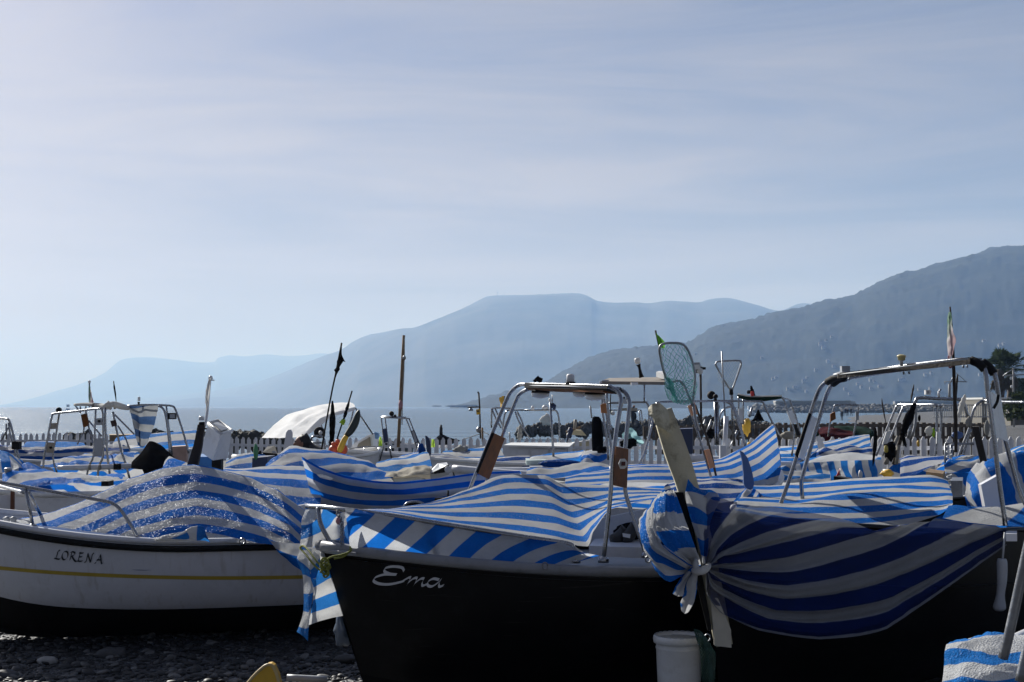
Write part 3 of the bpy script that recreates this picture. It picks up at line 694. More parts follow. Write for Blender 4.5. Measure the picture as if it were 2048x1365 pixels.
def cabin(px0, px1, yt, yb, Y, lab, wall, roof, seed):
    a, b_ = P(px0, yt, Y), P(px1, yb, Y); w = b_.x - a.x; h = a.z - b_.z; c = Vector(((a.x + b_.x)/2, Y + 3, b_.z))
    t = thing('beach_building', lab, 'building', c)
    obj('wall', MB().box(c + Vector((0, 0, h*.4 - 1)), (w*.97, 6, h*.8 + 2)), wall, t); obj('roof', MB().box(c + Vector((0, 0, h*.86)), (w*1.02, 7, h*.22)), roof, t)
    n = max(2, int(w / 3))
    for i in range(n):
        q = c + Vector((-w*.45 + w*.9*(i + .5)/n, -3.02, h*.45)); f = obj('window', MB().box(q, (w*.5/n, .08, h*.34)), HWIN, t); obj('window_frame', MB().box(q + Vector((0, -.03, -h*.2)), (w*.56/n, .1, .12)), WHITE, f)
cabin(1962, 2024, 795, 812, 130, 'low beach building with a flat white roof under the palms', M('kiosk_wall', (.15, .14, .12), .8), M('white_roof', (.6, .6, .58), .7), 1)
cabin(2020, 2075, 803, 820, 122, 'low beach building with a grey roof at the foot of the utility pole', M('kiosk_wall'), M('grey_roof', (.36, .37, .38), .7), 2)
wf = thing('wire_fence', 'dark metal railing along the edge of the shingle below the palms', 'railing', P(1950, 835, 120))
for i in range(46): obj('bar', MB().box(P(1868 + i*4.2, 823, 120), (.05, .05, 1.1)), DULL, wf)
tube(wf, 'rail', DULL, .04, [(1866, 810.5, 120), (2060, 810.5, 120)], 1); tube(wf, 'rail', DULL, .04, [(1866, 834, 120), (2060, 834, 120)], 1)
SHRUB = cloth_mat('shrub_leaf', (.045, .06, .025), .2, var=.5)
def shrub(px, py, Y, w, h, lab, seed, n=420):
    rnd = random.Random(seed); c = P(px, py, Y); t = thing('shrub', lab, 'shrub', c); m = MB(); br = MB()
    for i in range(7):
        d = Vector((rnd.uniform(-.4, .4)*w, rnd.uniform(-.4, .4)*w, rnd.uniform(.5, .9)*h)); br.tube([c, c + d*.5 + Vector((rnd.uniform(-.1, .1), 0, 0)), c + d], [.06, .04, .02], 5)
    for _ in range(n):
        th = rnd.uniform(0, 2*pi); z = rnd.random(); rr = sqrt(rnd.random()) * (1 - .6*z) * w/2 * (1 + .5*noise.noise((th, z*3, seed)))
        q = c + Vector((cos(th)*rr, sin(th)*rr, z*h)); s_ = rnd.uniform(.15, .35); n1_ = Vector((rnd.uniform(-1, 1), rnd.uniform(-1, 1), rnd.uniform(-.6, 1))).normalized(); a = n1_.orthogonal().normalized()*s_; b_ = n1_.cross(a)*.6
        m.add([q - a, q + b_, q + a, q - b_], [(0, 1, 2, 3)], False)
    obj('branches', br, TRUNK, t); obj('foliage', m, SHRUB, t, kind='stuff')
shrub(2038, 812, 190, 3.4, 3.6, 'dark bushy shrubs mass rising at the picture edge behind the utility pole', 5, 1200)
shrub(2046, 838, 100, 4, 1.8, 'yellow-green bush beside the base of the utility pole', 6)

# ---- people: one skinned figure each
def person(px, yfeet, Y, h, pose, lab, col, face=0., seed=0):
    base = P(px, yfeet, Y); k = h / 1.75; ca, sa = cos(face), sin(face)
    J = dict(pel=(0, 0, .95), sp=(0, 0, 1.2), ch=(0, 0, 1.40), nk=(0, 0, 1.52), hd=(0, .02, 1.63), top=(0, .02, 1.74),
             sl=(-.19, 0, 1.43), el=(-.25, 0, 1.13), wl=(-.24, .06, .88), hl=(-.24, .08, .78), sr=(.19, 0, 1.43), er=(.25, 0, 1.13), wr=(.24, .06, .88), hr=(.24, .08, .78),
             tl=(-.10, 0, .90), kl=(-.11, .02, .50), al=(-.11, 0, .09), fl=(-.12, .17, .04), tr=(.10, 0, .90), kr=(.11, .02, .50), ar=(.11, 0, .09), fr=(.12, .17, .04))
    J.update(pose)
    Rr = dict(pel=.15, sp=.14, ch=.16, nk=.065, hd=.10, top=.075, sl=.08, el=.05, wl=.04, hl=.045, sr=.08, er=.05, wr=.04, hr=.045, tl=.10, kl=.07, al=.05, fl=.04, tr=.10, kr=.07, ar=.05, fr=.04)
    E = [('pel','sp'), ('sp','ch'), ('ch','nk'), ('nk','hd'), ('hd','top'), ('ch','sl'), ('sl','el'), ('el','wl'), ('wl','hl'), ('ch','sr'), ('sr','er'), ('er','wr'), ('wr','hr'), ('pel','tl'), ('tl','kl'), ('kl','al'), ('al','fl'), ('pel','tr'), ('tr','kr'), ('kr','ar'), ('ar','fr')]
    nm = list(J); me = bpy.data.meshes.new('person')
    me.from_pydata([((J[n][0]*ca - J[n][1]*sa)*k, (J[n][0]*sa + J[n][1]*ca)*k, J[n][2]*k) for n in nm], [(nm.index(a), nm.index(b)) for a, b in E], [])
    o = bpy.data.objects.new('person', me); COL.objects.link(o); o.location = base
    sk = o.modifiers.new('skin', 'SKIN')
    for i, n in enumerate(nm): me.skin_vertices[0].data[i].radius = (Rr[n]*k, Rr[n]*k); me.skin_vertices[0].data[i].use_root = (n == 'pel')
    sk.use_smooth_shade = True; sb = o.modifiers.new('sub', 'SUBSURF'); sb.levels = sb.render_levels = 1
    m, nt, b, out = new_mat('person_' + str(seed)); tcn = nt.nodes.new('ShaderNodeTexCoord'); sx = nt.nodes.new('ShaderNodeSeparateXYZ'); nt.links.new(tcn.outputs['Object'], sx.inputs[0])
    rp = nt.nodes.new('ShaderNodeValToRGB'); rp.color_ramp.interpolation = 'CONSTANT'; e = rp.color_ramp.elements
    mr = nt.nodes.new('ShaderNodeMapRange'); mr.inputs['From Max'].default_value = 1.8*k; nt.links.new(sx.outputs['Z'], mr.inputs['Value']); nt.links.new(mr.outputs['Result'], rp.inputs['Fac'])
    e[0].position = 0; e[0].color = (.02, .02, .02, 1); e[1].position = .06; e[1].color = (*col[1], 1); q = e.new(.53); q.color = (*col[0], 1); q = e.new(.855); q.color = (.32, .18, .12, 1); q = e.new(.945); q.color = (.03, .02, .015, 1)
    nt.links.new(rp.outputs['Color'], b.inputs['Base Color']); b.inputs['Roughness'].default_value = .85
    me.materials.append(m)
    return tag(o, lab, 'person')
walk = dict(kl=(-.11, .16, .52), al=(-.11, .10, .10), fl=(-.12, .27, .06), kr=(.11, -.02, .50), ar=(.11, -.25, .12), fr=(.12, -.10, .03), el=(-.25, -.08, 1.14), wl=(-.24, -.06, .90), hl=(-.24, -.04, .80), er=(.25, .08, 1.14), wr=(.24, .2, .93), hr=(.24, .26, .85))
person(1691, 832.5, 300, 1.7, walk, 'person in dark clothes walking on the far shingle, first on the left of a pair', ((.02, .025, .05), (.02, .02, .03)), .3, 1)
person(1695.5, 833, 300, 1.65, {}, 'person in a dark jacket close beside another walker on the far shingle', ((.05, .02, .02), (.02, .02, .025)), 2.8, 2)
person(1702.5, 833, 290, 1.75, walk, 'person in black walking a little apart to the right of two others on the shingle', ((.015, .015, .02), (.02, .02, .025)), .5, 3)
person(1684, 842, 235, 1.7, {}, 'lone dark person standing lower down the shingle below the three walkers', ((.02, .02, .02), (.02, .025, .03)), 0, 4)
person(1265.5, 857, 104, 1.75, dict(hd=(.06, .16, 1.58), top=(.08, .2, 1.68), nk=(.02, .08, 1.5), er=(.27, .12, 1.2), wr=(.1, .3, 1.22), hr=(.02, .32, 1.25), el=(-.27, .1, 1.18), wl=(-.1, .3, 1.2), hl=(-.02, .33, 1.22)),
       'person in dark clothes with a pack standing on the groyne boulders looking down', ((.02, .022, .03), (.02, .02, .025)), -2.2, 5)
pk = MB().blob((1267.5, 833, 104.2), (.22, .18, .3), 2, .15); obj('backpack', pk, BLACK, label='black backpack on the back of the person on the groyne', cat='backpack')
# ================================================================== boats: builders
class Boat: pass
def boat(label, bow, stern, beam, zbow, zmid, zstern, top=PAINTW, bottom=BOTTOM, rail=WHITE, rake=.22, transom=.72, z0=.02, kw=.30, nst=22, gun=.03, name='fishing_boat', cat='boat', shelf=.05, xy=False, shp=2.):
    "bow, stern: (px, Y) of the centre line, or world (x, y) when xy; z: gunwale heights"
    b = Boat()
    f = (lambda q: Vector((q[0], q[1], 0))) if xy else (lambda q: Vector(((q[0] - 1024) / FPX * q[1], q[1], 0)))
    B, T = f(bow), f(stern); ax = (T - B); Ln = ax.length; ax.normalize(); pr = Vector((ax.y, -ax.x, 0))
    if pr.y > 0: pr = -pr                                            # pr points to the camera's side
    def hw(t):
        if t < .5: return beam/2 * max(.012, 1 - (1 - t/.5)**2.1)**.85
        return beam/2 * (1 - (1 - transom) * ((t - .5)/.5)**2.2)
    def zg(t): return zmid + (zbow - zmid)*max(0, 1 - t/.55)**shp + (zstern - zmid)*max(0, (t - .55)/.45)**2
    def pt(t, k, sd):
        wf = table([(0, .03), (.04, .16), (.12, .42), (.25, .70), (.4, .85), (.6, .94), (.8, .98), (1, 1)], k)
        wf = lerp(wf, wf*wf if wf < 1 else 1, max(0, 1 - t/.35))
        zz = z0 + .10*max(0, 1 - t/.3)**2
        q = B + ax*(t*Ln + rake*(1 - k)*max(0, 1 - t/.3)**1.5 - .12*(1 - k)*max(0, (t - .8)/.2)) + pr*sd*hw(t)*wf
        q.z = lerp(zz, zg(t), k); return q
    b.edge = lambda t, sd=1, up=0.: pt(t, 1, sd) + Vector((0, 0, up))
    b.mid = lambda t, z=0.: B + ax*t*Ln + Vector((0, 0, z))
    b.near = sorted((1024 + FPX*pt(i/40, 1, 1).x/pt(i/40, 1, 1).y, pt(i/40, 1, 1).y) for i in range(41))
    b.Yn = lambda px: table(b.near, px)
    b.zg = zg
    t0 = thing(name, label, cat, B + ax*Ln*.5); b.root = t0
    ts = [(i/nst)**1.25 for i in range(nst + 1)]
    def skin(ks):
        m = MB(); n = len(ks)
        for sd in (1, -1):
            vs = [pt(t, k, sd) for t in ts for k in ks]
            fs = [(i*n + j, i*n + j + 1, (i+1)*n + j + 1, (i+1)*n + j) for i in range(nst) for j in range(n-1)]
            if sd < 0: fs = [q[::-1] for q in fs]
            m.add(vs, fs)
        vs = [pt(1, k, 1) for k in ks] + [pt(1, k, -1) for k in ks]
        m.add(vs, [(j, n + j, n + j + 1, j + 1) for j in range(n-1)], False)
        return m
    up = [kw, .4, .5, .6, .7, .8, .9, 1]; lo = [0, .02, .04, .08, .12, .18, .25, kw]
    hm_ = skin([k for k in up if k >= kw]); b.hull = obj('hull', hm_, top, t0)
    lm_ = skin([k for k in lo if k <= kw]); b.bottom = obj('bottom_paint', lm_, bottom, t0)
    b.bvh = BVHTree.FromPolygons(hm_.v, hm_.f)
    g = MB()
    for sd in (1, -1): g.tube([pt(t, 1, sd) for t in ts], gun, 8)
    g.tube([pt(1, 1, 1), pt(1, 1, -1)], gun, 8)
    obj('gunwale', g, rail, t0)
    d = MB(); vs = []
    for t in ts: vs += [pt(t, 1, 1)*1, pt(t, 1, -1)*1]
    for v in vs: v.z -= shelf
    d.add(vs, [(2*i, 2*i + 2, 2*i + 3, 2*i + 1) for i in range(nst)], False); obj('deck', d, rail, t0)
    kz = [pt(t, 0, 0) + Vector((0, 0, -.0)) for t in ts]; obj('keel', MB().tube([v + Vector((0, 0, .01)) for v in kz], .03, 6), bottom, t0)
    # wooden cradle chocks that carry the hull
    for t in ((.3, .72) if not xy else ()):
        q = B + ax*t*Ln; q.z = .06
        obj('chock', MB().box(q, (.9, .16, .14), Matrix.Rotation(math.atan2(pr.y, pr.x), 3, 'Z')), DARKW, t0)
    return b
def cover(name, label, front, ridge, Yf, Yr, s=(0, 3), mid=None, bulge=.12, mat=None, amp=.012, back=True, nu=7, freq=3.2, seed=0, group=None, hang=0., cat='tarpaulin'):
    "a striped cover: front (lower) edge and skyline measured on the photo, each with its own depth; continues down the far side"
    n = len(front); lin = lambda Y, i: Y if not isinstance(Y, (tuple, list)) else (lerp(Y[0], Y[1], i/(n-1)) if len(Y) == 2 else Y[i])
    A = [Vector(P(*front[i][:2], lin(Yf, i))) for i in range(n)]; C = [Vector(P(*ridge[i][:2], lin(Yr, i))) for i in range(n)]
    sa = [front[i][2] if len(front[i]) > 2 else s[1] for i in range(n)]; sc = [ridge[i][2] if len(ridge[i]) > 2 else s[0] for i in range(n)]
    m = mid if mid is not None else .5; rows = []
    if hang: rows.append([(A[i] + Vector((0, .05, -hang)), sa[i] + hang*4) for i in range(n)])
    rows.append([(A[i], sa[i]) for i in range(n)])
    rows.append([(lerp(A[i], C[i], .5) + Vector((0, -.02, bulge*(C[i] - A[i]).length*.5)), lerp(sa[i], sc[i], m)) for i in range(n)])
    rows.append([(C[i], sc[i]) for i in range(n)])
    if back:
        rows.append([(C[i] + Vector((0, .45, -.10)), sc[i] - 1.2) for i in range(n)])
        rows.append([(C[i] + Vector((0, .85, -.38)), sc[i] - 2.4) for i in range(n)])
    return sheet(None, name, mat or TARP, rows, nu, 7, amp, freq, seed, label=label, cat=cat, group=group)

def on_hull(b, px, py, off=.004):
    o = Vector((0, 0, EYE)); d = (P(px, py, 10) - o).normalized()
    hit, nn, ix, ds = b.bvh.ray_cast(o, d)
    if hit is None: return None
    if nn.dot(d) > 0: nn = -nn
    return hit + nn*off
def ribbon(b, mb, path, wfun, off=.004):
    "flat painted stroke that follows the hull: path of photo points, wfun gives the half width vector"
    vs = []
    for i, (x, y) in enumerate(path):
        wx, wy = wfun(i/(len(path) - 1), path, i)
        a, c = on_hull(b, x - wx, y - wy, off), on_hull(b, x + wx, y + wy, off)
        if a is None or c is None: continue
        vs += [a, c]
    mb.add(vs, [(2*i, 2*i + 1, 2*i + 3, 2*i + 2) for i in range(len(vs)//2 - 1)], True)
def lettering(b, name, mat, glyphs, xf, nib, off=.005, **k):
    m = MB(); a = off
    for strokes, ox, sc in glyphs:
        for st in strokes:
            pth = cr([tuple(map(float, q)) for q in st], 8)
            pth = [xf(ox + x*sc, y*sc) for x, y in pth]; a += .00025
            ribbon(b, m, pth, lambda t, p, i: nib, a)
    return obj(name, m, mat, b.root, **k)

# ================================================================== LORENA
lor = boat('white boat lettered LORENA with a yellow line and black rub rail', (-4.2, 10.35), (-.9, 11.05), 1.6, .985, .762, .735, rake=.35, transom=.6, kw=.345, shp=1.7, top=HULLW, xy=True, rail=PAINTW, gun=.022)
LP = [(lor.edge(i/30)) for i in range(31)]
obj('rub_rail', MB().tube([v + Vector((0, -.012, -.050)) for v in LP], .022, 8), BLACK, lor.root)
st = MB(); ribbon(lor, st, cr([(-300., 1108.), (-100., 1124.), (0., 1136.), (120., 1146.), (270., 1153.), (420., 1156.), (560., 1155.), (640., 1153.)], 10), lambda t, p, i: (0, 3.6), .004)
obj('painted_line', st, GOLDS, lor.root)
sc_ = MB(); ribbon(lor, sc_, [(264., 1139.5), (275., 1140.), (290., 1140.5), (303., 1140.)], lambda t, p, i: (0, .8*(1 - abs(2*t - 1)) + .2), .005); obj('scuff', sc_, M('blue_scuff', (.16, .20, .32), .7), lor.root)
G_L = [[(.52, .96), (.38, .98), (.30, .80), (.18, .30), (.08, .05)], [(-.08, .06), (.08, .04), (.3, .0), (.52, .02), (.62, .16)]]
G_O = [[(.50, .98), (.22, .80), (.08, .35), (.22, .02), (.50, .08), (.72, .45), (.70, .85), (.50, .98)]]
G_R = [[(.30, .94), (.20, .5), (.08, .02)], [(.12, .86), (.35, 1.0), (.62, .90), (.55, .62), (.26, .50)], [(.30, .50), (.48, .2), (.68, -.04), (.86, -.06)]]
G_E = [[(.34, .94), (.22, .5), (.10, .02)], [(.22, .96), (.5, .94), (.68, .98)], [(.20, .52), (.4, .50), (.54, .54)], [(.0, .02), (.3, .0), (.56, .06), (.62, .14)]]
G_N = [[(.02, -.02), (.16, .0), (.30, .55), (.38, .96)], [(.36, .98), (.50, .5), (.66, -.02)], [(.66, -.02), (.78, .5), (.90, 1.02), (1.02, 1.0)]]
G_A = [[(-.06, -.02), (.1, .04), (.4, .6), (.58, 1.0)], [(.56, 1.0), (.62, .5), (.68, .02), (.8, .0)], [(.16, .36), (.4, .38), (.66, .40)]]
def xf_l(x, y): return (109 + x*18.1 , 1117.5 + x*1.75 - y*17.5)
lettering(lor, 'lettering', INK, [(G_L, .1, 1), (G_O, .78, 1), (G_R, 1.65, 1), (G_E, 2.55, 1), (G_N, 3.35, 1), (G_A, 4.55, 1)], xf_l, (1.25, -1.45))
# bow rail of Lorena
tube(lor.root, 'bow_rail', STEEL, .0125, [(-60, 955, 10.05), (0, 965, 10.02), (100, 983, 10.0), (190, 999, 9.98), (222, 1006, 9.98), (240, 1019, 9.98), (258, 1045, 9.98), (276, 1076, 9.98)])
tube(lor.root, 'bow_rail', STEEL, .0125, [(-30, 966, 11.0), (0, 973, 10.9), (48, 986, 10.02)])
tube(lor.root, 'stanchion', STEEL, .0125, [(51, 978, 10.01), (66, 1053, 10.0)], 1); tube(lor.root, 'stanchion', STEEL, .0125, [(58, 985, 10.1), (84, 1035, 10.6)], 1)
for px, py in ((66, 1054), (277, 1078)): lathe(lor.root, 'rail_foot', STEEL, (px, py, 9.98), [(.03, -.01), (.03, .008), (.016, .02)])
for x in (14, 27): obj('cleat', MB().tube([(x - 6, 1040, 10.05), (x, 1037, 10.05), (x + 5, 1041, 10.05)], .016, 6).box(P(x, 1044, 10.05), (.03, .03, .04)), GREY, lor.root)
obj('ring', MB().tube([P(485, 1083, 9.98) + Vector((cos(a)*.02, 0, sin(a)*.02)) for a in [i*pi/6 for i in range(13)]], .006, 6), STEEL, lor.root)
# black post with a lamp that props up the cover
tube(lor.root, 'light_post', DARKW, [.055, .042, .034], [(380, 952, 10.9), (396, 893, 10.9), (403, 850, 10.9)], 2, 4)
lathe(lor.root, 'collar', DARKW, (404, 858, 10.9), [(.02, -.006), (.036, -.005), (.036, .005), (.02, .008)])
lp_ = lathe(lor.root, 'lamp_base', BLACK, (403.5, 852, 10.9), [(.022, -.02), (.023, .025), (.018, .03)]); lathe(lp_, 'lamp_glass', GLASS, (403, 840, 10.9), [(.02, -.005), (.023, .01), (.02, .022), (.01, .028)])
ly = lambda px: 10.0
# cover: front edge on the gunwale, skyline over post and stem
L_front = [(28, 1046), (110, 1055), (190, 1065), (270, 1076), (345, 1080), (400, 1083), (460, 1085), (530, 1088), (590, 1096), (640, 1120)]
L_ridge = [(28, 1041), (110, 1022), (190, 993), (262, 957), (326, 937), (388, 931), (440, 940), (505, 957), (560, 984), (628, 1038)]
def lor_rows():
    rows = []
    per = 33.
    for k, (fr_, dY, dz) in enumerate([(0, 0, 0), (.3, 0, 0), (.62, 0, 0), (1, 0, 0)]):
        row = []
        for i, (a, c) in enumerate(zip(L_front, L_ridge)):
            y = lerp(a[1], c[1], fr_); x = lerp(a[0], c[0], fr_)
            Y = lerp(9.98 if i < 8 else 9.9, 10.75 if 2 < i < 8 else 10.5, fr_)
            if k == 1: y -= 3; Y -= .02
            row.append((x, y, Y, (y - c[1]) / per + .18 + .25*sin(i*1.3)*fr_*(1 - fr_)))
        rows.append(row)
    last = rows[-1]
    rows.append([(q[0] + 6, q[1] + 9, q[2] + .5, q[3] - .9) for q in last]); rows.append([(q[0] + 12, q[1] + 30, q[2] + 1.0, q[3] - 2.2) for q in last])
    return rows
TAUT = .8
sheet(None, 'boat_cover', TARP, lor_rows(), 9, 9, .009, 2.6, 1, label='large striped cover peaked over the black lamp post of the boat Lorena', cat='tarpaulin')
TAUT = .5
# the loose fold that hangs over Lorena's stern, and the rolled edge on her gunwale
sheet(None, 'hanging_tarp', TARP, [[(540, 1082, 9.93, .25), (565, 1085, 9.9, .3), (600, 1088, 9.8, .35), (640, 1090, 9.7, .4)], [(548, 1093, 9.9, .6), (572, 1104, 9.86, .65), (605, 1112, 9.78, .7), (640, 1120, 9.7, .75)],
        [(556, 1105, 9.9, .9), (578, 1122, 9.86, .95), (606, 1138, 9.8, 1), (640, 1150, 9.7, 1.)], [(570, 1118, 9.9, 1.05), (590, 1134, 9.88, 1.1), (610, 1147, 9.82, 1.1), (640, 1160, 9.7, 1.1)]], 5, 5, .012, 6, 3, label='dark blue loose fold of cover hanging over the stern side of Lorena', cat='tarpaulin')
sheet(None, 'tarp_roll', TARP2, [[(308, 1078, 9.95, .3), (340, 1073, 9.94, .4), (375, 1066, 9.94, .5), (395, 1056, 9.95, .75), (405, 1058, 9.95, .9), (412, 1072, 9.95, 1.)], [(308, 1075, 9.88, .45), (342, 1066, 9.86, .6), (372, 1058, 9.86, .3), (396, 1050, 9.88, .75), (410, 1054, 9.88, .95), (416, 1076, 9.88, 1.1)],
        [(310, 1080, 9.84, .55), (345, 1077, 9.82, .2), (376, 1074, 9.82, .15), (394, 1070, 9.84, .75), (408, 1070, 9.85, 1.), (418, 1081, 9.86, 1.2)], [(312, 1083, 9.86, .7), (350, 1083, 9.84, .4), (380, 1083, 9.84, .3), (396, 1082, 9.85, .8), (410, 1082, 9.86, 1.), (420, 1085, 9.88, 1.2)]], 6, 5, .01, 9, 5, label='small crumpled roll of striped cloth lying on the gunwale of Lorena', cat='tarpaulin')

# ================================================================== EMA
ema = boat('black boat lettered Ema with a white gunwale and a steel arch with brown boards', (-1.04, 7.78), (-1.04 + 3.75*cos(R(27)), 7.78 + 3.75*sin(R(27))), 1.75, .945, .80, .86, top=BLACKP, rake=.27, transom=.6, kw=.14, xy=True, rail=RIM, gun=.03)
def xf_e(x, y): return (752 + x*58, 1165 + x*3.4 - y*33)
E1 = [[(.98, .80), (.90, 1.0), (.62, 1.04), (.34, .92), (.30, .72), (.48, .58), (.72, .56)], [(.70, .56), (.30, .52), (-.02, .30), (-.06, .08), (.14, -.06), (.48, -.05), (.82, .10), (1.0, .22)]]
m1 = [[(.92, .18), (1.12, .40), (1.20, .42), (1.14, .18), (1.08, -.02)], [(1.12, .12), (1.30, .38), (1.42, .42), (1.38, .20), (1.32, -.02)], [(1.36, .12), (1.54, .38), (1.66, .40), (1.60, .16), (1.62, -.02), (1.78, .10)]]
a1 = [[(2.18, .40), (1.98, .44), (1.80, .24), (1.80, .02), (1.94, -.03), (2.12, .18), (2.26, .44)], [(2.26, .44), (2.18, .16), (2.20, -.02), (2.34, .08)]]
lettering(ema, 'lettering', INKW, [(E1, 0, 1), (m1, 0, 1), (a1, 0, 1)], xf_e, (1.6, -2.6))
sk_ = MB(); rs_ = random.Random(21)
ribbon(ema, sk_, [(1120., 1176.), (1180., 1173.), (1250., 1166.), (1320., 1156.)], lambda t, p, i: (0, 1.6), .006)
for _ in range(16):
    x = rs_.uniform(740, 1320); y = rs_.uniform(1185, 1340); L2 = rs_.uniform(12, 60); dy = rs_.uniform(-4, 4)
    ribbon(ema, sk_, [(x, y), (x + L2*.4, y + dy*.3), (x + L2, y + dy)], lambda t, p, i: (0, .15 + .7*(1 - abs(2*t - 1))), .0055)
obj('scratches', sk_, M('scratched_black', (.022, .021, .02), .6, var=.5, scale=30, bump=0, spec=.2), ema.root, kind='stuff')
# arch
eo = [(933, 996, 9.35), (958, 932, 9.33), (985, 866, 9.32), (1012, 802, 9.3), (1022, 784, 9.28), (1034, 773, 9.2), (1050, 769, 9.1), (1130, 770.5, 8.5), (1208, 773, 7.95), (1224, 776, 7.88), (1236, 784, 7.85), (1242, 800, 7.83), (1239, 824, 7.82), (1233, 860, 7.8), (1225, 930, 7.76), (1220, 1000, 7.74), (1207, 1120, 7.72)]
ei = [(972, 968, 9.6), (1000, 884, 9.55), (1030, 806, 9.5), (1040, 788, 9.45), (1056, 779, 9.35), (1070, 778, 9.25), (1220, 778, 8.15), (1240, 780, 8.08), (1252, 788, 8.05), (1259, 806, 8.03), (1257, 830, 8.02), (1252, 880, 8.0), (1249, 930, 7.98), (1250, 978, 7.97), (1262, 1022, 7.95), (1293, 1110, 7.9)]
tube(ema.root, 'arch_tube', STEEL, .0165, eo, 4, 10); tube(ema.root, 'arch_tube', STEEL, .0165, ei, 4, 10)
roof = obj('arch_shelf', MB().hexa((1050, 767, 9.05), (1213, 771, 7.95), (1240, 779, 8.1), (1062, 773, 9.35), (0, 0, -.028)), BLACK, ema.root)
obj('shelf_edge', MB().plate([(1049, 766, 8.98), (1214, 770.5, 7.86), (1214, 778, 7.86), (1049, 775.5, 8.98)], .02), BLACK, ema.root); tube(ema.root, 'edge_strip', GREY, .004, [(1052, 771, 8.97), (1210, 775, 7.85)], 1)
obj('slats', MB().hexa((1056, 776, 9.06), (1206, 781, 7.98), (1232, 784, 8.12), (1066, 779, 9.33), (0, 0, -.012)), BROWN, ema.root)
def flood(px, py, Y, w, lab=None):
    f_ = lathe(ema.root, 'deck_light', BLACK, (px, py - 4, Y), [(w*.3, -.012), (w*.5, -.004), (w*.5, .012), (w*.2, .02)]); lathe(f_, 'light_lens', GLASS, (px, py + 3, Y), [(w*.18, -.016), (w*.46, -.006), (w*.52, .018)])
flood(1081, 789, 8.95, .115); flood(1160, 787, 8.5, .085); flood(1190, 793, 8.3, .12)
cam_ = obj('camera_head', MB().box(P(1079, 760, 9.0), (.035, .05, .03), Matrix.Rotation(.4, 3, 'Y')).tube([(1080, 765, 9.0), (1079, 760, 9.0)], .01, 6), BLACK, ema.root)
obj('lens_hood', MB().box(P(1073, 759, 8.98), (.02, .05, .045), Matrix.Rotation(.8, 3, 'Y')), BLACK, cam_)
nl = lathe(ema.root, 'mast_light', WHITE, (1141, 766, 8.45), [(.024, -.005), (.024, .045), (.016, .052)]); lathe(nl, 'light_base', BLACK, (1141, 767, 8.45), [(.03, -.008), (.03, .008)])
plate(ema.root, 'side_board', BROWN, [(989, 867, 9.28), (1010, 877, 9.5), (978, 960, 9.5), (956, 948, 9.28)], .022)
plate(ema.root, 'board_edge', BLACK, [(983, 866, 9.27), (989, 867, 9.27), (956, 948, 9.27), (952, 944, 9.27)], .03)
sb_ = plate(ema.root, 'side_board', BROWN, [(1231, 893, 7.74), (1257, 899, 7.92), (1254, 977, 7.92), (1226, 971, 7.74)], .02)
lb_ = plate(sb_, 'lamp_frame', WHITE, [(1237, 928, 7.70), (1241, 919, 7.70), (1250, 918, 7.72), (1255, 925, 7.72), (1254, 934, 7.72), (1249, 938, 7.72), (1241, 938, 7.70)], .03); plate(lb_, 'lamp_lens', M('dark_red_lens', (.07, .01, .01), .2), [(1243, 924, 7.69), (1251, 924, 7.7), (1250.5, 932, 7.7), (1242.5, 932, 7.69)], .01)
# rail that the cover is draped over
er = [(614, 1013, 8.05), (650, 1015, 7.85), (690, 1020, 7.72), (770, 1030, 7.68), (850, 1043, 7.66), (950, 1059, 7.66), (1050, 1075, 7.67), (1130, 1087, 7.69), (1146, 1096, 7.69), (1150, 1122, 7.69)]
tube(ema.root, 'bow_rail', STEEL, .014, er); tube(ema.root, 'stanchion', STEEL, .012, [(840, 1042, 7.68), (856, 1075, 7.68), (872, 1112, 7.68)]); tube(ema.root, 'stanchion', STEEL, .013, [(636, 1015, 7.9), (642, 1050, 7.86), (664, 1092, 7.82)])
for px, py, Y in ((1150, 1122, 7.69), (1207, 1121, 7.72), (1293, 1111, 7.9), (664, 1092, 7.82)): lathe(ema.root, 'rail_foot', STEEL, (px, py, Y), [(.03, -.012), (.03, .006), (.016, .022)])
ch = MB()
for i in range(15):
    q = P(675 + 5*sin(i*.22) + i*.55, 1024 + i*4.6, 7.70); ch.tube([q + Vector((cos(a)*.008*(i % 2 + .4), sin(a)*.008*((i+1) % 2), sin(a*1)*.012)) for a in [j*pi/4 for j in range(9)]], .003, 5)
obj('chain', ch, DULL, ema.root); blob(ema.root, 'chain_knot', M('pink_plastic', (.45, .22, .24), .5), (676, 1042, 7.69), (.012, .012, .02), 1, .2)
obj('bow_cap', MB().sheet([[(640, 1090, 7.9), (668, 1087, 7.98), (700, 1088, 8.05)], [(632, 1096, 7.80), (672, 1101, 7.68), (712, 1106, 7.62)], [(634, 1104, 7.80), (674, 1110, 7.69), (714, 1113, 7.63)]], 5, 5), RIM, ema.root)
for px, py in ((1090, 1132), (1296, 1119)): obj('eye_bolt', MB().tube([P(px, py, ema.Yn(px) - .06) + Vector((cos(a)*.014, 0, sin(a)*.018)) for a in [i*pi/5 for i in range(11)]], .004, 5), DULL, ema.root)
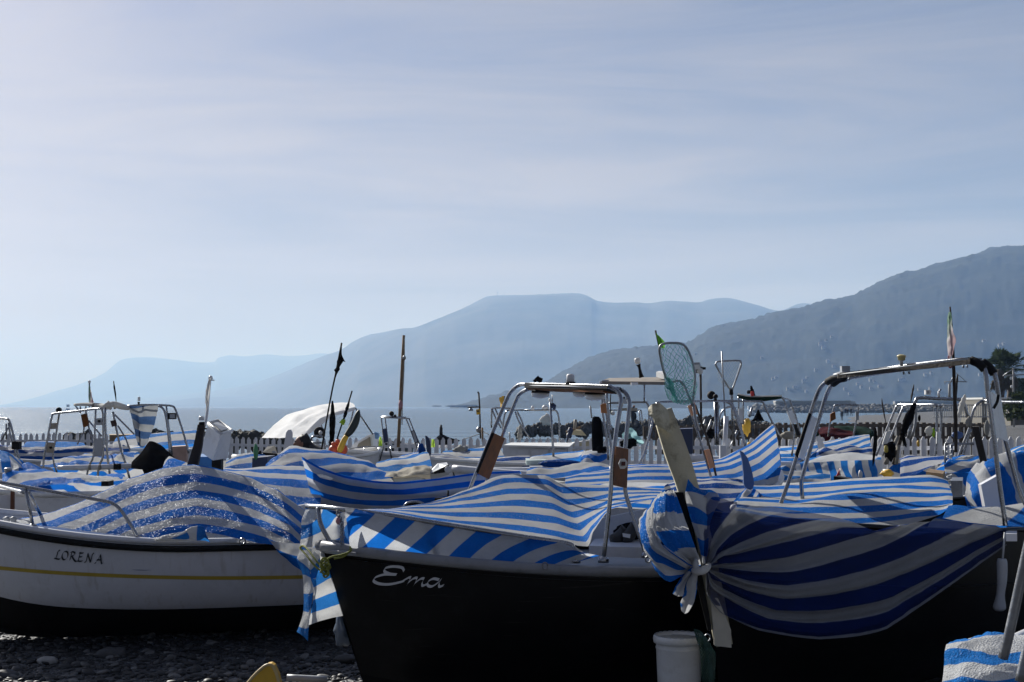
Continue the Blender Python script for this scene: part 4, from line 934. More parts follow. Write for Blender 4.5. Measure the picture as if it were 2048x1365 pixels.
# her seat and inside stern
plate(ema.root, 'bulkhead', PAINTW, [(1190, 1040, 8.7), (1330, 1010, 8.9), (1340, 1070, 8.9), (1180, 1096, 8.7)], .03)
obj('bench', MB().hexa((1178, 1092, 8.1), (1300, 1096, 8.1), (1322, 1072, 8.65), (1190, 1078, 8.65), (0, 0, -.06)), PAINTW, ema.root)
bt = thing('boot', 'pair of dark work boots lying on the white bench of the boat Ema', 'boots', P(1250, 1080, 8.4))
for i, (a, c) in enumerate((((1224, 1080), (1252, 1066)), ((1244, 1078), (1272, 1060)))):
    obj('boot', MB().tube([(a[0], a[1], 8.3), (a[0] + 12, a[1] - 4, 8.32), (c[0] - 6, c[1], 8.36), (c[0], c[1] - 6, 8.36)], [.03, .038, .036, .042], 10, 4), M('dark_leather', (.03, .028, .025), .6, var=.4), bt)
plate(bt, 'patch', WHITE, [(1245, 1067, 8.27), (1261, 1069, 8.27), (1260, 1077, 8.27), (1246, 1074, 8.27)], .004)
blob(None, 'black_bag', BLACKC, (1262, 1062, 8.45), (.09, .06, .05), 4, .3, label='black soft bag behind the boots in the stern of the boat Ema', cat='bag')
# cover over the deck: fan of stripes from the bow rail up to the ridge
er_t = [(690, 1020), (770, 1030), (850, 1042), (950, 1058), (1050, 1073), (1125, 1086), (1176, 1093), (1187, 1064), (1220, 1020), (1300, 1000)]
E_ridge = [(800, 1019), (850, 1008), (905, 992), (950, 972), (1005, 951), (1088, 953), (1118, 968), (1180, 970), (1240, 973), (1330, 978)]
E_yr = [8.0, 8.2, 8.5, 8.75, 9.0, 9.1, 9.1, 9.2, 9.3, 9.4]; E_yf = [7.72, 7.69, 7.68, 7.68, 7.69, 7.71, 7.75, 7.9, 8.1, 8.4]
rows = []
for k, f_ in enumerate((0, .22, .5, .8, 1)):
    row = []
    for i in range(10):
        a, c = er_t[i], E_ridge[i]; g = f_
        x = lerp(a[0], c[0], g); y = lerp(a[1], c[1], g) + (3 if 0 < g < 1 else 0) * (1 - g) * (0 if i < 2 else 1.5)
        row.append((x, y, lerp(E_yf[i], E_yr[i], g), 5.25*(1 - g)**.85 + .35 if i < 6 else 5.25*(1 - g)**.95*[1, .98, .95, .92][i - 6] + .35))
    rows.append(row)
rows.append([(q[0], q[1] + 10, q[2] + .4, q[3] - .8) for q in rows[-1]]); rows.append([(q[0], q[1] + 34, q[2] + .8, q[3] - 2) for q in rows[-1]])
sheet(None, 'boat_cover', TARP, rows, 9, 8, .006, 2.6, 7, label='striped cover stretched in a fan over the deck of the black boat Ema', cat='tarpaulin')
# side panel of that cover, between rail and gunwale
tops = [(690, 1019), (750, 1026), (810, 1035), (870, 1045), (950, 1058), (1050, 1073), (1130, 1087), (1165, 1106)]
bots = [(700, 1096), (760, 1104), (820, 1111), (880, 1118), (960, 1126), (1050, 1132), (1130, 1130), (1200, 1112)]
rows = []
for f_ in (0, .1, .45, .8, 1):
    row = []
    for i in range(8):
        a, c = tops[i], bots[i]; x = lerp(a[0], c[0], f_); y = lerp(a[1], c[1], f_)
        s_ = (x + .95*(y - lerp(1020, 1090, (x - 690)/460)) ) / 82 + .08
        if i >= 5: s_ = s_ - (i - 4)*.28 + f_*.35*(i - 4)
        row.append((x, y - (4 if f_ == 0 else 0), 7.645 + (.05 if f_ == 0 else (.0 if f_ < .5 else .015)), s_))
    rows.append(row)
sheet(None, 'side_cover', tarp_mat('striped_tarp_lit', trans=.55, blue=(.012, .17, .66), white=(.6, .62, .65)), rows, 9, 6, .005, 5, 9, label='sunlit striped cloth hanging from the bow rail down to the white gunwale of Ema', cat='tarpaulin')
# cloth at the bow: hangs in front of the stem
LIT = MATS['striped_tarp_lit']
sheet(None, 'bow_cloth', TARP2, [[(613, 1012, 8.04, .1), (632, 1014, 7.96, .3), (652, 1020, 8.0, .9), (672, 1030, 8.05, 1.2), (692, 1022, 7.78, 1.5)], [(603, 1040, 8.02, .55), (625, 1050, 7.95, .8), (650, 1052, 8.05, 1.1), (675, 1050, 8.1, 1.4), (697, 1050, 7.75, 1.8)],
     [(601, 1066, 7.98, 1.0), (620, 1075, 7.9, 1.25), (650, 1078, 8.02, 1.55), (675, 1080, 8.05, 1.8), (700, 1082, 7.72, 2.2)], [(600, 1092, 7.9, 1.45), (612, 1094, 7.84, 1.6), (645, 1096, 7.95, 1.9), (672, 1098, 8.0, 2.1), (702, 1096, 7.7, 2.4)]], 6, 6, .012, 7, 11, label='striped cloth gathered round the bow rail of Ema above the lime rope', cat='tarpaulin')
sheet(None, 'hanging_flap', TARP2, [[(601, 1094, 7.86, .1), (612, 1096, 7.80, .15), (622, 1098, 7.74, .3), (640, 1102, 7.70, .5)], [(594, 1120, 7.86, .8), (606, 1128, 7.78, .7), (618, 1138, 7.72, .6), (640, 1128, 7.70, .9)], [(604, 1148, 7.84, 1.2), (612, 1155, 7.78, 1.25), (622, 1160, 7.74, 1.3), (630, 1165, 7.74, 1.35)],
     [(608, 1200, 7.86, 1.9), (613, 1204, 7.80, 1.95), (618, 1208, 7.76, 2.0), (625, 1200, 7.74, 2.0)], [(602, 1240, 7.88, 2.5), (607, 1243, 7.82, 2.5), (613, 1247, 7.78, 2.55), (619, 1245, 7.75, 2.6)], [(593, 1264, 7.9, 2.9), (600, 1268, 7.84, 2.95), (608, 1274, 7.80, 3.0), (615, 1283, 7.78, 3.1)]], 5, 7, .008, 7, 13, label='narrow striped tail of cloth hanging lowest beside the bow of Ema', cat='tarpaulin')
sheet(None, 'hanging_flap', TARP2, [[(628, 1104, 7.72, .2), (640, 1104, 7.74, .3), (650, 1106, 7.78, .4), (658, 1110, 7.82, .5)], [(620, 1150, 7.73, .75), (636, 1148, 7.74, .85), (650, 1143, 7.78, .95), (664, 1140, 7.82, 1.0)], [(628, 1180, 7.72, 1.3), (643, 1176, 7.73, 1.38), (660, 1172, 7.77, 1.45), (676, 1168, 7.82, 1.5)],
     [(624, 1215, 7.72, 2.0), (643, 1212, 7.73, 2.05), (664, 1207, 7.78, 2.1), (684, 1202, 7.83, 2.15)], [(617, 1251, 7.73, 2.65), (640, 1243, 7.73, 2.65), (666, 1236, 7.78, 2.65), (693, 1231, 7.84, 2.65)]], 6, 7, .009, 6, 14, label='broad striped flap hanging in front of the stem of Ema under the lime rope', cat='tarpaulin')
rp = thing('rope', 'lime green mooring rope knotted round the bow of Ema', 'rope', P(650, 1120, 7.66))
for pts in ([(600, 1096, 7.8), (606, 1092, 7.78), (616, 1100, 7.72), (628, 1116, 7.66), (640, 1130, 7.62), (650, 1134, 7.62)], [(600, 1097, 7.8), (612, 1110, 7.74), (626, 1128, 7.68), (640, 1140, 7.64), (652, 1136, 7.62)], [(700, 1094, 7.62), (702, 1102, 7.6), (684, 1110, 7.6), (664, 1114, 7.6), (652, 1122, 7.6), (650, 1134, 7.6)], [(702, 1096, 7.62), (690, 1112, 7.6), (668, 1118, 7.6)]):
    obj('strand', MB().tube(pts, .0055, 6, 5), ROPEY, rp)
kn = MB(); kr = random.Random(4)
for i in range(5): kn.tube([P(650, 1128, 7.6) + Vector((cos(a + i)*.028*kr.uniform(.5, 1.), sin(a*2)*.012, sin(a + i)*.034*kr.uniform(.7, 1.) + (-.01*i))) for a in [j*pi/5 for j in range(10)]], .0055, 6, 3)
obj('knot', kn, ROPEY, rp)
blob(None, 'water_bottle', M('clear_blue_plastic', (.10, .13, .18), .15, spec=.8), (689, 1261, 8.0), (.055, .06, .085), 3, .35, label='crumpled bluish plastic bag caught at the stem of Ema near the shingle', cat='plastic bag', org=None).name = 'plastic_bag'

# ================================================================== black boat with the tied cover (right)
A3 = R(47)
rb = boat('black boat at the right with a tall cream stem post and big dark steel arch', (.93, 7.16), (.93 + 4.6*cos(A3), 7.16 + 4.6*sin(A3)), 1.62, 1.17, 1.0, 1.02, top=BLACKP, rake=.2, transom=.7, kw=.12, xy=True, rail=BLACKP, gun=.015, shelf=.3)
obj('stem_post', MB().tube([P(1324, 822, 7.08), P(1352, 905, 7.08), P(1378, 985, 7.09), P(1415, 1130, 7.10), P(1447, 1288, 7.12)], [.066, .078, .07, .066, .058], 4, 3), CREAM, rb.root)
plate(rb.root, 'post_cheek', BLACKP, [(1350, 985, 7.04), (1366, 985, 7.03), (1388, 1060, 7.04), (1424, 1260, 7.06), (1416, 1262, 7.06)], .03)
sheet(rb.root, 'post_hood', CREAM, [[(1296, 816, 7.02, 0), (1304, 808, 7.0, 0), (1320, 806, 7.0, 0), (1336, 820, 7.03, 0)], [(1298, 832, 6.98, 0), (1308, 830, 6.96, 0), (1324, 830, 6.97, 0), (1340, 840, 7.0, 0)], [(1305, 836, 7.0, 0), (1310, 850, 6.97, 0), (1326, 858, 6.97, 0), (1344, 870, 7.0, 0)]], 5, 5, .006, 12, 2)
plate(rb.root, 'stem_plate', M('cream_plain', (.46, .43, .36), .6, var=.12), [(1420, 1180, 7.03), (1428, 1178, 7.03), (1462, 1260, 7.05), (1463, 1296, 7.06), (1430, 1292, 7.05)], .04)
obj('stem_ring', MB().tube([P(1415, 1276, 7.02) + Vector((cos(a)*.014, 0, sin(a)*.018)) for a in [i*pi/5 for i in range(11)]], .004, 5), DULL, rb.root)
# big arch
bo = [(1556, 1022, 9.05), (1575, 970, 9.05), (1598, 900, 9.04), (1622, 825, 9.03), (1636, 785, 9.0), (1648, 768, 8.95), (1668, 757, 8.85), (1700, 750, 8.7), (1800, 734, 8.3), (1900, 722, 7.95), (1938, 721, 7.83), (1958, 727, 7.78), (1970, 742, 7.76), (1975, 780, 7.75), (1986, 860, 7.74), (1998, 960, 7.73), (2011, 1052, 7.72)]
bi = [(1609, 1030, 9.35), (1603, 975, 9.32), (1606, 950, 9.3), (1626, 880, 9.28), (1642, 825, 9.26), (1653, 790, 9.22), (1664, 770, 9.15), (1682, 760, 9.05), (1720, 752, 8.9), (1820, 737, 8.5), (1920, 724, 8.15), (1962, 724, 8.05), (1980, 732, 8.02), (1990, 752, 8.0), (1996, 785, 8.0), (2004, 850, 8.0), (2016, 900, 8.0), (2024, 930, 8.0), (2038, 980, 8.0), (2052, 1010, 8.0)]
tube(rb.root, 'arch_tube', STEEL, .0185, bo, 4, 10); tube(rb.root, 'arch_tube', STEEL, .0185, bi, 4, 10)
for a, c in (((1655, 764, 8.92), (1690, 752, 8.74)), ((1942, 721, 7.81), (1968, 738, 7.75)), ((1666, 768, 9.12), (1690, 757, 9.0)), ((1965, 724, 8.04), (1988, 748, 8.0))): tube(rb.root, 'grip_tape', BLACK, .024, [a, ((a[0]+c[0])/2, (a[1]+c[1])/2 - 3, (a[2]+c[2])/2), c], 3)
obj('arch_shelf', MB().hexa((1680, 746, 8.66), (1938, 715, 7.76), (1964, 717, 8.1), (1702, 748, 9.0), (0, 0, -.022)), BLACK, rb.root)
obj('shelf_edge', MB().plate([(1676, 748, 8.62), (1940, 716.5, 7.72), (1940, 729, 7.72), (1676, 757, 8.62)], .02), DARKW, rb.root); tube(rb.root, 'edge_strip', GREY, .004, [(1680, 749, 8.61), (1936, 718, 7.71)], 1)
plate(rb.root, 'side_board', WHITE, [(1621, 830, 9.0), (1635, 837, 9.2), (1608, 921, 9.2), (1597, 914, 9.0)], .02)
plate(rb.root, 'board_edge', BLACK, [(1618, 826, 8.98), (1623, 829, 8.98), (1596, 916, 8.98), (1590, 910, 8.98)], .02)
plate(rb.root, 'side_board', WHITE, [(1977, 782, 7.72), (2000, 792, 7.95), (2018, 885, 7.95), (1989, 873, 7.72)], .02)
tube(rb.root, 'strap', BLACK, .008, [(1997, 790, 7.7), (1994, 805, 7.7), (1987, 817, 7.7)])
ant = obj('antenna_stub', MB().box(P(1690, 740, 8.72), (.05, .05, .045)), GREY, rb.root); lathe(ant, 'antenna_base', GREY, (1690, 748, 8.72), [(.075, -.012), (.07, .0), (.03, .014)])
bcn = lathe(rb.root, 'beacon', M('yellowed_lens', (.62, .53, .25), .3, var=.15), (1803, 719, 8.25), [(.01, -.01), (.022, -.004), (.022, .012), (.026, .015), (.026, .021), (.022, .024), (.012, .028)]); lathe(bcn, 'beacon_stem', WHITE, (1803, 732, 8.25), [(.01, -.01), (.01, .026), (.018, .032)])
for px in (1698, 1807, 1818, 1926, 1934): tube(rb.root, 'hook', DULL, .006, [(px, table([(1690, 757), (1940, 730)], px), 8.25), (px + 1, table([(1690, 757), (1940, 730)], px) + 5, 8.25)], 1)
fl = thing('flag', 'faded green white and red flag furled on a black pole over the right steel arch', 'flag', P(1911, 900, 8.05))
tube(fl, 'pole', DARKW, [.005, .006, .009, .009, .011, .009], [(1900, 614, 8.02), (1903, 650, 8.02), (1907, 725, 8.03), (1909, 790, 8.04), (1911, 830, 8.04), (1912, 905, 8.05)], 3, 6)
def tri_flag():
    m, nt, b, o = new_mat('faded_tricolour'); N = nt.nodes.new; l = nt.links.new
    uv = N('ShaderNodeUVMap'); sx = N('ShaderNodeSeparateXYZ'); l(uv.outputs['UV'], sx.inputs[0]); rp = N('ShaderNodeValToRGB'); e = rp.color_ramp.elements
    e[0].position = .2; e[0].color = (.13, .24, .17, 1); e[1].position = .42; e[1].color = (.5, .52, .5, 1); k = e.new(.62); k.color = (.50, .42, .44, 1); k = e.new(.9); k.color = (.42, .29, .31, 1)
    tcn = N('ShaderNodeTexCoord'); nz = N('ShaderNodeTexNoise'); nz.inputs['Scale'].default_value = 30; l(tcn.outputs['Object'], nz.inputs['Vector'])
    ad = N('ShaderNodeMath'); ad.operation = 'MULTIPLY_ADD'; ad.inputs[1].default_value = .35; l(nz.outputs['Fac'], ad.inputs[0]); l(sx.outputs['Y'], ad.inputs[2])
    sb = N('ShaderNodeMath'); sb.operation = 'SUBTRACT'; sb.inputs[1].default_value = .17; l(ad.outputs[0], sb.inputs[0]); l(sb.outputs[0], rp.inputs['Fac']); l(rp.outputs['Color'], b.inputs['Base Color']); b.inputs['Roughness'].default_value = .8
    tr = N('ShaderNodeBsdfTranslucent'); l(rp.outputs['Color'], tr.inputs['Color']); mix = N('ShaderNodeMixShader'); mix.inputs[0].default_value = .35; l(b.outputs[0], mix.inputs[1]); l(tr.outputs[0], mix.inputs[2]); l(mix.outputs[0], o.inputs['Surface']); return m
TRI = tri_flag()
sheet(fl, 'flag_cloth', TRI, [[(1896, 625, 8.0, 0), (1900, 624, 7.97, 0), (1902, 625, 8.0, 0)], [(1894, 650, 8.0, .2), (1899, 652, 7.95, .25), (1905, 655, 8.0, .5)], [(1893, 675, 8.0, .35), (1901, 676, 7.95, .6), (1911, 678, 8.0, .9)], [(1895, 700, 8.0, .5), (1903, 698, 7.95, .75), (1911, 686, 8.0, 1)], [(1898, 720, 8.0, .6), (1902, 716, 7.96, .8), (1906, 708, 8.0, 1)]], 6, 6, .01, 14, 4)
tube(fl, 'tie', M('pink_cord', (.4, .15, .17), .8), .005, [(1897, 712, 7.98), (1899, 735, 7.98), (1906, 730, 7.98), (1905, 722, 7.98)])
# the tied cover: a fan of gathered stripes round the knot
K3 = (1405, 1139); Yk = 6.98
def Yr3(px): return min(rb.Yn(px) - .09, table([(1380, 7.02), (1430, 7.0), (2100, 9)], px))
def rr3(pts, s): return [(1200 + u/2.936, 900 + v/2.936, Yr3(1200 + u/2.936) - .03, s) for u, v in pts]
fan = [rr3(p, s) for p, s in (
    ([(610, 700), (600, 600), (592, 500), (585, 400), (590, 300), (640, 250), (690, 262)], -.55),
    ([(615, 695), (622, 590), (632, 500), (645, 410), (668, 330), (700, 300), (730, 297)], -.05),
    ([(622, 690), (660, 585), (730, 490), (820, 420), (905, 365), (970, 345), (1030, 340)], .45),
    ([(628, 688), (690, 600), (800, 520), (930, 450), (1080, 405), (1220, 380), (1330, 385)], .95),
    ([(632, 687), (700, 630), (840, 575), (1010, 520), (1210, 465), (1360, 432), (1480, 422)], 1.45),
    ([(634, 688), (710, 655), (860, 632), (1060, 590), (1280, 535), (1480, 482), (1640, 482)], 1.95),
    ([(636, 690), (715, 680), (890, 684), (1100, 668), (1340, 612), (1600, 535), (1850, 430)], 2.45),
    ([(636, 693), (715, 705), (895, 738), (1110, 752), (1380, 700), (1670, 610), (2020, 418)], 2.95),
    ([(634, 697), (705, 738), (880, 800), (1100, 834), (1400, 800), (1730, 705), (2330, 450)], 3.45),
    ([(632, 700), (690, 768), (850, 850), (1060, 908), (1370, 890), (1720, 810), (2395, 475)], 3.95),
    ([(628, 705), (668, 796), (815, 885), (1020, 966), (1340, 978), (1710, 905), (2393, 500)], 4.45),
    ([(624, 710), (645, 818), (770, 915), (970, 1014), (1300, 1056), (1690, 985), (2390, 530)], 4.95),
    ([(622, 715), (630, 850), (720, 960), (930, 1060), (1290, 1112), (1680, 1050), (2386, 560)], 5.3))]
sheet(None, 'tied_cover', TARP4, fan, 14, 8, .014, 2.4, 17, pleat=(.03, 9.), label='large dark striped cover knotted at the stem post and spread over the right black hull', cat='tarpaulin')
lobe = [[(u, v, Y, s) for u, v, Y, s in row] for row in (
    [c8(590, 680, 6.98, .2), c8(560, 600, 6.95, .6), c8(520, 480, 6.9, 1.2), c8(480, 360, 6.9, 1.8), c8(440, 260, 7.0, 2.4), c8(432, 235, 7.12, 2.6)],
    [c8(570, 684, 6.96, .2), c8(520, 620, 6.88, .5), c8(440, 520, 6.8, 1.0), c8(390, 390, 6.8, 1.6), c8(385, 280, 6.92, 2.2), c8(400, 240, 7.1, 2.5)],
    [c8(555, 686, 6.95, .4), c8(480, 640, 6.86, .6), c8(370, 560, 6.76, .9), c8(310, 440, 6.8, 1.4), c8(320, 330, 6.95, 2.0), c8(350, 262, 7.12, 2.4)],
    [c8(545, 690, 6.95, .8), c8(450, 668, 6.86, .9), c8(330, 610, 6.78, 1.05), c8(255, 500, 6.85, 1.3), c8(250, 400, 7.0, 1.6), c8(330, 300, 7.2, 1.9)],
    [c8(540, 696, 6.95, 1.3), c8(450, 700, 6.88, 1.35), c8(360, 690, 6.84, 1.45), c8(300, 640, 6.92, 1.5), c8(245, 500, 7.1, 1.5), c8(232, 420, 7.3, 1.5)],
    [c8(545, 702, 6.96, 1.75), c8(480, 740, 6.92, 1.85), c8(420, 778, 6.92, 2.0), c8(370, 750, 7.02, 2.0), c8(310, 660, 7.2, 1.9), c8(262, 520, 7.4, 1.8)])]
inner = [lobe[0], lobe[1], lobe[2]]
outer = [[(x, y, Y + .012, .62*k + .10*c) for c, (x, y, Y, _) in enumerate(lobe[2 + k])] for k in range(4)]
sheet(None, 'tied_cover', TARP, outer, 9, 10, .010, 5.5, 19, pleat=(.02, 9.), label='bulging bundle of striped cloth gathered left of the cream stem post', cat='tarpaulin')
sheet(None, 'tied_cover', TARP, inner, 9, 10, .010, 5.5, 18, pleat=(.018, 11.), label='narrow folds of striped cloth tight against the left side of the cream stem post', cat='tarpaulin')
sheet(None, 'shoulder_cloth', TARP, [[c8(520, 170, 7.0, 3.0), c8(550, 215, 7.02, 3.0), c8(590, 232, 7.05, 3.0), c8(650, 232, 7.1, 3.05), c8(700, 262, 7.12, 3.1)], [c8(500, 250, 6.97, 2.7), c8(545, 262, 6.96, 2.65), c8(590, 275, 6.97, 2.65), c8(640, 285, 7.0, 2.7), c8(705, 296, 7.02, 2.75)],
     [c8(508, 320, 6.97, 2.3), c8(555, 330, 6.95, 2.25), c8(600, 350, 6.95, 2.25), c8(640, 370, 6.98, 2.3), c8(690, 330, 7.0, 2.4)], [c8(540, 430, 6.97, 1.7), c8(570, 440, 6.95, 1.7), c8(600, 445, 6.95, 1.7), c8(625, 450, 6.97, 1.7), c8(650, 420, 7., 1.9)], [c8(580, 560, 6.97, 1.0), c8(598, 570, 6.95, 1.), c8(610, 575, 6.95, 1.), c8(622, 570, 6.97, 1.), c8(640, 520, 7., 1.2)], [c8(600, 665, 6.97, .5), c8(607, 668, 6.95, .5), c8(612, 670, 6.95, .5), c8(618, 668, 6.97, .5), c8(625, 660, 7., .6)]], 6, 6, .01, 7, 21, label='striped cloth drawn in vertical folds down the right side of the cream stem post', cat='tarpaulin')
knt = thing('cloth_knot', 'white cloth knot tied round the cream stem post', 'knot', P(1398, 1140, 6.93))
obj('wrap', MB().tube([P(1382, 1138, 6.94), P(1396, 1144, 6.86), P(1412, 1138, 6.9), P(1418, 1130, 6.98)], [.014, .019, .018, .012], 8, 4), WHITEC, knt)
obj('wrap', MB().tube([P(1390, 1120, 6.92), P(1393, 1136, 6.88), P(1400, 1146, 6.88)], [.013, .016, .015], 8, 4), WHITEC, knt)
plate(knt, 'end', WHITEC, [(1402, 1134, 6.86), (1416, 1130, 6.86), (1412, 1146, 6.87), (1400, 1143, 6.86)], .012)
tl = thing('knot_tails', 'two short striped tails hanging under the white knot on the stem post', 'cloth tails', P(1375, 1222, 6.93))
sheet(tl, 'tail', TARP, [[c8(560, 690, 6.93, 0), c8(545, 690, 6.9, .1), c8(530, 700, 6.93, .2)], [c8(530, 730, 6.93, .4), c8(510, 735, 6.88, .3), c8(480, 745, 6.93, .2)], [c8(500, 790, 6.94, .45), c8(470, 800, 6.9, .3), c8(440, 810, 6.94, .15)], [c8(490, 860, 6.95, .6), c8(455, 860, 6.92, .4), c8(425, 845, 6.95, .2)]], 5, 5, .008, 9, 3)
sheet(tl, 'tail', TARP, [[c8(575, 700, 6.92, .6), c8(560, 705, 6.88, .7), c8(545, 712, 6.92, .8)], [c8(568, 770, 6.92, .2), c8(540, 775, 6.86, .5), c8(510, 780, 6.92, .75)], [c8(565, 840, 6.94, .1), c8(530, 850, 6.88, .6), c8(490, 860, 6.93, .9)], [c8(545, 900, 6.95, .3), c8(510, 905, 6.9, .25), c8(475, 900, 6.95, .2)], [c8(515, 955, 6.96, .3), c8(497, 962, 6.94, .3), c8(480, 945, 6.96, .3)]], 5, 5, .008, 9, 5)
# cover behind the arch legs on the same boat, and the flat cover to the right of the arch
cover('stern_cover', 'flat striped cover beyond the right leg of the big steel arch', [(1885, 1036, 1.2), (1940, 1046, 1.5), (2000, 1052, 1.7), (2060, 1056, 2.1), (2130, 1056, 2.6)], [(1905, 1022, .7), (1950, 1022, .9), (2000, 1020, 1.1), (2060, 1010, 1.5), (2130, 1005, 2.)], 7.75, 8.5, seed=30)
fnd = thing('fender', 'grey hanging fender tube on the right end of the black hull', 'fender', P(2006, 1215, 7.65))
tube(fnd, 'fender_body', GREY, [.022, .028, .026, .022, .034, .022], [(2004, 1118, 7.65), (2004, 1128, 7.65), (2004, 1160, 7.65), (2001, 1190, 7.65), (1999, 1215, 7.65), (1999, 1222, 7.65)], 3, 12); tube(fnd, 'lanyard', GREY, .006, [(2010, 1065, 7.66), (2005, 1120, 7.65)], 1)
obj('gunwale_end', MB().hexa((2012, 1068, 7.66), (2034, 1068, 7.68), (2034, 1062, 7.9), (2012, 1062, 7.9), (0, 0, -.04)), PAINTW, rb.root)
# bucket
bx, by, bz = P(1358, 1290, 7.42).x, 7.42, .155
bk = thing('bucket', 'white plastic bucket with a lid in front of the cream stem post', 'bucket', Vector((bx, by, bz)))
B0 = Vector((bx, by, bz))
obj('body', MB().lathe(B0, [(.102, 0), (.106, .01), (.114, .18), (.118, .29), (.121, .30), (.121, .305), (.118, .31), (.120, .335)], seg=40), WHITE, bk)
obj('lid', MB().lathe(B0, [(.122, .325), (.131, .328), (.134, .345), (.131, .362), (.125, .366), (.119, .358), (.112, .352), (.0, .354)], seg=40), WHITE, bk)
lt = MB()
for i in range(24):
    a = i*pi/12; lt.box(B0 + Vector((cos(a)*.123, sin(a)*.123, .367)), (.020, .006, .004), Matrix.Rotation(a + pi/2, 3, 'Z'))
obj('lid_tabs', lt, GREY, bk); blob(bk, 'lid_scum', M('lid_dirt', (.33, .33, .31), .6, var=.4, scale=20), B0 + Vector((0, 0, .354)), (.09, .08, .004), 2, .4)
obj('timber_block', MB().box((bx, by, .077), (.34, .28, .155)), DARKW, label='dark timber block that the white bucket stands on', cat='timber')
# green net hanging at the stem
def netting(par, name, mat, rows, nu, nv, r=.0022, amp=.0, seed=0, **k):
    m0 = MB().sheet(rows, nu, nv, amp, 6, seed); nc = (len(rows[0]) - 1)*nu + 1; nr = (len(rows) - 1)*nv + 1; m = MB()
    for i in range(nr - 1):
        for j in range(nc):
            if (i + j) % 2: continue
            for dj in (1, -1):
                if 0 <= j + dj < nc: m.tube([m0.v[i*nc + j], m0.v[(i+1)*nc + j + dj]], r, 3, 0, False)
    return obj(name, m, mat, par, **k)
netting(None, 'fishing_net', GREENN, [[(1388, 1258, 6.98), (1400, 1262, 6.95), (1412, 1275, 6.98)], [(1398, 1300, 6.98), (1414, 1302, 6.94), (1430, 1305, 6.98)], [(1402, 1340, 7.0), (1418, 1340, 6.96), (1432, 1338, 7.0)], [(1404, 1380, 7.02), (1420, 1380, 6.98), (1430, 1378, 7.02)]], 9, 12, .0028, .012, 3, label='dark green net hanging beside the bucket at the foot of the stem post', cat='net')
# ================================================================== corner boat
cb = boat('boat in the bottom right corner under a striped cover with two bare steel legs', (2130, 4.6), (2330, 7.0), 1.2, .70, .62, .65, rail=PAINTW)
sheet(None, 'boat_cover', TARP2, [[(1884, 1400, 4.75, 2.2), (1930, 1404, 4.62, 2.3), (1990, 1408, 4.6, 2.4), (2060, 1412, 4.6, 2.5), (2130, 1412, 4.7, 2.6)], [(1887, 1350, 4.8, 1.5), (1925, 1352, 4.68, 1.65), (1985, 1345, 4.62, 1.45), (2050, 1352, 4.62, 1.7), (2130, 1350, 4.7, 1.7)],
      [(1890, 1310, 4.85, .85), (1926, 1312, 4.78, .9), (1980, 1312, 4.75, .75), (2045, 1318, 4.72, 1.0), (2130, 1310, 4.8, 1.0)], [(1893, 1290, 4.92, .3), (1930, 1283, 4.92, .3), (1990, 1274, 4.95, .15), (2048, 1276, 4.95, .25), (2130, 1262, 4.95, .2)], [(1900, 1300, 5.4, -.5), (1935, 1290, 5.4, -.5), (1990, 1284, 5.4, -.5), (2048, 1282, 5.4, -.5), (2130, 1270, 5.4, -.5)]], 9, 9, .014, 6.5, 23, label='crumpled striped cover filling the bottom right corner of the picture', cat='tarpaulin')
tube(cb.root, 'arch_leg', DULL, .017, [(2006, 1316, 4.6), (2018, 1270, 4.58), (2046, 1140, 4.55), (2075, 1010, 4.5)], 3); tube(cb.root, 'arch_leg', DULL, .017, [(2040, 1364, 4.5), (2052, 1310, 4.5), (2080, 1180, 4.48)], 3)
# yellow scoop and pipe on the shingle
ys_ = thing('yellow_float', 'yellow plastic float standing up from the shingle at the bottom edge', 'float', Vector((P(528, 1350, 8.2).x, 8.2, 0)))
FB = [(488, 1376, 8.15), (508, 1352, 8.15), (524, 1337, 8.15), (533, 1331, 8.15), (540, 1330, 8.15), (546, 1334, 8.15), (554, 1352, 8.15), (562, 1385, 8.15), (570, 1420, 8.15), (470, 1420, 8.15)]
obj('float_body', MB().plate(FB, .10), YELLOW, ys_)
obj('float_rim', MB().tube(FB[:8], .009, 8, 3), M('pale_yellow_plastic', (.62, .46, .20), .5), ys_)
pt_ = MB().tube([(574, 1356, 8.75), (612, 1358, 8.75), (654, 1360, 8.75)], .022, 12, 2); o_ = obj('pipe', pt_, GREY, label='short grey plastic pipe lying on the dark shingle near the yellow float', cat='pipe')
cr_ = MB(); crr = random.Random(8)
for i in range(14):
    q = P(1100 + crr.uniform(0, 190), 1350 + crr.uniform(-8, 10), 8.6 + crr.uniform(-.1, .3)); q.z = max(.01, q.z); cr_.blob(q, (crr.uniform(.03, .09), .04, .02), i, .5, 2)
obj('net_heap', cr_, BLACKC, label='dark crumpled net lying on the shingle behind the white bucket', cat='net')
# ================================================================== boats behind, left to right
def horn(par, name, c, r, d=.05, mat=BLACK):
    return obj(name, MB().lathe(Vector(P(*c)) + Vector((0, d/2, 0)), [(r*.3, -d), (r, -d*.5), (r, 0), (r*.6, d*.5)], (0, -1, .15)), mat, par)
def disc(par, name, mat, c, r, th=.03, ax=(0, -1, .1), **k): return obj(name, MB().lathe(P(*c), [(r*.85, -th/2), (r, -th/4), (r, th/4), (r*.85, th/2)], ax, 18), mat, par, **k)
def spindle(par, name, mat, pts, rmax, seed=0, **k):
    "furled cloth round a stick"
    p = [W(q) for q in pts]; q = cr([tuple(v) for v in p], 5); n = len(q); rn = random.Random(seed)
    rr = [max(.15, sin(pi * min(1, (i/(n-1))*.95 + .05))**.6) * rmax * rn.uniform(.75, 1.15) for i in range(n)]
    return obj(name, MB().tube([Vector(v) for v in q], rr, 7), mat, par, **k)

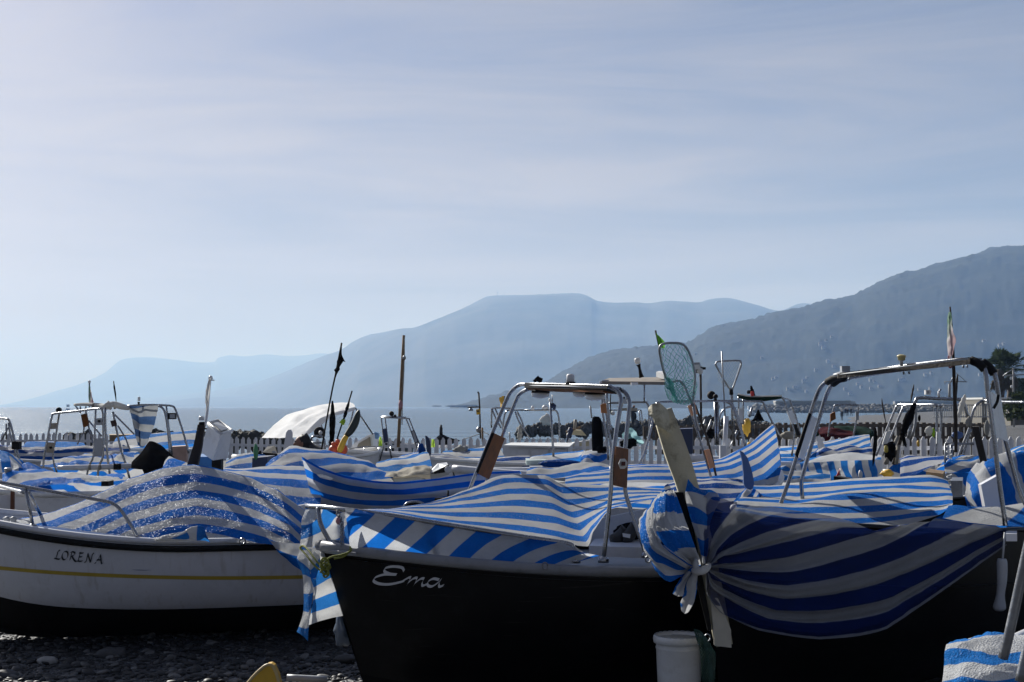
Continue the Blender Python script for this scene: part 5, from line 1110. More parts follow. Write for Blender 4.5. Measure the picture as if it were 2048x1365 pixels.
# --- white boat with a pale blue line, left (behind Lorena)
b6 = boat('small white boat with a thin blue line behind the bow rail of Lorena', (-120, 15.2), (350, 15.6), 1.6, .98, .80, .82, rake=.2, transom=.6, kw=.25)
m = MB(); ribbon(b6, m, [(100., 984.), (140., 983.), (180., 980.5), (215., 979.), (260., 980.)], lambda t, p, i: (0, 1.2), .006)
if m.f: obj('painted_line', m, BLUEB, b6.root)
plate(b6.root, 'rudder', PAINTW, [(2, 992, 14.3), (26, 988, 14.3), (26, 1036, 14.3), (0, 1036, 14.3)], .05); obj('rudder_pin', MB().box(P(25, 1012, 14.25), (.03, .04, .3)), M('rust', (.15, .06, .03), .8, var=.5), b6.root)
obj('hatch', MB().box(P(215, 967, 14.5), (.07, .2, .05)), BLACK, b6.root)
cover('boat_cover', 'crumpled striped cover sagging over the small white boat behind Lorena', [(4, 966, 1.2), (50, 976, 2.0), (97, 972, 2.2), (135, 969, 2.), (193, 966, 1.7), (245, 961, 1.2)], [(8, 950, .1), (32, 946, .5), (88, 942, .6), (130, 957, .9), (193, 958, 1.0), (252, 957, .8)], 14.6, 15.3, amp=.035, seed=41, mat=TARP, freq=3)
cover('boat_cover', 'small tent-like peak of striped cloth at the left picture edge', [(-20, 945, .2), (8, 945, .8), (22, 942, 1.2), (38, 936, 1.6)], [(-20, 905, .2), (2, 905, .8), (15, 908, 1.1), (36, 934, 1.6)], 15.2, 15.6, amp=.02, seed=42, mat=TARP2)
cover('boat_cover', 'heap of bright blue cloth beside the grey bollard at the left', [(22, 952, .5), (45, 952, .8), (65, 950, .9), (82, 948, 1.3)], [(40, 938, .7), (54, 930, .9), (62, 932, .95), (80, 944, 1.2)], 15.6, 16, amp=.03, seed=43)
bl = thing('bollard', 'short grey post standing in the striped heap at the left edge', 'post', P(16, 962, 14.9)); lathe(bl, 'shaft', M('concrete'), (16, 955, 14.9), [(.035, -.06), (.035, .06)]); lathe(bl, 'cap', DULL, (16, 940, 14.9), [(.04, -.015), (.04, .012), (.03, .02)])
# arch of this boat
a1 = b6.root
tube(a1, 'arch_tube', STEEL, .021, [c1(372, 935, 20), c1(360, 840, 20), c1(395, 640, 20), c1(430, 470, 20), c1(455, 445, 20), c1(640, 425, 19.6), c1(815, 404, 19.2), c1(848, 425, 19.2), c1(854, 560, 19.2), c1(852, 790, 19.2), c1(818, 880, 19.2), c1(808, 975, 19.2)], 4)
tube(a1, 'arch_tube', STEEL, .019, [c1(472, 940, 20.5), c1(438, 810, 20.5), c1(455, 680, 20.5), c1(487, 462, 20.5), c1(495, 440, 20.4)], 3); tube(a1, 'arch_tube', STEEL, .019, [c1(792, 415, 19.8), c1(785, 560, 19.8), c1(774, 790, 19.8), c1(735, 880, 19.8), c1(715, 975, 19.8)], 3)
for m_, q in ((TAN, ((425, 525), (470, 522), (460, 572), (413, 574))), (TAN, ((392, 682), (450, 685), (440, 770), (372, 768)))): plate(a1, 'side_board', m_, [c1(u, v, 20.1) for u, v in q], .03)
for q in (((790, 485), (848, 482), (848, 540), (786, 542)), ((782, 652), (858, 648), (858, 802), (778, 800))): plate(a1, 'side_board', GREY, [c1(u, v, 19.3) for u, v in q], .03)
for u, v in ((420, 726), (820, 508)): disc(a1, 'lamp_button', BLACK, c1(u, v, 19.2 if u > 500 else 20.0), .02)
horn(a1, 'horn', c1(480, 415, 20), .04)
sp = thing('spar', 'white tapered spar lashed across the striped boats at the left', 'spar', c1(900, 900, 18.5)); tube(sp, 'shaft', PAINTW, [.028, .034, .034, .03, .022], [c1(480, 893, 18.5), c1(600, 893, 18.5), c1(900, 885, 18.6), c1(1200, 870, 18.8), c1(1380, 855, 19)], 2, 10)
tube(sp, 'collar', BLACK, .042, [c1(940, 885, 18.55), c1(1000, 884, 18.58)], 1, 12)
for u in (735, 818): tube(sp, 'lashing', ROPEG, .038, [c1(u, 889, 18.5), c1(u + 14, 889, 18.5)], 1, 10)
# --- dark covered boat behind with the arch that carries the rolled awning
b7 = boat('covered boat at the left whose steel arch carries a rolled white awning', (-40, 24), (270, 26), 1.7, .85, .75, .75)
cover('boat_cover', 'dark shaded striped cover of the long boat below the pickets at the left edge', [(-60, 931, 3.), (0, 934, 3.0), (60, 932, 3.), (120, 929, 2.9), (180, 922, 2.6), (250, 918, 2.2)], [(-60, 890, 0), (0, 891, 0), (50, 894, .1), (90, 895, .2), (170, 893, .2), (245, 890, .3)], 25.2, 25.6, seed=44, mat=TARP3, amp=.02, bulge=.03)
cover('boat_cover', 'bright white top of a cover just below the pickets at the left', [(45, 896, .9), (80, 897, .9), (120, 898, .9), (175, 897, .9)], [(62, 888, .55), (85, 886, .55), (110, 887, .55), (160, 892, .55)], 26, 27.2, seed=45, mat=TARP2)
cover('boat_cover', 'wavy striped cloth slung behind the two pairs of arch legs at the left', [(80, 934, 2.0), (115, 938, 2.4), (160, 942, 2.6), (210, 944, 2.6), (262, 940, 2.)], [(88, 930, .2), (130, 924, .4), (170, 910, .1), (215, 918, .6), (275, 905, .4)], 20.5, 21.5, seed=46, mat=TARP, amp=.04)
a2 = b7.root
tube(a2, 'arch_tube', STEEL, .022, [c1(870, 395, 19.9), c1(872, 560, 19.9), c1(882, 700, 19.9), c1(890, 800, 19.9), c1(912, 978, 19.9)], 3); tube(a2, 'arch_tube', STEEL, .022, [c1(935, 430, 20.3), c1(960, 560, 20.3), c1(1000, 740, 20.3), c1(1040, 860, 20.3), c1(1072, 980, 20.3)], 3)
tube(a2, 'arch_tube', STEEL, .021, [c1(1050, 385, 20.3), c1(1180, 374, 20.4), c1(1320, 375, 20.6), c1(1420, 382, 20.8), c1(1450, 410, 20.8), c1(1490, 520, 20.8), c1(1530, 650, 20.8), c1(1562, 775, 20.8)], 4)
tube(a2, 'arch_tube', STEEL, .021, [c1(1310, 382, 20.2), c1(1345, 400, 20.2), c1(1368, 450, 20.2), c1(1390, 600, 20.2), c1(1408, 790, 20.2)], 4); tube(a2, 'arch_tube', STEEL, .019, [c1(1375, 380, 20.5), c1(1392, 520, 20.5), c1(1425, 790, 20.5)], 3)
lx = obj('lamp_box', MB().box(P(*c1(1425, 466, 20.5)), (.1, .12, .09)), BLACK, a2); plate(lx, 'lamp_face', GREY, [c1(1405, 450, 20.4), c1(1443, 450, 20.4), c1(1443, 484, 20.4), c1(1405, 484, 20.4)], .02)
l2_ = lathe(a2, 'lantern', GLASS, c1(1150, 330, 20.4), [(.018, -.02), (.02, .0), (.02, .035), (.015, .04)]); lathe(l2_, 'lantern_base', BLACK, c1(1148, 358, 20.4), [(.014, -.02), (.016, .0), (.02, .018)])
plate(a2, 'side_board', BROWN, [c1(668, 455, 21), c1(715, 442, 21), c1(735, 545, 21), c1(688, 560, 21)], .04); plate(a2, 'side_board', M('dark_board', (.05, .025, .02), .6), [c1(912, 505, 20.2), c1(955, 498, 20.2), c1(965, 545, 20.2), c1(925, 555, 20.2)], .03)
for pts in ([c1(620, 375, 21), c1(668, 440, 21)], [c1(695, 558, 21), c1(692, 600, 21), c1(640, 700, 21)], [c1(730, 540, 21), c1(770, 690, 21)], [c1(950, 455, 21), c1(1110, 615, 22)], [c1(735, 505, 21), c1(840, 630, 22)], [c1(975, 545, 21), c1(1040, 650, 21), c1(1075, 745, 21)], [c1(665, 385, 21), c1(665, 430, 21)], [c1(710, 385, 21), c1(712, 450, 21)]): tube(a2, 'strut', DULL, .013, pts, 1, 6)
ra = thing('rolled_awning', 'dirty white awning rolled up along the top of the left steel arch', 'awning', c1(850, 390, 20.4))
obj('roll', MB().tube([c1(618, 372, 21), c1(700, 368, 20.8), c1(760, 372, 20.6), c1(830, 380, 20.4), c1(880, 388, 20.1), c1(930, 368, 20.1), c1(1000, 385, 20.2), c1(1062, 400, 20.3)], [.02, .026, .03, .036, .044, .044, .046, .034], 9, 4), WHITEC, ra)
for u in (765, 868, 948): tube(ra, 'tie', ROPEG, .047, [c1(u, 382, 20.3), c1(u + 10, 384, 20.3)], 1, 9)
blob(ra, 'bunch', WHITEC, c1(900, 378, 19.95), (.065, .05, .05), 5, .5)
sheet(None, 'hanging_tarp', tarp_mat('striped_tarp_grey', blue=(.06, .12, .26), white=(.36, .38, .40), trans=.3), [[c1(1060, 382, 20.3, 0), c1(1130, 385, 20.2, .1), c1(1210, 380, 20.3, .2), c1(1312, 378, 20.4, .3)], [c1(1085, 470, 20.3, 1.1), c1(1150, 480, 20.2, .8), c1(1215, 480, 20.3, .8), c1(1300, 450, 20.4, .6)], [c1(1105, 560, 20.3, 1.7), c1(1150, 570, 20.15, 1.6), c1(1205, 570, 20.3, 1.5), c1(1280, 540, 20.4, 1.2)],
       [c1(1120, 640, 20.3, 2.3), c1(1155, 645, 20.2, 2.2), c1(1195, 640, 20.3, 2.1), c1(1250, 610, 20.4, 1.8)], [c1(1135, 705, 20.3, 3.), c1(1160, 725, 20.25, 2.9), c1(1190, 725, 20.3, 2.8), c1(1228, 690, 20.4, 2.6)]], 6, 6, .025, 4, 47, label='grey-blue striped cloth hanging in a triangle from the left steel arch', cat='tarpaulin')
f1 = thing('flag', 'small folded tricolour flag on a short stick above the rolled awning', 'flag', c1(745, 370, 20.8)); tube(f1, 'pole', DULL, .012, [c1(740, 185, 20.8), c1(738, 300, 20.8), c1(745, 370, 20.8)], 2); blob(f1, 'finial', WHITE, c1(740, 183, 20.8), (.02, .02, .025), 1, 0)
sheet(f1, 'flag_cloth', TRI, [[c1(738, 215, 20.7, 0), c1(744, 212, 20.7, .2), c1(748, 222, 20.7, .3)], [c1(733, 270, 20.7, .0), c1(745, 270, 20.65, .3), c1(758, 275, 20.7, .7)], [c1(738, 330, 20.7, .1), c1(752, 330, 20.65, .5), c1(770, 330, 20.7, 1)], [c1(730, 395, 20.7, .9), c1(745, 390, 20.65, 1), c1(778, 348, 20.7, 1)]], 4, 5, .02, 8, 1)
spindle(None, 'furled_flag', BLACKC, [c1(940, 175, 20.6), c1(946, 230, 20.6), c1(955, 290, 20.6), c1(962, 355, 20.6)], .013, 2, label='black stick with furled cloth standing behind the rolled awning', cat='flag')
cover('boat_cover', 'pale striped cover sloping up to the right behind the hanging grey-blue triangle', [(222, 893, 1.6), (262, 891, 1.7), (300, 894, 1.9), (340, 890, 2.), (390, 888, 2.)], [(245, 880, .0), (280, 872, .1), (320, 868, .1), (355, 865, .1), (398, 860, .1)], 31, 33, seed=48, mat=TARP2)
b8 = boat('covered boat below the weedy boulders at the left', (410, 34), (210, 32), 1.7, .8, .7, .7)
cover('boat_cover', 'black peaked cover like a tent behind the light post of Lorena', [(262, 938), (282, 940), (300, 940), (318, 938), (340, 932)], [(266, 926), (283, 906), (300, 885), (318, 891), (338, 912)], 17.5, 18, seed=49, mat=BLACKC, amp=.015)
cover('boat_cover', 'small blue and white cloth peak against the black post of Lorena', [(326, 936, .9), (340, 936, 1.1), (358, 935, 1.2), (376, 932, 1.4)], [(330, 932, .3), (338, 913, .4), (352, 918, .7), (374, 928, 1.1)], 12.2, 12.5, seed=50)
obj('plank', MB().hexa(c1(1420, 720, 21), c1(1545, 712, 21), c1(1560, 705, 21.4), c1(1430, 712, 21.4), (0, 0, -.36)), M('salmon_board', (.40, .27, .22), .7), label='pinkish board leaning between the arch legs at the left', cat='board')
obj('plank', MB().hexa(c1(905, 622, 46), c1(1110, 620, 46), c1(1105, 612, 47), c1(905, 614, 47), (0, 0, -.2)), WOOD, label='long brown plank lying beyond the picket fence at the left', cat='plank')
a0 = thing('steel_arch', 'thin bent steel arch at the left picture edge', 'arch', c1(150, 880, 18)); tube(a0, 'arch_tube', STEEL, .02, [c1(-100, 480, 18.4), c1(0, 485, 18.2), c1(60, 490, 18), c1(82, 515, 18), c1(105, 600, 18), c1(145, 760, 18), c1(175, 880, 18)], 4); tube(a0, 'arch_tube', STEEL, .017, [c1(70, 520, 18.5), c1(90, 640, 18.5), c1(125, 760, 18.5), c1(152, 885, 18.5)], 3); tube(a0, 'strut', DULL, .012, [c1(52, 530, 18.5), c1(52, 660, 18.5)], 1); tube(a0, 'strut', DULL, .01, [c1(78, 545, 18.5), c1(10, 670, 18.5)], 1); obj('clamp', MB().box(P(*c1(138, 708, 18)), (.1, .08, .1)), BLACK, a0)

# --- middle left: white box on its post, flag, bimini boat
wb = thing('white_box', 'large white plastic box propped upside down on a post behind Lorena', 'box', c2(210, 1080, 11.6))
obj('box_body', MB().add([P(*q) for q in (c2(150, 775, 11.5), c2(255, 862, 11.35), c2(345, 832, 11.65), c2(226, 750, 11.8), c2(85, 1010, 11.55), c2(190, 1082, 11.4), c2(312, 1062, 11.7), c2(150, 1000, 11.85))], [(0, 1, 2, 3), (7, 6, 5, 4), (0, 4, 5, 1), (1, 5, 6, 2), (2, 6, 7, 3), (3, 7, 4, 0)], False), WHITE, wb)
obj('box_rim', MB().tube([c2(150, 775, 11.49), c2(255, 862, 11.34), c2(345, 832, 11.64), c2(226, 750, 11.8), c2(150, 775, 11.49)], .014, 6), WHITE, wb)
plate(wb, 'lid_panel', GREY, [c2(190, 778, 11.45), c2(258, 838, 11.38), c2(322, 822, 11.6), c2(232, 768, 11.7)], .006, (0, 0, 1))
obj('stand', MB().box(P(*c2(228, 1110, 11.7)), (.075, .1, .24)), BLACK, wb)
f2 = thing('flag', 'worn pale flag hanging limp on a white pole above the glass lamp of Lorena', 'flag', c2(125, 800, 11.3)); tube(f2, 'pole', WHITE, .011, [c2(168, 386, 11.3), c2(152, 560, 11.3), c2(140, 700, 11.3), c2(122, 800, 11.3)], 2)
sheet(f2, 'flag_cloth', WHITEC, [[c2(158, 402, 11.25, 0), c2(168, 400, 11.22, 0), c2(178, 402, 11.25, 0)], [c2(140, 445, 11.25, 0), c2(155, 450, 11.2, 0), c2(170, 440, 11.25, 0)], [c2(128, 520, 11.25, 0), c2(145, 525, 11.2, 0), c2(166, 500, 11.25, 0)], [c2(125, 590, 11.25, 0), c2(140, 600, 11.2, 0), c2(158, 560, 11.25, 0)], [c2(130, 660, 11.25, 0), c2(138, 680, 11.2, 0), c2(148, 640, 11.25, 0)]], 4, 5, .01, 16, 2)
blob(f2, 'finial', GLASS, c2(170, 400, 11.28), (.018, .018, .02), 1, 0)
tube(f2, 'tie', GREY, .004, [c2(170, 418, 11.28), c2(202, 417, 11.28)], 1)
obj('blue_crate', MB().hexa((396, 914, 12.0), (432, 914, 12.0), (436, 908, 12.4), (400, 908, 12.4), (0, 0, -.12)), M('blue_plastic', (.03, .16, .42), .5), label='bright blue crate behind the stand of the white box', cat='crate')
bim = boat('boat with a big white canvas bimini top behind the covered boats', (760, 25.5), (500, 24), 1.8, .95, .85, .85)
bt_ = thing('bimini_top', 'big white canvas sunshade sloping down to the left on thin tubes', 'awning', P(620, 880, 24.5))
bim_m = cloth_mat('bimini_canvas', (.84, .84, .84), .3, var=.06); TAUT = .9
sheet(bt_, 'canopy', bim_m, [[c2(588, 893, 26, 0), c2(690, 790, 26, 0), c2(800, 705, 26.2, 0), c2(1005, 636, 26.4, 0), c2(1150, 608, 26.4, 0), c2(1325, 599, 26.4, 0)], [c2(690, 894, 25, 0), c2(790, 790, 25, 0), c2(890, 705, 25, 0), c2(1060, 640, 25.2, 0), c2(1190, 612, 25.2, 0), c2(1350, 608, 25.2, 0)], [c2(815, 892, 24.4, 0), c2(890, 800, 24.4, 0), c2(990, 715, 24.4, 0), c2(1110, 660, 24.4, 0), c2(1230, 630, 24.4, 0), c2(1362, 620, 24.4, 0)], [c2(930, 885, 24, 0), c2(985, 815, 24, 0), c2(1075, 735, 24, 0), c2(1165, 690, 24, 0), c2(1265, 665, 24, 0), c2(1366, 640, 24, 0)]], 6, 6, .03, 3.2, 5)
sheet(bt_, 'valance', bim_m, [[c2(930, 885, 24, 0), c2(985, 815, 24, 0), c2(1075, 735, 24, 0), c2(1165, 690, 24, 0), c2(1265, 665, 24, 0), c2(1366, 640, 24, 0)], [c2(932, 900, 23.98, 0), c2(990, 860, 23.98, 0), c2(1085, 790, 23.98, 0), c2(1170, 722, 23.98, 0), c2(1268, 692, 23.98, 0), c2(1364, 668, 23.98, 0)]], 5, 3)
TAUT = .5
for pts in ([c2(1355, 655, 24.1), c2(1330, 760, 24.1), c2(1290, 880, 24.1)], [c2(1070, 740, 24.1), c2(1115, 880, 24.1)], [c2(1370, 650, 24), c2(1430, 740, 24.2), c2(1512, 862, 24.5)]): tube(bt_, 'tube', STEEL, .014, pts, 1)
tube(bim.root, 'rail', STEEL, .018, [c2(1000, 985, 23.6), c2(1000, 910, 23.6), c2(1030, 880, 23.6), c2(1095, 885, 23.7), c2(1115, 930, 23.7), c2(1115, 990, 23.7)], 4); tube(bim.root, 'rail', STEEL, .016, [c2(1000, 935, 23.6), c2(1115, 935, 23.7)], 1)
dsc = disc(bim.root, 'winch_drum', BLACK, c2(1072, 850, 23.8), .095, .12); disc(dsc, 'drum_hub', GREY, c2(1078, 852, 23.6), .03, .1)
blob(bim.root, 'light_ball', WHITE, c2(1080, 852, 23.5), (.03, .03, .035), 2, .1)
om = thing('outboard_motor', 'black outboard motor tilted up below the white sunshade', 'outboard motor', c2(650, 1030, 20))
obj('cowling', MB().hexa(c2(600, 1015, 19.9), c2(722, 1025, 19.9), c2(705, 958, 20.3), c2(640, 965, 20.3), (0, .05, -.11)), BLACK, om); plate(om, 'cowl_band', GREY, [c2(676, 1002, 19.86), c2(710, 1005, 19.86), c2(712, 1020, 19.86), c2(680, 1018, 19.86)], .01); tube(om, 'tiller', BLACK, .03, [c2(590, 1015, 19.9), c2(560, 1022, 19.9)], 1); obj('bracket', MB().box(P(*c2(640, 1050, 20)), (.22, .12, .08)), DULL, om)
cover('boat_cover', 'low striped cover between the white box and the dark blue box', [(448, 940, 2.), (475, 940, 2.1), (505, 938, 2.2), (545, 934, 2.3)], [(455, 924, .3), (474, 911, .3), (500, 906, .4), (528, 909, .8)], 19.4, 20, seed=90, mat=TARP)
pd = plate(None, 'paddle', PAINTW, [c2(770, 995, 19), c2(795, 850, 19), c2(812, 828, 19), c2(835, 826, 19), c2(846, 850, 19), c2(846, 900, 19), c2(835, 960, 19), c2(800, 1000, 19)], .04, label='white rounded board standing upright in front of the white sunshade', cat='board')
obj('cool_box', MB().hexa(c2(515, 1062, 18), c2(640, 1050, 18), c2(705, 1038, 18.5), c2(600, 1040, 18.5), (0, 0, -.14)), NAVY, label='dark blue box with a pale lid edge under the black outboard motor', cat='box')
blob(None, 'green_bottle', M('green_plastic', (.05, .22, .09), .4), c2(545, 1010, 18), (.03, .03, .1), 2, .15, label='small green plastic scrap standing beside the dark blue box', cat='plastic scrap').name = 'green_scrap'
# person bent over in the boat: only head and shoulders show
def sitter():
    hc = P(*c2(925, 935, 20.4)); o = person(0, 0, 10, 1.7, dict(pel=(.35, .1, .62), sp=(.28, .06, .86), ch=(.18, 0, 1.06), nk=(.06, -.02, 1.13), hd=(-.03, -.03, 1.16), top=(-.11, -.04, 1.19), sl=(.14, -.2, 1.06), el=(-.02, -.26, .84), wl=(-.2, -.16, .72), hl=(-.28, -.12, .70), sr=(.18, .2, 1.06), er=(0, .26, .84), wr=(-.2, .12, .72), hr=(-.28, .1, .70), tl=(.33, -.1, .6), kl=(-.08, -.14, .64), al=(-.06, -.14, .2), fl=(-.2, -.14, .15), tr=(.33, .28, .6), kr=(-.08, .2, .64), ar=(-.06, .2, .2), fr=(-.2, .2, .15)),
        'person with dark hair bent over in the boat under the white sunshade', ((.03, .03, .035), (.03, .03, .05)), 0, 6)
    o.location = hc - Vector((-.06, -.03, 1.15)); nt = o.data.materials[0].node_tree; b = nt.nodes['Principled BSDF']
    for l in list(b.inputs['Base Color'].links): nt.links.remove(l)
    b.inputs['Base Color'].default_value = (.02, .02, .024, 1)
    hd = MB().blob(hc, (.105, .085, .10), 3, .05); obj('head', hd, M('skin', (.26, .13, .085), .6, var=.15), o)
    obj('hair', MB().blob(hc + Vector((.035, .0, .02)), (.10, .095, .105), 5, .25, 3.), M('black_hair', (.012, .010, .010), .6, var=.4), o)
    fc = MB().blob(hc + Vector((-.10, -.02, -.02)), (.022, .014, .02), 1, .05); obj('nose', fc, MATS['skin'], o)
    for s_ in (-1, 1): obj('ear' if s_ < 0 else 'eye', MB().blob(hc + (Vector((.02, -.088, -.01)) if s_ < 0 else Vector((-.085, -.05, .02))), (.018, .012, .026) if s_ < 0 else (.012, .012, .01), 1, .05), MATS['skin'] if s_ < 0 else BLACK, o)
sitter()
# flags and fins
ff = thing('flag', 'tall thin black pole with a ragged black flag high above the orange buoys', 'flag', c2(1085, 992, 19)); tube(ff, 'pole', BLACK, .012, [c2(1088, 992, 19), c2(1135, 720, 19), c2(1180, 480, 19), c2(1200, 390, 19), c2(1255, 108, 19)], 2, 6)
rg = random.Random(3); L_, R_ = [], []
for t, lx_, rx_ in ((0, 1251, 1258), (.12, 1244, 1257), (.25, 1237, 1256), (.36, 1230, 1262), (.45, 1222, 1288), (.5, 1216, 1272), (.58, 1215, 1258), (.68, 1208, 1240), (.76, 1190, 1242), (.84, 1204, 1226), (.92, 1196, 1216), (1, 1196, 1204)):
    v = lerp(112, 402, t); L_.append(c2(lx_, v, 18.95)); R_.append(c2(rx_, v + (26 if lx_ == 1222 else 0), 18.95))
sheet(ff, 'flag_cloth', BLACKC, [[a, ((a[0]+b_[0])/2, (a[1]+b_[1])/2, 18.86, 0), b_] for a, b_ in zip([(*q, 0) for q in L_], [(*q, 0) for q in R_])], 4, 2, .015, 12, 3)
spindle(None, 'furled_flag', BLACKC, [c2(1178, 588, 18.6), c2(1180, 700, 18.6), c2(1176, 850, 18.6), c2(1172, 930, 18.6), c2(1158, 1000, 18.6)], .04, 4, label='thick black furled flag standing upright left of the yellow sleeve', cat='flag')
f3 = thing('flag', 'slim black furled flag on a leaning pole with a yellow tie', 'flag', c2(1200, 950, 18.5)); tube(f3, 'pole', BLACK, .010, [c2(1341, 505, 18.5), c2(1262, 765, 18.5), c2(1200, 955, 18.5)], 1); spindle(f3, 'flag_cloth', BLACKC, [c2(1318, 590, 18.5), c2(1298, 655, 18.5), c2(1280, 715, 18.5), c2(1265, 762, 18.5)], .022, 5); blob(f3, 'tie', LIME, c2(1262, 764, 18.45), (.035, .03, .03), 5, .6)
f4 = thing('flag', 'curved black furled flag like a fin with a yellow sleeve at its foot', 'flag', c2(1240, 1000, 18.2)); obj('flag_cloth', MB().tube([c2(1398, 664, 18.2), c2(1388, 700, 18.2), c2(1366, 770, 18.2), c2(1325, 840, 18.2), c2(1283, 885, 18.2)], [.012, .035, .05, .048, .03], 8, 4), M('black_green_sleeve', (.012, .02, .014), .45), f4); obj('sleeve', MB().tube([c2(1296, 880, 18.15), c2(1275, 915, 18.15), c2(1245, 985, 18.15), c2(1235, 1010, 18.15)], [.032, .036, .04, .025], 8, 3), YELLOW, f4)
for u, v, r, lab in ((1188, 993, 40, 'orange buoy left of the yellow sleeve, the left of two'), (1262, 990, 44, 'orange buoy right behind the yellow sleeve, the right of two'), (1222, 955, 24, 'small pale orange float on top between two larger orange buoys')):
    bb = blob(None, 'buoy', ORANGE, c2(u, v, 18.4 if r > 30 else 18.6), (r/4.137*18.4/FPX,)*3, 2, .04, label=lab, cat='buoy'); 
    o2 = lathe(bb, 'eye', ORANGE, c2(u, v - r, 18.4), [(.03, -.02), (.028, .03), (.012, .04)]); o2.location = (0, 0, 0)
# --- covers B9, B10, B5 with their boats
b9 = boat('covered boat lying just behind the peak of Lorena', (660, 13.2), (300, 12.6), 1.5, .85, .8, .8, name='fishing_boat')
cover('boat_cover', 'striped cover running flat behind the right slope of the Lorena cover', [(400, 975, 3.0), (470, 985, 3.1), (530, 1000, 3.2), (590, 1015, 3.3), (640, 1020, 3.4)], [(398, 936, .3), (470, 940, .2), (540, 934, .05), (600, 936, .3), (650, 938, .4)], 12.5, 13.6, seed=51, mid=.55)
b10 = boat('covered boat with a peaked striped cover behind the sharp-prowed one', (560, 16.5), (800, 17.3), 1.7, 1.0, .85, .85)
cover('boat_cover', 'striped cover with a blunt peak in front of the bent-over person', [(530, 940, 1.6), (570, 940, 1.9), (620, 938, 2.2), (680, 955, 3.0), (730, 962, 3.2), (790, 965, 3.5)], [(535, 936, 0.2), (578, 893, .25), (620, 899, .5), (690, 908, .9), (735, 925, 1.5), (775, 953, 2.3)], 16, 16.8, seed=52, amp=.02)
b5 = boat('sharp-prowed boat fully wrapped in a striped cover', (626, 12.9), (1090, 14.4), 1.5, 1.10, .84, .9, rake=.15)
P5t = [(603, 914), (640, 935), (690, 952), (745, 962), (800, 965), (870, 958), (950, 947), (1040, 942)]
P5b = [(622, 990), (660, 1004), (705, 1011), (760, 1014), (820, 1012), (880, 1004), (950, 996), (1040, 990)]
rows5 = []
for k, f_ in enumerate((0, .3, .6, .82, 1, 1.4)):
    rows5.append([(lerp(a[0], c[0], min(f_, 1.)) + (6 if f_ > 1 else 0), lerp(a[1], c[1], f_), b5.Yn(a[0]) - .05 - (.0 if f_ < .8 else .08 if f_ <= 1 else .0), 2.25*f_ + .04) for i, (a, c) in enumerate(zip(P5t, P5b))])
sheet(None, 'boat_cover', MATS['striped_tarp_lit'], rows5, 8, 7, .014, 2.6, 53, label='striped cover pulled tight to a sharp point over the prow in the middle', cat='tarpaulin')
sheet(None, 'boat_cover', TARP, [[(q[0], q[1], q[2], 0) for q in rows5[0]], [(q[0] + 4, q[1] + 9, q[2] + .35, -.4) for q in rows5[0]], [(q[0] + 10, q[1] + 26, q[2] + 1.1, -2.) for q in rows5[0]]], 8, 5, .01, 3, 54, label='top of the tight striped cover behind the sharp prow in the middle', cat='tarpaulin')
obj('black_case', MB().hexa(c3(700, 1062, 12.3), c3(860, 1055, 12.5), c3(850, 1050, 12.9), c3(720, 1058, 12.7), (0, 0, -.05)), BLACK, label='flat black case lying on the striped cover under the brown board', cat='case')
tube(None, 'rod_stub', BLACK, .008, [c3(810, 1058, 12.4), c3(812, 998, 12.4)], 1, label='thin short black rod standing on the flat black case', cat='rod')
hp = thing('steel_hoop', 'thin steel hoop half hidden behind the ridge of the Ema cover', 'hoop', c3(530, 1150, 11.4)); tube(hp, 'tube', STEEL, .011, [c3(440, 1160, 11.4), c3(455, 1120, 11.4), c3(490, 1098, 11.4), c3(560, 1094, 11.4), c3(610, 1112, 11.4), c3(640, 1140, 11.4)], 4); sheet(hp, 'hoop_cloth', BLACKC, [[c3(455, 1125, 11.5, 0), c3(500, 1103, 11.5, 0), c3(560, 1100, 11.5, 0), c3(615, 1122, 11.5, 0)], [c3(450, 1170, 11.5, 0), c3(500, 1170, 11.5, 0), c3(560, 1170, 11.5, 0), c3(640, 1165, 11.5, 0)]], 4, 3)
wo_ = thing('outboard_motor', 'grey-capped outboard motor lying tilted on the boat behind the sharp prow', 'outboard motor', c3(760, 860, 16)); obj('cowling', MB().add([P(*q) for q in (c3(660, 860, 15.8), c3(820, 800, 15.8), c3(800, 765, 16.2), c3(725, 775, 16.2), c3(668, 830, 16.1), c3(835, 845, 15.8))], [(0, 1, 2, 3, 4), (0, 5, 1)], False).hexa(c3(665, 850, 15.85), c3(820, 800, 15.85), c3(798, 768, 16.15), c3(725, 778, 16.15), (0, .03, -.09)), GREY, wo_); plate(wo_, 'cowl_side', BLACK, [c3(668, 858, 15.78), c3(815, 785, 15.78), c3(838, 842, 15.78), c3(700, 862, 15.78)], .02); disc(wo_, 'badge', GREY, c3(812, 828, 15.75), .04, .02)
cover('canvas_bag', 'crumpled beige canvas covering gear beside the grey-capped motor', [c3(285, 890, 0)[:2], c3(400, 888, 0)[:2], c3(520, 878, 0)[:2], c3(660, 870, 0)[:2]], [c3(320, 875, 0)[:2], c3(430, 835, 0)[:2], c3(560, 825, 0)[:2], c3(660, 810, 0)[:2]], 15.7, 16.2, mat=BEIGEC, amp=.03, freq=5, seed=55, cat='canvas')

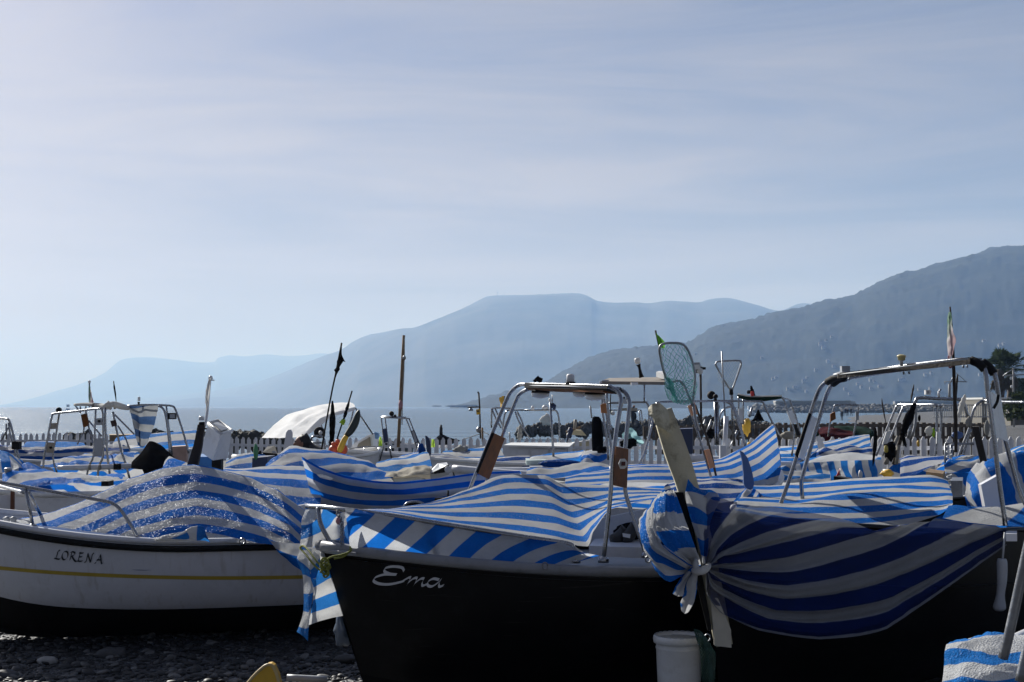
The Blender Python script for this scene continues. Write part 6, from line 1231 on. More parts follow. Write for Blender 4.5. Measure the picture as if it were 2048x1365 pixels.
# --- middle: white boat, mast, arch, far prow, lamp pole
b12 = boat('white motorboat with a low windscreen moored in front of the pickets', (668, 25.5), (870, 27), 1.7, .95, .82, .78, rail=PAINTW, gun=.04)
plate(b12.root, 'cabin', PAINTW, [c2(1320, 1000, 26), c2(1345, 950, 26), c2(1480, 868, 26), c2(1510, 862, 26), c2(1515, 990, 26)], .9); plate(b12.root, 'windscreen', M('tan_screen', (.20, .18, .14), .3), [c2(1375, 985, 25.97), c2(1395, 940, 25.97), c2(1490, 885, 25.97), c2(1500, 985, 25.97)], .02)
tube(b12.root, 'rail', STEEL, .012, [c2(1320, 985, 25.2), c2(1440, 970, 25.2), c2(1600, 968, 25.5), c2(1700, 975, 25.8)], 2)
for u in (1440, 1560, 1660): tube(b12.root, 'stanchion', STEEL, .011, [c2(u, 970, 25.5), c2(u, 1015, 25.4)], 1)
blob(None, 'blue_bag', M('pale_blue_plastic', (.16, .30, .50), .5), c3(215, 545, 26.5), (.065, .06, .06), 3, .4, label='light blue bag on the white motorboat behind its windscreen', cat='bag')
for pts, lab, s_ in (((235, 555, 270, 632), 'hanging lime yellow rag left of the small steel arch in the middle', 1), ((668, 575, 705, 640), 'lime yellow rag beside the dark blue fin in the middle', 2)):
    u0, v0, u1, v1 = pts; sheet(None, 'rag', LIME, [[c3(u0 + 8, v0, 26, 0), c3((u0+u1)/2, v0 - 2, 25.9, 0), c3(u1 - 8, v0 + 3, 26, 0)], [c3(u0 + 2, (v0+v1)/2, 26, 0), c3((u0+u1)/2, (v0+v1)/2, 25.8, 0), c3(u1 - 3, (v0+v1)/2, 26, 0)], [c3(u0, v1, 26, 0), c3((u0+u1)/2, v1 + 4, 25.9, 0), c3(u1, v1 - 3, 26, 0)]], 4, 4, .02, 9, s_, label=lab, cat='rag')
wm_ = thing('wooden_mast', 'bare brown wooden mast standing taller than everything near it', 'mast', P(797, 895, 34)); tube(wm_, 'shaft', WOOD, [.040, .038, .034], [(796.5, 895, 34), (802, 780, 34), (807.5, 671, 34)], 2, 10); tube(wm_, 'halyard', ROPEG, .012, [(809, 674, 33.9), (808, 740, 33.9), (805, 800, 33.9), (804, 850, 33.9)], 3, 5); blob(wm_, 'block', M('pink_plastic'), c3(420, 290, 33.9), (.05, .05, .1), 2, .3); blob(wm_, 'block', DULL, (808.5, 716, 33.9), (.04, .04, .05), 2, .2)
a3 = thing('steel_arch', 'small steel arch with dark blue boards at the foot of the wooden mast', 'arch', c3(400, 780, 25))
for pts in ([c3(258, 396, 25), c3(270, 500, 25), c3(283, 620, 25), c3(240, 770, 25)], [c3(290, 402, 25.3), c3(315, 590, 25.3), c3(352, 775, 25.3)], [c3(255, 394, 25), c3(370, 398, 25), c3(490, 404, 25)], [c3(463, 404, 25.3), c3(510, 520, 25.3), c3(570, 690, 25.3)], [c3(488, 402, 25), c3(530, 510, 25), c3(578, 620, 25)], [c3(262, 386, 25.3), c3(465, 394, 25.3)], [c3(575, 610, 25), c3(530, 780, 25)]): tube(a3, 'arch_tube', STEEL, .017, pts, 1)
plate(a3, 'side_board', NAVY, [c3(270, 490, 24.95), c3(303, 482, 24.95), c3(315, 595, 24.95), c3(282, 605, 24.95)], .04); plate(a3, 'side_board', NAVY, [c3(500, 508, 24.95), c3(532, 498, 24.95), c3(572, 600, 24.95), c3(538, 608, 24.95)], .04); plate(a3, 'board_face', GREY, [c3(510, 512, 24.92), c3(528, 506, 24.92), c3(556, 592, 24.92), c3(540, 600, 24.92)], .02)
horn(a3, 'lamp', c3(342, 362, 25), .042, .07); tube(a3, 'lamp_foot', BLACK, .012, [c3(350, 375, 25), c3(358, 396, 25)], 1); horn(a3, 'small_lamp', c3(372, 382, 25), .025, .05)
fin = plate(None, 'rudder_fin', NAVY, [c3(622, 545, 22), c3(640, 550, 22), c3(662, 585, 22), c3(672, 700, 22), c3(645, 722, 22), c3(630, 640, 22)], .05, label='dark blue upright rudder blade between the lime rags in the middle', cat='rudder')
fin2 = spindle(None, 'furled_cloth', TARP3, [c3(585, 610, 21.5), c3(592, 650, 21.5), c3(598, 700, 21.5), c3(590, 750, 21.5)], .06, 6, label='narrow twist of blue and white cloth left of the dark blue rudder blade', cat='cloth')
fp = boat('far black boat prow covered in black cloth beyond the pickets in the middle', (752, 62), (800, 66), 1.9, .2, 0, 0, z0=-1.1, top=BLACKP); sheet(fp.root, 'cover', BLACKC, [[c3(655, 622, 60, 0), c3(750, 625, 60, 0), c3(830, 618, 60, 0), c3(910, 590, 60, 0)], [c3(685, 588, 61, 0), c3(752, 532, 61, 0), c3(820, 560, 61, 0), c3(905, 582, 61, 0)], [c3(690, 592, 63, 0), c3(752, 540, 63, 0), c3(820, 565, 63, 0), c3(905, 590, 63, 0)]], 4, 4); tube(fp.root, 'stem_head', DARKW, [.07, .07, .04], [c3(753, 540, 61), c3(753, 490, 61), c3(753, 455, 61)], 1)
lpq = thing('lamp_pole', 'thin dark pole with a side arm, a hanging lamp and a small yellow sign', 'lamp pole', P(961, 875, 46)); tube(lpq, 'pole', DARKW, .026, [c3(1065, 190, 46), c3(1072, 300, 46), c3(1080, 570, 46)], 1); tube(lpq, 'arm', DARKW, .02, [c3(974, 310, 46), c3(1072, 308, 46)], 1); tube(lpq, 'tip', DARKW, .03, [c3(1054, 186, 46), c3(1066, 190, 46)], 1)
lathe(lpq, 'lamp_shade', DULL, c3(1000, 330, 46), [(.07, -.04), (.08, 0), (.05, .03), (.02, .07)]); sg = plate(lpq, 'sign', YELLOW, [c3(1042, 330, 45.9), c3(1075, 322, 45.9), c3(1080, 366, 45.9), c3(1048, 374, 45.9)], .03); plate(sg, 'sign_mark', DARKW, [c3(1052, 340, 45.85), c3(1070, 336, 45.85), c3(1072, 346, 45.85), c3(1054, 350, 45.85)], .02); blob(lpq, 'fitting', DULL, c3(1068, 498, 46), (.09, .08, .09), 2, .3)
tube(None, 'wooden_post', WOOD, .032, [c3(1094, 478, 45.5), c3(1098, 600, 45.5)], 1, label='short brown post beside the thin lamp pole behind the pickets', cat='post'); tube(lpq, 'stay_rope', ROPEG, .012, [c3(1076, 530, 46), c3(1000, 556, 46), c3(925, 582, 46)], 2, 5); tube(lpq, 'stay_rope', ROPEG, .012, [c3(1098, 508, 45.5), c3(1160, 545, 45)], 1, 5)
yf = thing('flag', 'small yellow flag tied beside the top left bend of the Ema arch', 'flag', c3(1255, 330, 24)); sheet(yf, 'flag_cloth', YELLOW, [[c3(1230, 232, 24, 0), c3(1255, 222, 23.9, 0), c3(1280, 216, 24, 0)], [c3(1238, 262, 24, 0), c3(1258, 262, 23.9, 0), c3(1281, 256, 24, 0)], [c3(1242, 308, 24, 0), c3(1258, 312, 23.9, 0), c3(1276, 300, 24, 0)]], 4, 4, .03, 8, 2); tube(yf, 'pole', DULL, .012, [c3(1278, 218, 24), c3(1262, 330, 24)], 1)
b13 = boat('low covered boat with a thin steel arch left of the white cabin', (860, 22), (1150, 24), 1.7, .9, .8, .8)
a4 = b13.root
for pts in ([c3(1170, 480, 25), c3(1172, 335, 25), c3(1178, 322, 25), c3(1230, 315, 25), c3(1335, 322, 25)], [c3(1175, 322, 25), c3(1205, 400, 25), c3(1250, 480, 25)], [c3(1200, 320, 25), c3(1250, 430, 25), c3(1270, 480, 25)], [c3(1262, 500, 24.5), c3(1275, 390, 24.5), c3(1295, 345, 24.5), c3(1340, 333, 24.5), c3(1690, 336, 24)], [c3(1365, 345, 24.2), c3(1405, 440, 24.2), c3(1490, 570, 24.2)], [c3(1382, 345, 24.4), c3(1420, 420, 24.4), c3(1450, 520, 24.4)], [c4(0, 748, 24), c4(225, 748, 24), c4(262, 760, 24), c4(278, 800, 24), c4(284, 900, 24), c4(286, 1010, 24)]): tube(a4, 'arch_tube', STEEL, .020, pts, 3)
for u, v, r in ((1512, 318, .03), (1615, 312, .055)): lathe(a4, 'deck_lamp', WHITE, c3(u, v, 24), [(r, -.03), (r, .01), (r*.5, .04)])
spindle(None, 'pennant', GREYC, [c3(1408, 462, 24), c3(1408, 510, 24), c3(1403, 560, 24), c3(1395, 580, 24)], .048, 3, label='grey pointed pennant hanging right of the Ema arch leg over the pickets', cat='pennant')
tube(None, 'rod', DULL, .012, [c3(1320, 515, 24), c3(1325, 600, 24)], 1, label='thin upright rod left of the grey hanging pennant', cat='rod')
bgw = thing('plastic_bag', 'white plastic bag caught on top of the groyne boulders', 'plastic bag', c4(180, 870, 100)); obj('bag', MB().blob(c4(175, 830, 100), (.37, .3, .38), 4, .5, 2.2, 16, 12), WHITEC, bgw)
mf = thing('pole', 'steel pole with a small blue pennant in front of the groyne', 'pole', c4(235, 1130, 19)); tube(mf, 'shaft', STEEL, .016, [c4(208, 670, 19), c4(222, 900, 19), c4(236, 1135, 19)], 1); tube(mf, 'whip', DULL, .006, [c4(226, 620, 19), c4(228, 720, 19)], 1); spindle(mf, 'pennant', NAVY, [c4(228, 690, 19), c4(238, 715, 19), c4(245, 745, 19)], .035, 2); blob(mf, 'cap', WHITE, c4(207, 668, 19), (.022, .022, .03), 1, .1)
cover('boat_cover', 'striped cover low over the boat to the left of the white cabin', [(860, 938, 2.3), (900, 940, 2.4), (960, 944, 2.5), (1010, 942, 2.5), (1060, 938, 2.5)], [(862, 910, 0.2), (890, 909, .1), (950, 920, .4), (1010, 915, .4), (1060, 912, .5)], 22.1, 22.5, seed=56, mat=TARP3, bulge=.05)
cover('boat_cover', 'pale striped cover bunched up right below the pickets in the middle', [(880, 916, 1.8), (930, 916, 1.8), (965, 917, 1.8), (1010, 914, 1.8)], [(893, 905, .3), (935, 900, .3), (962, 896, .3), (985, 890, .3)], 25.5, 26.6, seed=57, mat=TARP2)
blob(None, 'net_bundle', GREYC, c3(915, 665, 26), (.13, .1, .075), 5, .5, label='grey bundle of netting lying on the covers in front of the far black prow', cat='net')
sheet(None, 'boat_cover', TARP, [[c3(395, 775, 22, 1.6), c3(480, 760, 22, 1.6), c3(560, 735, 22, 1.6), c3(600, 705, 22, 1.6)], [c3(395, 745, 22.3, .8), c3(480, 725, 22.3, .8), c3(550, 700, 22.3, .9), c3(590, 690, 22.3, .9)], [c3(395, 725, 22.8, 0), c3(480, 705, 22.8, 0), c3(545, 690, 22.8, 0), c3(590, 680, 22.8, 0)], [c3(400, 740, 23.4, -1), c3(485, 720, 23.4, -1), c3(550, 705, 23.4, -1), c3(590, 690, 23.4, -1)]], 5, 5, .02, 3, 58, label='striped cover between the legs of the small arch by the wooden mast', cat='tarpaulin')
cover('boat_cover', 'loosely heaped striped cover in front of the small arch by the wooden mast', [(750, 952, 2.4), (790, 950, 2.4), (830, 945, 2.4), (865, 938, 2.4)], [(755, 928, .2), (790, 920, .2), (830, 916, .1), (852, 905, .1)], 18.5, 19.8, seed=59, mat=TARP2, amp=.03)
wc = thing('cabin_boat', 'white flat-roofed box cabin boat in front of the pickets in the middle', 'boat', P(1075, 915, 28))
obj('cabin_wall', MB().hexa((1010, 894, 27.5), (1136, 898, 27.5), (1145, 890, 29.2), (1025, 889, 29.2), (0, 0, -.5)), PAINTW, wc); obj('cabin_roof', MB().hexa((1007, 890.5, 27.4), (1139, 893.5, 27.4), (1148, 886, 29.3), (1022, 885.5, 29.3), (0, 0, -.035)), WHITE, wc)
for x0 in (1022, 1062, 1100): plate(wc, 'wall_panel', PAINTW, [(x0, 899, 27.46), (x0 + 34, 899.6, 27.46), (x0 + 34, 912, 27.46), (x0, 912, 27.46)], .03)

# --- boat behind Ema to the right, wrapped motor
b14 = boat('open grey-white boat with a striped wrapped motor behind the Ema cover', (905, 18.5), (1260, 20), 1.7, .9, .8, .8, rail=PAINTW, gun=.05)
plate(b14.root, 'coaming', M('pale_teal_paint', (.36, .44, .44), .6), [c4(10, 1165, 18.6), c4(180, 1160, 18.6), c4(180, 1200, 18.6), c4(10, 1205, 18.6)], .8)
plate(b14.root, 'side_panel', PAINTW, [c4(40, 1215, 18.3), c4(370, 1210, 18.3), c4(360, 1262, 18.3), c4(45, 1258, 18.3)], .5)
cover('boat_cover', 'striped cover rolled back over the open boat beside the wrapped motor', [c4(20, 1175, 1, 0)[:2] + (1.8,), c4(140, 1170, 1)[:2] + (1.8,), c4(300, 1165, 1)[:2] + (1.9,), c4(440, 1150, 1)[:2] + (1.9,), c4(470, 1130, 1)[:2] + (1.9,)], [c4(90, 1150, 1)[:2] + (.4,), c4(190, 1120, 1)[:2] + (.3,), c4(300, 1100, 1)[:2] + (.3,), c4(430, 1092, 1)[:2] + (.3,), c4(500, 1092, 1)[:2] + (.3,)], 18.8, 19.6, seed=60, mat=TARP2)
blob(None, 'wrapped_roll', TARP3, c4(290, 1190, 18.2), (.28, .12, .05), 3, .15, label='dark padded roll with pale edges lying in the open boat', cat='roll')
cover('boat_cover', 'striped cover folded low in front of the wrapped motor', [(1052, 955, 2.2), (1110, 958, 2.3), (1160, 952, 2.4), (1220, 945, 2.5)], [(1055, 945, 0), (1110, 940, .1), (1160, 930, .1), (1215, 935, .2)], 16.5, 17.4, seed=61, amp=.03)
mw = sheet(None, 'wrapped_motor', TARP, [[c4(462, 1215, 17.6, 1.7), c4(520, 1235, 17.45, 1.8), c4(600, 1255, 17.4, 1.9), c4(690, 1235, 17.6, 2.)], [c4(465, 1150, 17.6, .9), c4(520, 1160, 17.4, 1.4), c4(600, 1160, 17.35, 1.0), c4(695, 1165, 17.6, 1.5)], [c4(478, 1110, 17.7, .4), c4(520, 1118, 17.5, .6), c4(600, 1112, 17.45, .5), c4(680, 1105, 17.7, .7)], [c4(490, 1095, 17.9, .2), c4(530, 1090, 17.9, .2), c4(600, 1090, 17.9, .1), c4(668, 1092, 17.9, .1)], [c4(490, 1130, 18.2, -.5), c4(530, 1120, 18.3, -.5), c4(600, 1120, 18.3, -.5), c4(668, 1130, 18.2, -.5)]], 6, 6, .02, 5, 62, label='outboard motor wrapped in striped cloth beside the right leg of the Ema arch', cat='outboard motor')
sk_ = MB().tube([c4(600, 1085, 17.2), c4(600, 1000, 17.2), c4(596, 900, 17.2), c4(592, 825, 17.2), c4(594, 800, 17.2)], [.065, .072, .066, .056, .03], 10, 4); obj('black_sack', sk_, BLACKC, label='tall black sack hanging behind the right legs of the Ema arch', cat='sack')
for u, v, r, s_, lab in ((640, 1075, .05, 3, 'black rumpled cloth heap at the foot of the tall black sack'), (860, 1020, .062, 6, 'black rumpled cloth lying on top of the right brown board')): blob(None, 'cloth_heap', BLACKC, c4(u, v, 17.1 if r < .055 else 15.5), (r*1.4, r, r*.8), s_, .45, label=lab, cat='cloth heap')
ar2 = thing('roofed_arch', 'steel arch with a flat grey-brown roof panel and a lantern behind the Ema arch', 'arch', P(1240, 940, 16.5))
obj('roof_panel', MB().hexa((1200, 763, 16.2), (1331, 764, 15.6), (1328, 754.5, 16.9), (1218, 756.5, 17.3), (0, 0, -.035)), M('roof_board', (.22, .19, .16), .7), ar2); plate(ar2, 'roof_edge', PAINTW, [(1199, 763.5, 16.18), (1208, 760, 16.18), (1218, 760, 16.18), (1216, 766, 16.18), (1200, 767, 16.18)], .05)
for pts in ([c4(655, 600, 16), c4(660, 700, 16), c4(690, 880, 16), c4(712, 1060, 16), c4(718, 1180, 16)], [c4(638, 640, 16.2), c4(645, 780, 16.2), c4(680, 1000, 16.2), c4(690, 1160, 16.2)], [c4(675, 600, 15.8), c4(690, 780, 15.8), c4(715, 940, 15.8)]): tube(ar2, 'leg', STEEL, .019, pts, 3)
tube(ar2, 'leg', STEEL, .012, [c4(988, 525, 15.8), c4(986, 690, 15.8)], 1); tube(ar2, 'cable', BLACK, .006, [c4(712, 600, 15.8), c4(705, 680, 15.8), c4(712, 780, 15.8)], 2); plate(ar2, 'side_board', ORANGEW, [c4(625, 700, 15.9), c4(672, 690, 15.9), c4(682, 775, 15.9), c4(630, 770, 15.9)], .03)
obj('under_lamp', MB().box(P(*c4(905, 530, 15.8)), (.075, .06, .03)), WHITE, ar2); tube(ar2, 'lantern_arm', BLACK, [.03, .02, .016, .03], [c4(965, 478, 16.3), c4(955, 440, 16.3), c4(945, 390, 16.3), c4(938, 370, 16.3)], 2); lathe(ar2, 'lantern', GLASS, c4(933, 358, 16.3), [(.022, -.01), (.036, .02), (.036, .05), (.02, .06)], (-.15, 0, 1))
obj('speaker_box', MB().hexa(c4(1085, 432, 16.2), c4(1150, 450, 16.0), c4(1150, 425, 16.3), c4(1105, 424, 16.4), (0, 0, -.055)), WHITE, ar2)
for pts in ([c4(690, 690, 22), c4(800, 686, 22), c4(990, 682, 22), c4(1010, 700, 22), c4(1022, 745, 22)], [c4(700, 750, 26), c4(800, 745, 26), c4(940, 750, 26), c4(965, 770, 26), c4(970, 860, 26)], [c4(698, 752, 26), c4(712, 900, 26)], [c4(945, 755, 26), c4(955, 860, 26)]): pass
fa = thing('steel_arch', 'dark thin steel arch with a small box lamp seen between the Ema arch legs', 'arch', c4(1020, 760, 22)); tube(fa, 'arch_tube', DULL, .022, [c4(690, 690, 22), c4(800, 686, 22), c4(985, 682, 22), c4(1010, 695, 22), c4(1024, 745, 22), c4(1030, 1000, 22)], 4); obj('lamp_box', MB().box(P(*c4(818, 672, 22)), (.08, .08, .07)), GREY, fa); obj('lamp_cap', MB().box(P(*c4(820, 648, 22)), (.03, .03, .035)), BLACK, fa)
fb = thing('steel_arch', 'second, lower pale steel arch seen behind the Ema arch legs', 'arch', c4(970, 860, 27)); tube(fb, 'arch_tube', STEEL, .018, [c4(700, 900, 27), c4(700, 755, 27), c4(715, 748, 27), c4(935, 748, 27), c4(962, 765, 27), c4(972, 880, 27)], 4); tube(fb, 'arch_tube', STEEL, .016, [c4(945, 752, 27.3), c4(955, 870, 27.3)], 1); 
for u in (820, 900): obj('deck_lamp', MB().box(P(*c4(u, 742, 27)), (.13, .08, .05)), TAN, fb)
horn(fb, 'bell', c4(728, 772, 27), .04, .06, WHITE)
tube(None, 'rod', DULL, .014, [c4(540, 715, 24), c4(553, 815, 24)], 1, label='thin leaning rod left of the tall black sack against the sea', cat='rod')
sheet(None, 'plastic_sheet', TEALC, [[c4(790, 950, 22, 0), c4(830, 920, 21.8, 0), c4(870, 890, 21.9, 0), c4(890, 895, 22, 0)], [c4(800, 985, 22, 0), c4(850, 960, 21.6, 0), c4(905, 930, 21.8, 0), c4(930, 940, 22, 0)], [c4(830, 1000, 22, 0), c4(890, 1000, 21.7, 0), c4(950, 985, 21.8, 0), c4(985, 1000, 22, 0)], [c4(900, 1030, 22, 0), c4(940, 1030, 21.8, 0), c4(975, 1030, 21.9, 0), c4(992, 1025, 22, 0)]], 6, 6, .06, 5, 63, label='pale teal plastic sheet draped over gear behind the brown board', cat='plastic sheet')
for (pts, mm, r, lab) in (([c4(370, 890, 44), c4(375, 930, 44), c4(345, 1020, 44)], NAVY, .1, 'folded dark blue parasol leaning behind the pickets in the middle'),): spindle(None, 'parasol', mm, pts, r, 3, label=lab, cat='parasol')
yb = boat('small yellow and white boat drawn up beyond the pickets in the middle', (1190, 52), (1135, 55), 1.5, .5, .3, .3, z0=-.5, top=M('cream_hull', (.55, .48, .30), .5), bottom=YELLOW)
plate(yb.root, 'cabin', M('cream_hull'), [c4(350, 950, 53), c4(400, 912, 53), c4(470, 915, 53), c4(510, 960, 53)], 1.); tube(yb.root, 'mast', TAN, .06, [c4(412, 905, 53), c4(418, 825, 53)], 1); tube(yb.root, 'oar', WOOD, .04, [c4(340, 930, 53), c4(465, 885, 53)], 1)

# --- landing net, spike-prowed boat, net arch
ln = thing('landing_net', 'landing net with a sagging teal mesh on a steel hoop', 'landing net', P(1385, 815, 12.2))
hoop = [(1385, 812, 12.2), (1388, 780, 12.2), (1390, 752, 12.2), (1384, 722, 12.2), (1374, 698, 12.2), (1362, 688, 12.2), (1340, 686.5, 12.2), (1325, 689, 12.2), (1319, 698, 12.2), (1322, 720, 12.25), (1330, 750, 12.3), (1342, 764, 12.3), (1356, 762, 12.3), (1366, 768, 12.3), (1374, 785, 12.25), (1385, 812, 12.2)]
tube(ln, 'hoop', DULL, .011, hoop, 4)
netting(ln, 'net_bag', TEALN, [[(1319, 697, 12.2, 0), (1340, 688, 12.1, 0), (1362, 689, 12.1, 0), (1378, 706, 12.2, 0)], [(1323, 722, 12.2, 0), (1345, 722, 12.0, 0), (1370, 722, 12.0, 0), (1389, 740, 12.2, 0)], [(1330, 752, 12.2, 0), (1348, 757, 12.0, 0), (1372, 756, 12.0, 0), (1391, 765, 12.2, 0)], [(1338, 780, 12.2, 0), (1350, 785, 12.0, 0), (1372, 786, 12.0, 0), (1390, 785, 12.2, 0)], [(1343, 803, 12.2, 0), (1352, 808, 12.05, 0), (1370, 811, 12.1, 0), (1386, 806, 12.2, 0)]], 5, 5, .0021, .03, 5)
netting(ln, 'net_bag', TEALN, [[(1330, 752, 12.3, 0), (1346, 758, 12.35, 0), (1366, 764, 12.35, 0), (1391, 755, 12.3, 0)], [(1330, 778, 12.3, 0), (1348, 782, 12.4, 0), (1370, 785, 12.4, 0), (1391, 780, 12.3, 0)], [(1340, 798, 12.3, 0), (1352, 806, 12.35, 0), (1372, 810, 12.35, 0), (1388, 803, 12.3, 0)]], 7, 7, .0022, .04, 6)
netting(ln, 'net_fold', TEALN, [[(1332, 755, 12.15, 0), (1340, 758, 12.1, 0), (1346, 765, 12.15, 0)], [(1331, 775, 12.15, 0), (1340, 776, 12.1, 0), (1350, 780, 12.15, 0)], [(1338, 780, 12.15, 0), (1344, 790, 12.1, 0), (1356, 805, 12.15, 0)]], 8, 8, .003, .02, 7)
tube(ln, 'handle', DULL, .012, [(1386, 808, 12.2), (1390, 832, 12.2), (1398, 862, 12.2)], 1)
gf = thing('flag', 'bright green triangular pennant beside the hoop of the teal landing net', 'pennant', P(1320, 700, 12.4)); tube(gf, 'pole', DARKW, .008, [c4(1079, 88, 12.4), c4(1098, 170, 12.4), c4(1118, 255, 12.4)], 1)
sheet(gf, 'flag_cloth', GREENC, [[c4(1083, 108, 12.38, 0), c4(1085, 112, 12.36, 0), c4(1088, 114, 12.38, 0)], [c4(1092, 150, 12.38, 0), c4(1110, 150, 12.33, 0), c4(1128, 152, 12.38, 0)], [c4(1104, 200, 12.38, 0), c4(1132, 196, 12.32, 0), c4(1162, 190, 12.38, 0)], [c4(1112, 232, 12.38, 0), c4(1135, 238, 12.33, 0), c4(1158, 236, 12.38, 0)]], 4, 5, .008, 14, 1)
sb15 = boat('boat with a tall cloth-wrapped prow and an arch with orange boards', (1556, 14.2), (1180, 13.4), 1.6, 1.05, .86, .9, rake=.2)
a5 = sb15.root
tube(a5, 'arch_tube', STEEL, .014, [(1376, 812, 12.4), (1388, 843, 12.4), (1404, 892, 12.4), (1422, 955, 12.4)], 2); tube(a5, 'arch_tube', DARKW, .014, [(1390, 810, 12.7), (1402, 843, 12.7), (1418, 890, 12.7), (1432, 952, 12.7)], 2)
plate(a5, 'side_board', ORANGEW, [c4(1350, 712, 12.35), c4(1405, 686, 12.5), c4(1430, 780, 12.5), c4(1382, 797, 12.35)], .02); plate(a5, 'side_board', ORANGEW, [c4(1485, 1080, 12.35), c4(1527, 1070, 12.5), c4(1572, 1222, 12.5), c4(1530, 1232, 12.35)], .02)
for pts, Y in (([(1300, 850), (1302, 838), (1312, 810), (1316, 806), (1330, 804), (1400, 803), (1452, 803), (1466, 812), (1478, 850), (1492, 897)], 14.8), ([(1312, 808), (1300, 868), (1283, 927)], 14.6), ([(1306, 840), (1290, 900), (1278, 930)], 14.9)): tube(a5, 'arch_tube', STEEL, .015, [(*q, Y) for q in pts], 3)
horn(a5, 'lamp', (1424, 790, 14.8), .042, .07); horn(a5, 'lamp', (1432, 793, 14.7), .025, .05); tube(a5, 'lamp_foot', BLACK, .016, [(1430, 792, 14.8), (1431, 802, 14.8)], 1)
for u in (208, 228): tube(a5, 'strut', STEEL, .013, [c5(u, 510, 14.9), c5(u + 5, 870, 14.9)], 1)
tube(a5, 'whip_antenna', DULL, .008, [c5(263, 95, 14.9), c5(276, 380, 14.9), c5(290, 640, 14.9)], 1)
cover('boat_cover', 'striped cover glittering in the sun and rising to a tall cloth-wrapped prow', [(1130, 972, 4.6), (1200, 968, 4.6), (1280, 965, 4.6), (1350, 968, 4.7), (1420, 972, 4.9), (1480, 968, 5.0), (1530, 958, 5.2), (1562, 930, 5.2)], [(1132, 958, .4), (1190, 945, .3), (1260, 931, .2), (1330, 928, .1), (1380, 926, .2), (1440, 918, .5), (1500, 888, .8), (1546, 849, .6)], 13., 13.8, seed=64, amp=.008, freq=2.4)
sheet(None, 'prow_wrap', TARP, [[(1541, 851, 13.8, .2), (1546, 848, 13.75, .4), (1551, 853, 13.8, .6)], [(1532, 880, 13.78, 1.1), (1546, 880, 13.62, 1.2), (1557, 885, 13.75, 1.4)], [(1522, 912, 13.75, 2.0), (1545, 915, 13.55, 2.1), (1562, 918, 13.7, 2.2)], [(1510, 945, 13.75, 2.9), (1538, 950, 13.5, 3.0), (1563, 940, 13.65, 2.9)], [(1500, 975, 13.75, 3.6), (1530, 978, 13.5, 3.7), (1556, 965, 13.65, 3.6)]], 6, 6, .02, 5, 65, label='shaded striped cloth wrapped down the tall prow beside the navy fin', cat='tarpaulin')
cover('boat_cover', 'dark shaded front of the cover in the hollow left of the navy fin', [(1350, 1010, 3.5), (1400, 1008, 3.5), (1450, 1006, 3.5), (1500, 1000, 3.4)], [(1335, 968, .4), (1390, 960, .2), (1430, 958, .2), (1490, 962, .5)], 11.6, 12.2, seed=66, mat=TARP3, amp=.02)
nf = thing('navy_rudder', 'tall curved navy blade standing up behind the tied cover', 'rudder', c5(490, 1350, 9.6)); plate(nf, 'blade', BLUEB, [c5(412, 915, 9.6), c5(440, 930, 9.6), c5(475, 975, 9.6), c5(498, 1040, 9.6), c5(518, 1110, 9.6), c5(532, 1190, 9.6), c5(520, 1235, 9.6), c5(465, 1232, 9.6), c5(445, 1190, 9.6), c5(442, 1100, 9.6), c5(432, 1000, 9.6)], .03); plate(nf, 'stock', DARKW, [c5(462, 1232, 9.62), c5(522, 1235, 9.62), c5(522, 1365, 9.62), c5(488, 1365, 9.62)], .05)
sheet(None, 'cloth_ruff', TARP, [[c5(455, 1222, 9.5, 0), c5(470, 1232, 9.45, .25), c5(500, 1240, 9.48, .5), c5(530, 1225, 9.5, .8)], [c5(400, 1280, 9.5, 0), c5(440, 1300, 9.4, .6), c5(510, 1310, 9.4, 1.1), c5(570, 1260, 9.5, 1.7)], [c5(355, 1330, 9.5, 0), c5(410, 1350, 9.4, .9), c5(510, 1372, 9.4, 1.8), c5(620, 1300, 9.5, 2.6)]], 6, 6, .015, 7, 67, label='striped cloth ruff gathered round the foot of the navy blade', cat='tarpaulin')
# grey triangular landing net
gn = thing('landing_net', 'triangular landing net with a thin grey mesh on a long pole', 'landing net', P(1465, 860, 20)); tri = [c5(338, 402, 20), c5(320, 395, 20), c5(220, 225, 20), c5(217, 195, 20), c5(240, 180, 20), c5(400, 172, 20), c5(420, 188, 20), c5(420, 215, 20), c5(358, 390, 20), c5(338, 402, 20)]; tube(gn, 'hoop', DULL, .013, tri, 3); tube(gn, 'handle', STEEL, [.018, .022, .022], [c5(338, 400, 20), c5(345, 470, 20), c5(365, 880, 20)], 1); tube(gn, 'grip', BLACK, .028, [c5(339, 410, 20), c5(343, 455, 20)], 1)
netting(gn, 'net_bag', GREYN, [[c5(222, 188, 20, 0), c5(290, 180, 19.9, 0), c5(350, 176, 19.9, 0), c5(420, 180, 20, 0)], [c5(222, 260, 20, 0), c5(290, 270, 19.8, 0), c5(350, 270, 19.8, 0), c5(405, 260, 20, 0)], [c5(235, 340, 20, 0), c5(290, 350, 19.8, 0), c5(340, 350, 19.8, 0), c5(385, 340, 20, 0)], [c5(290, 390, 20, 0), c5(310, 400, 19.9, 0), c5(335, 402, 19.9, 0), c5(365, 392, 20, 0)]], 5, 5, .0016, .01, 8)
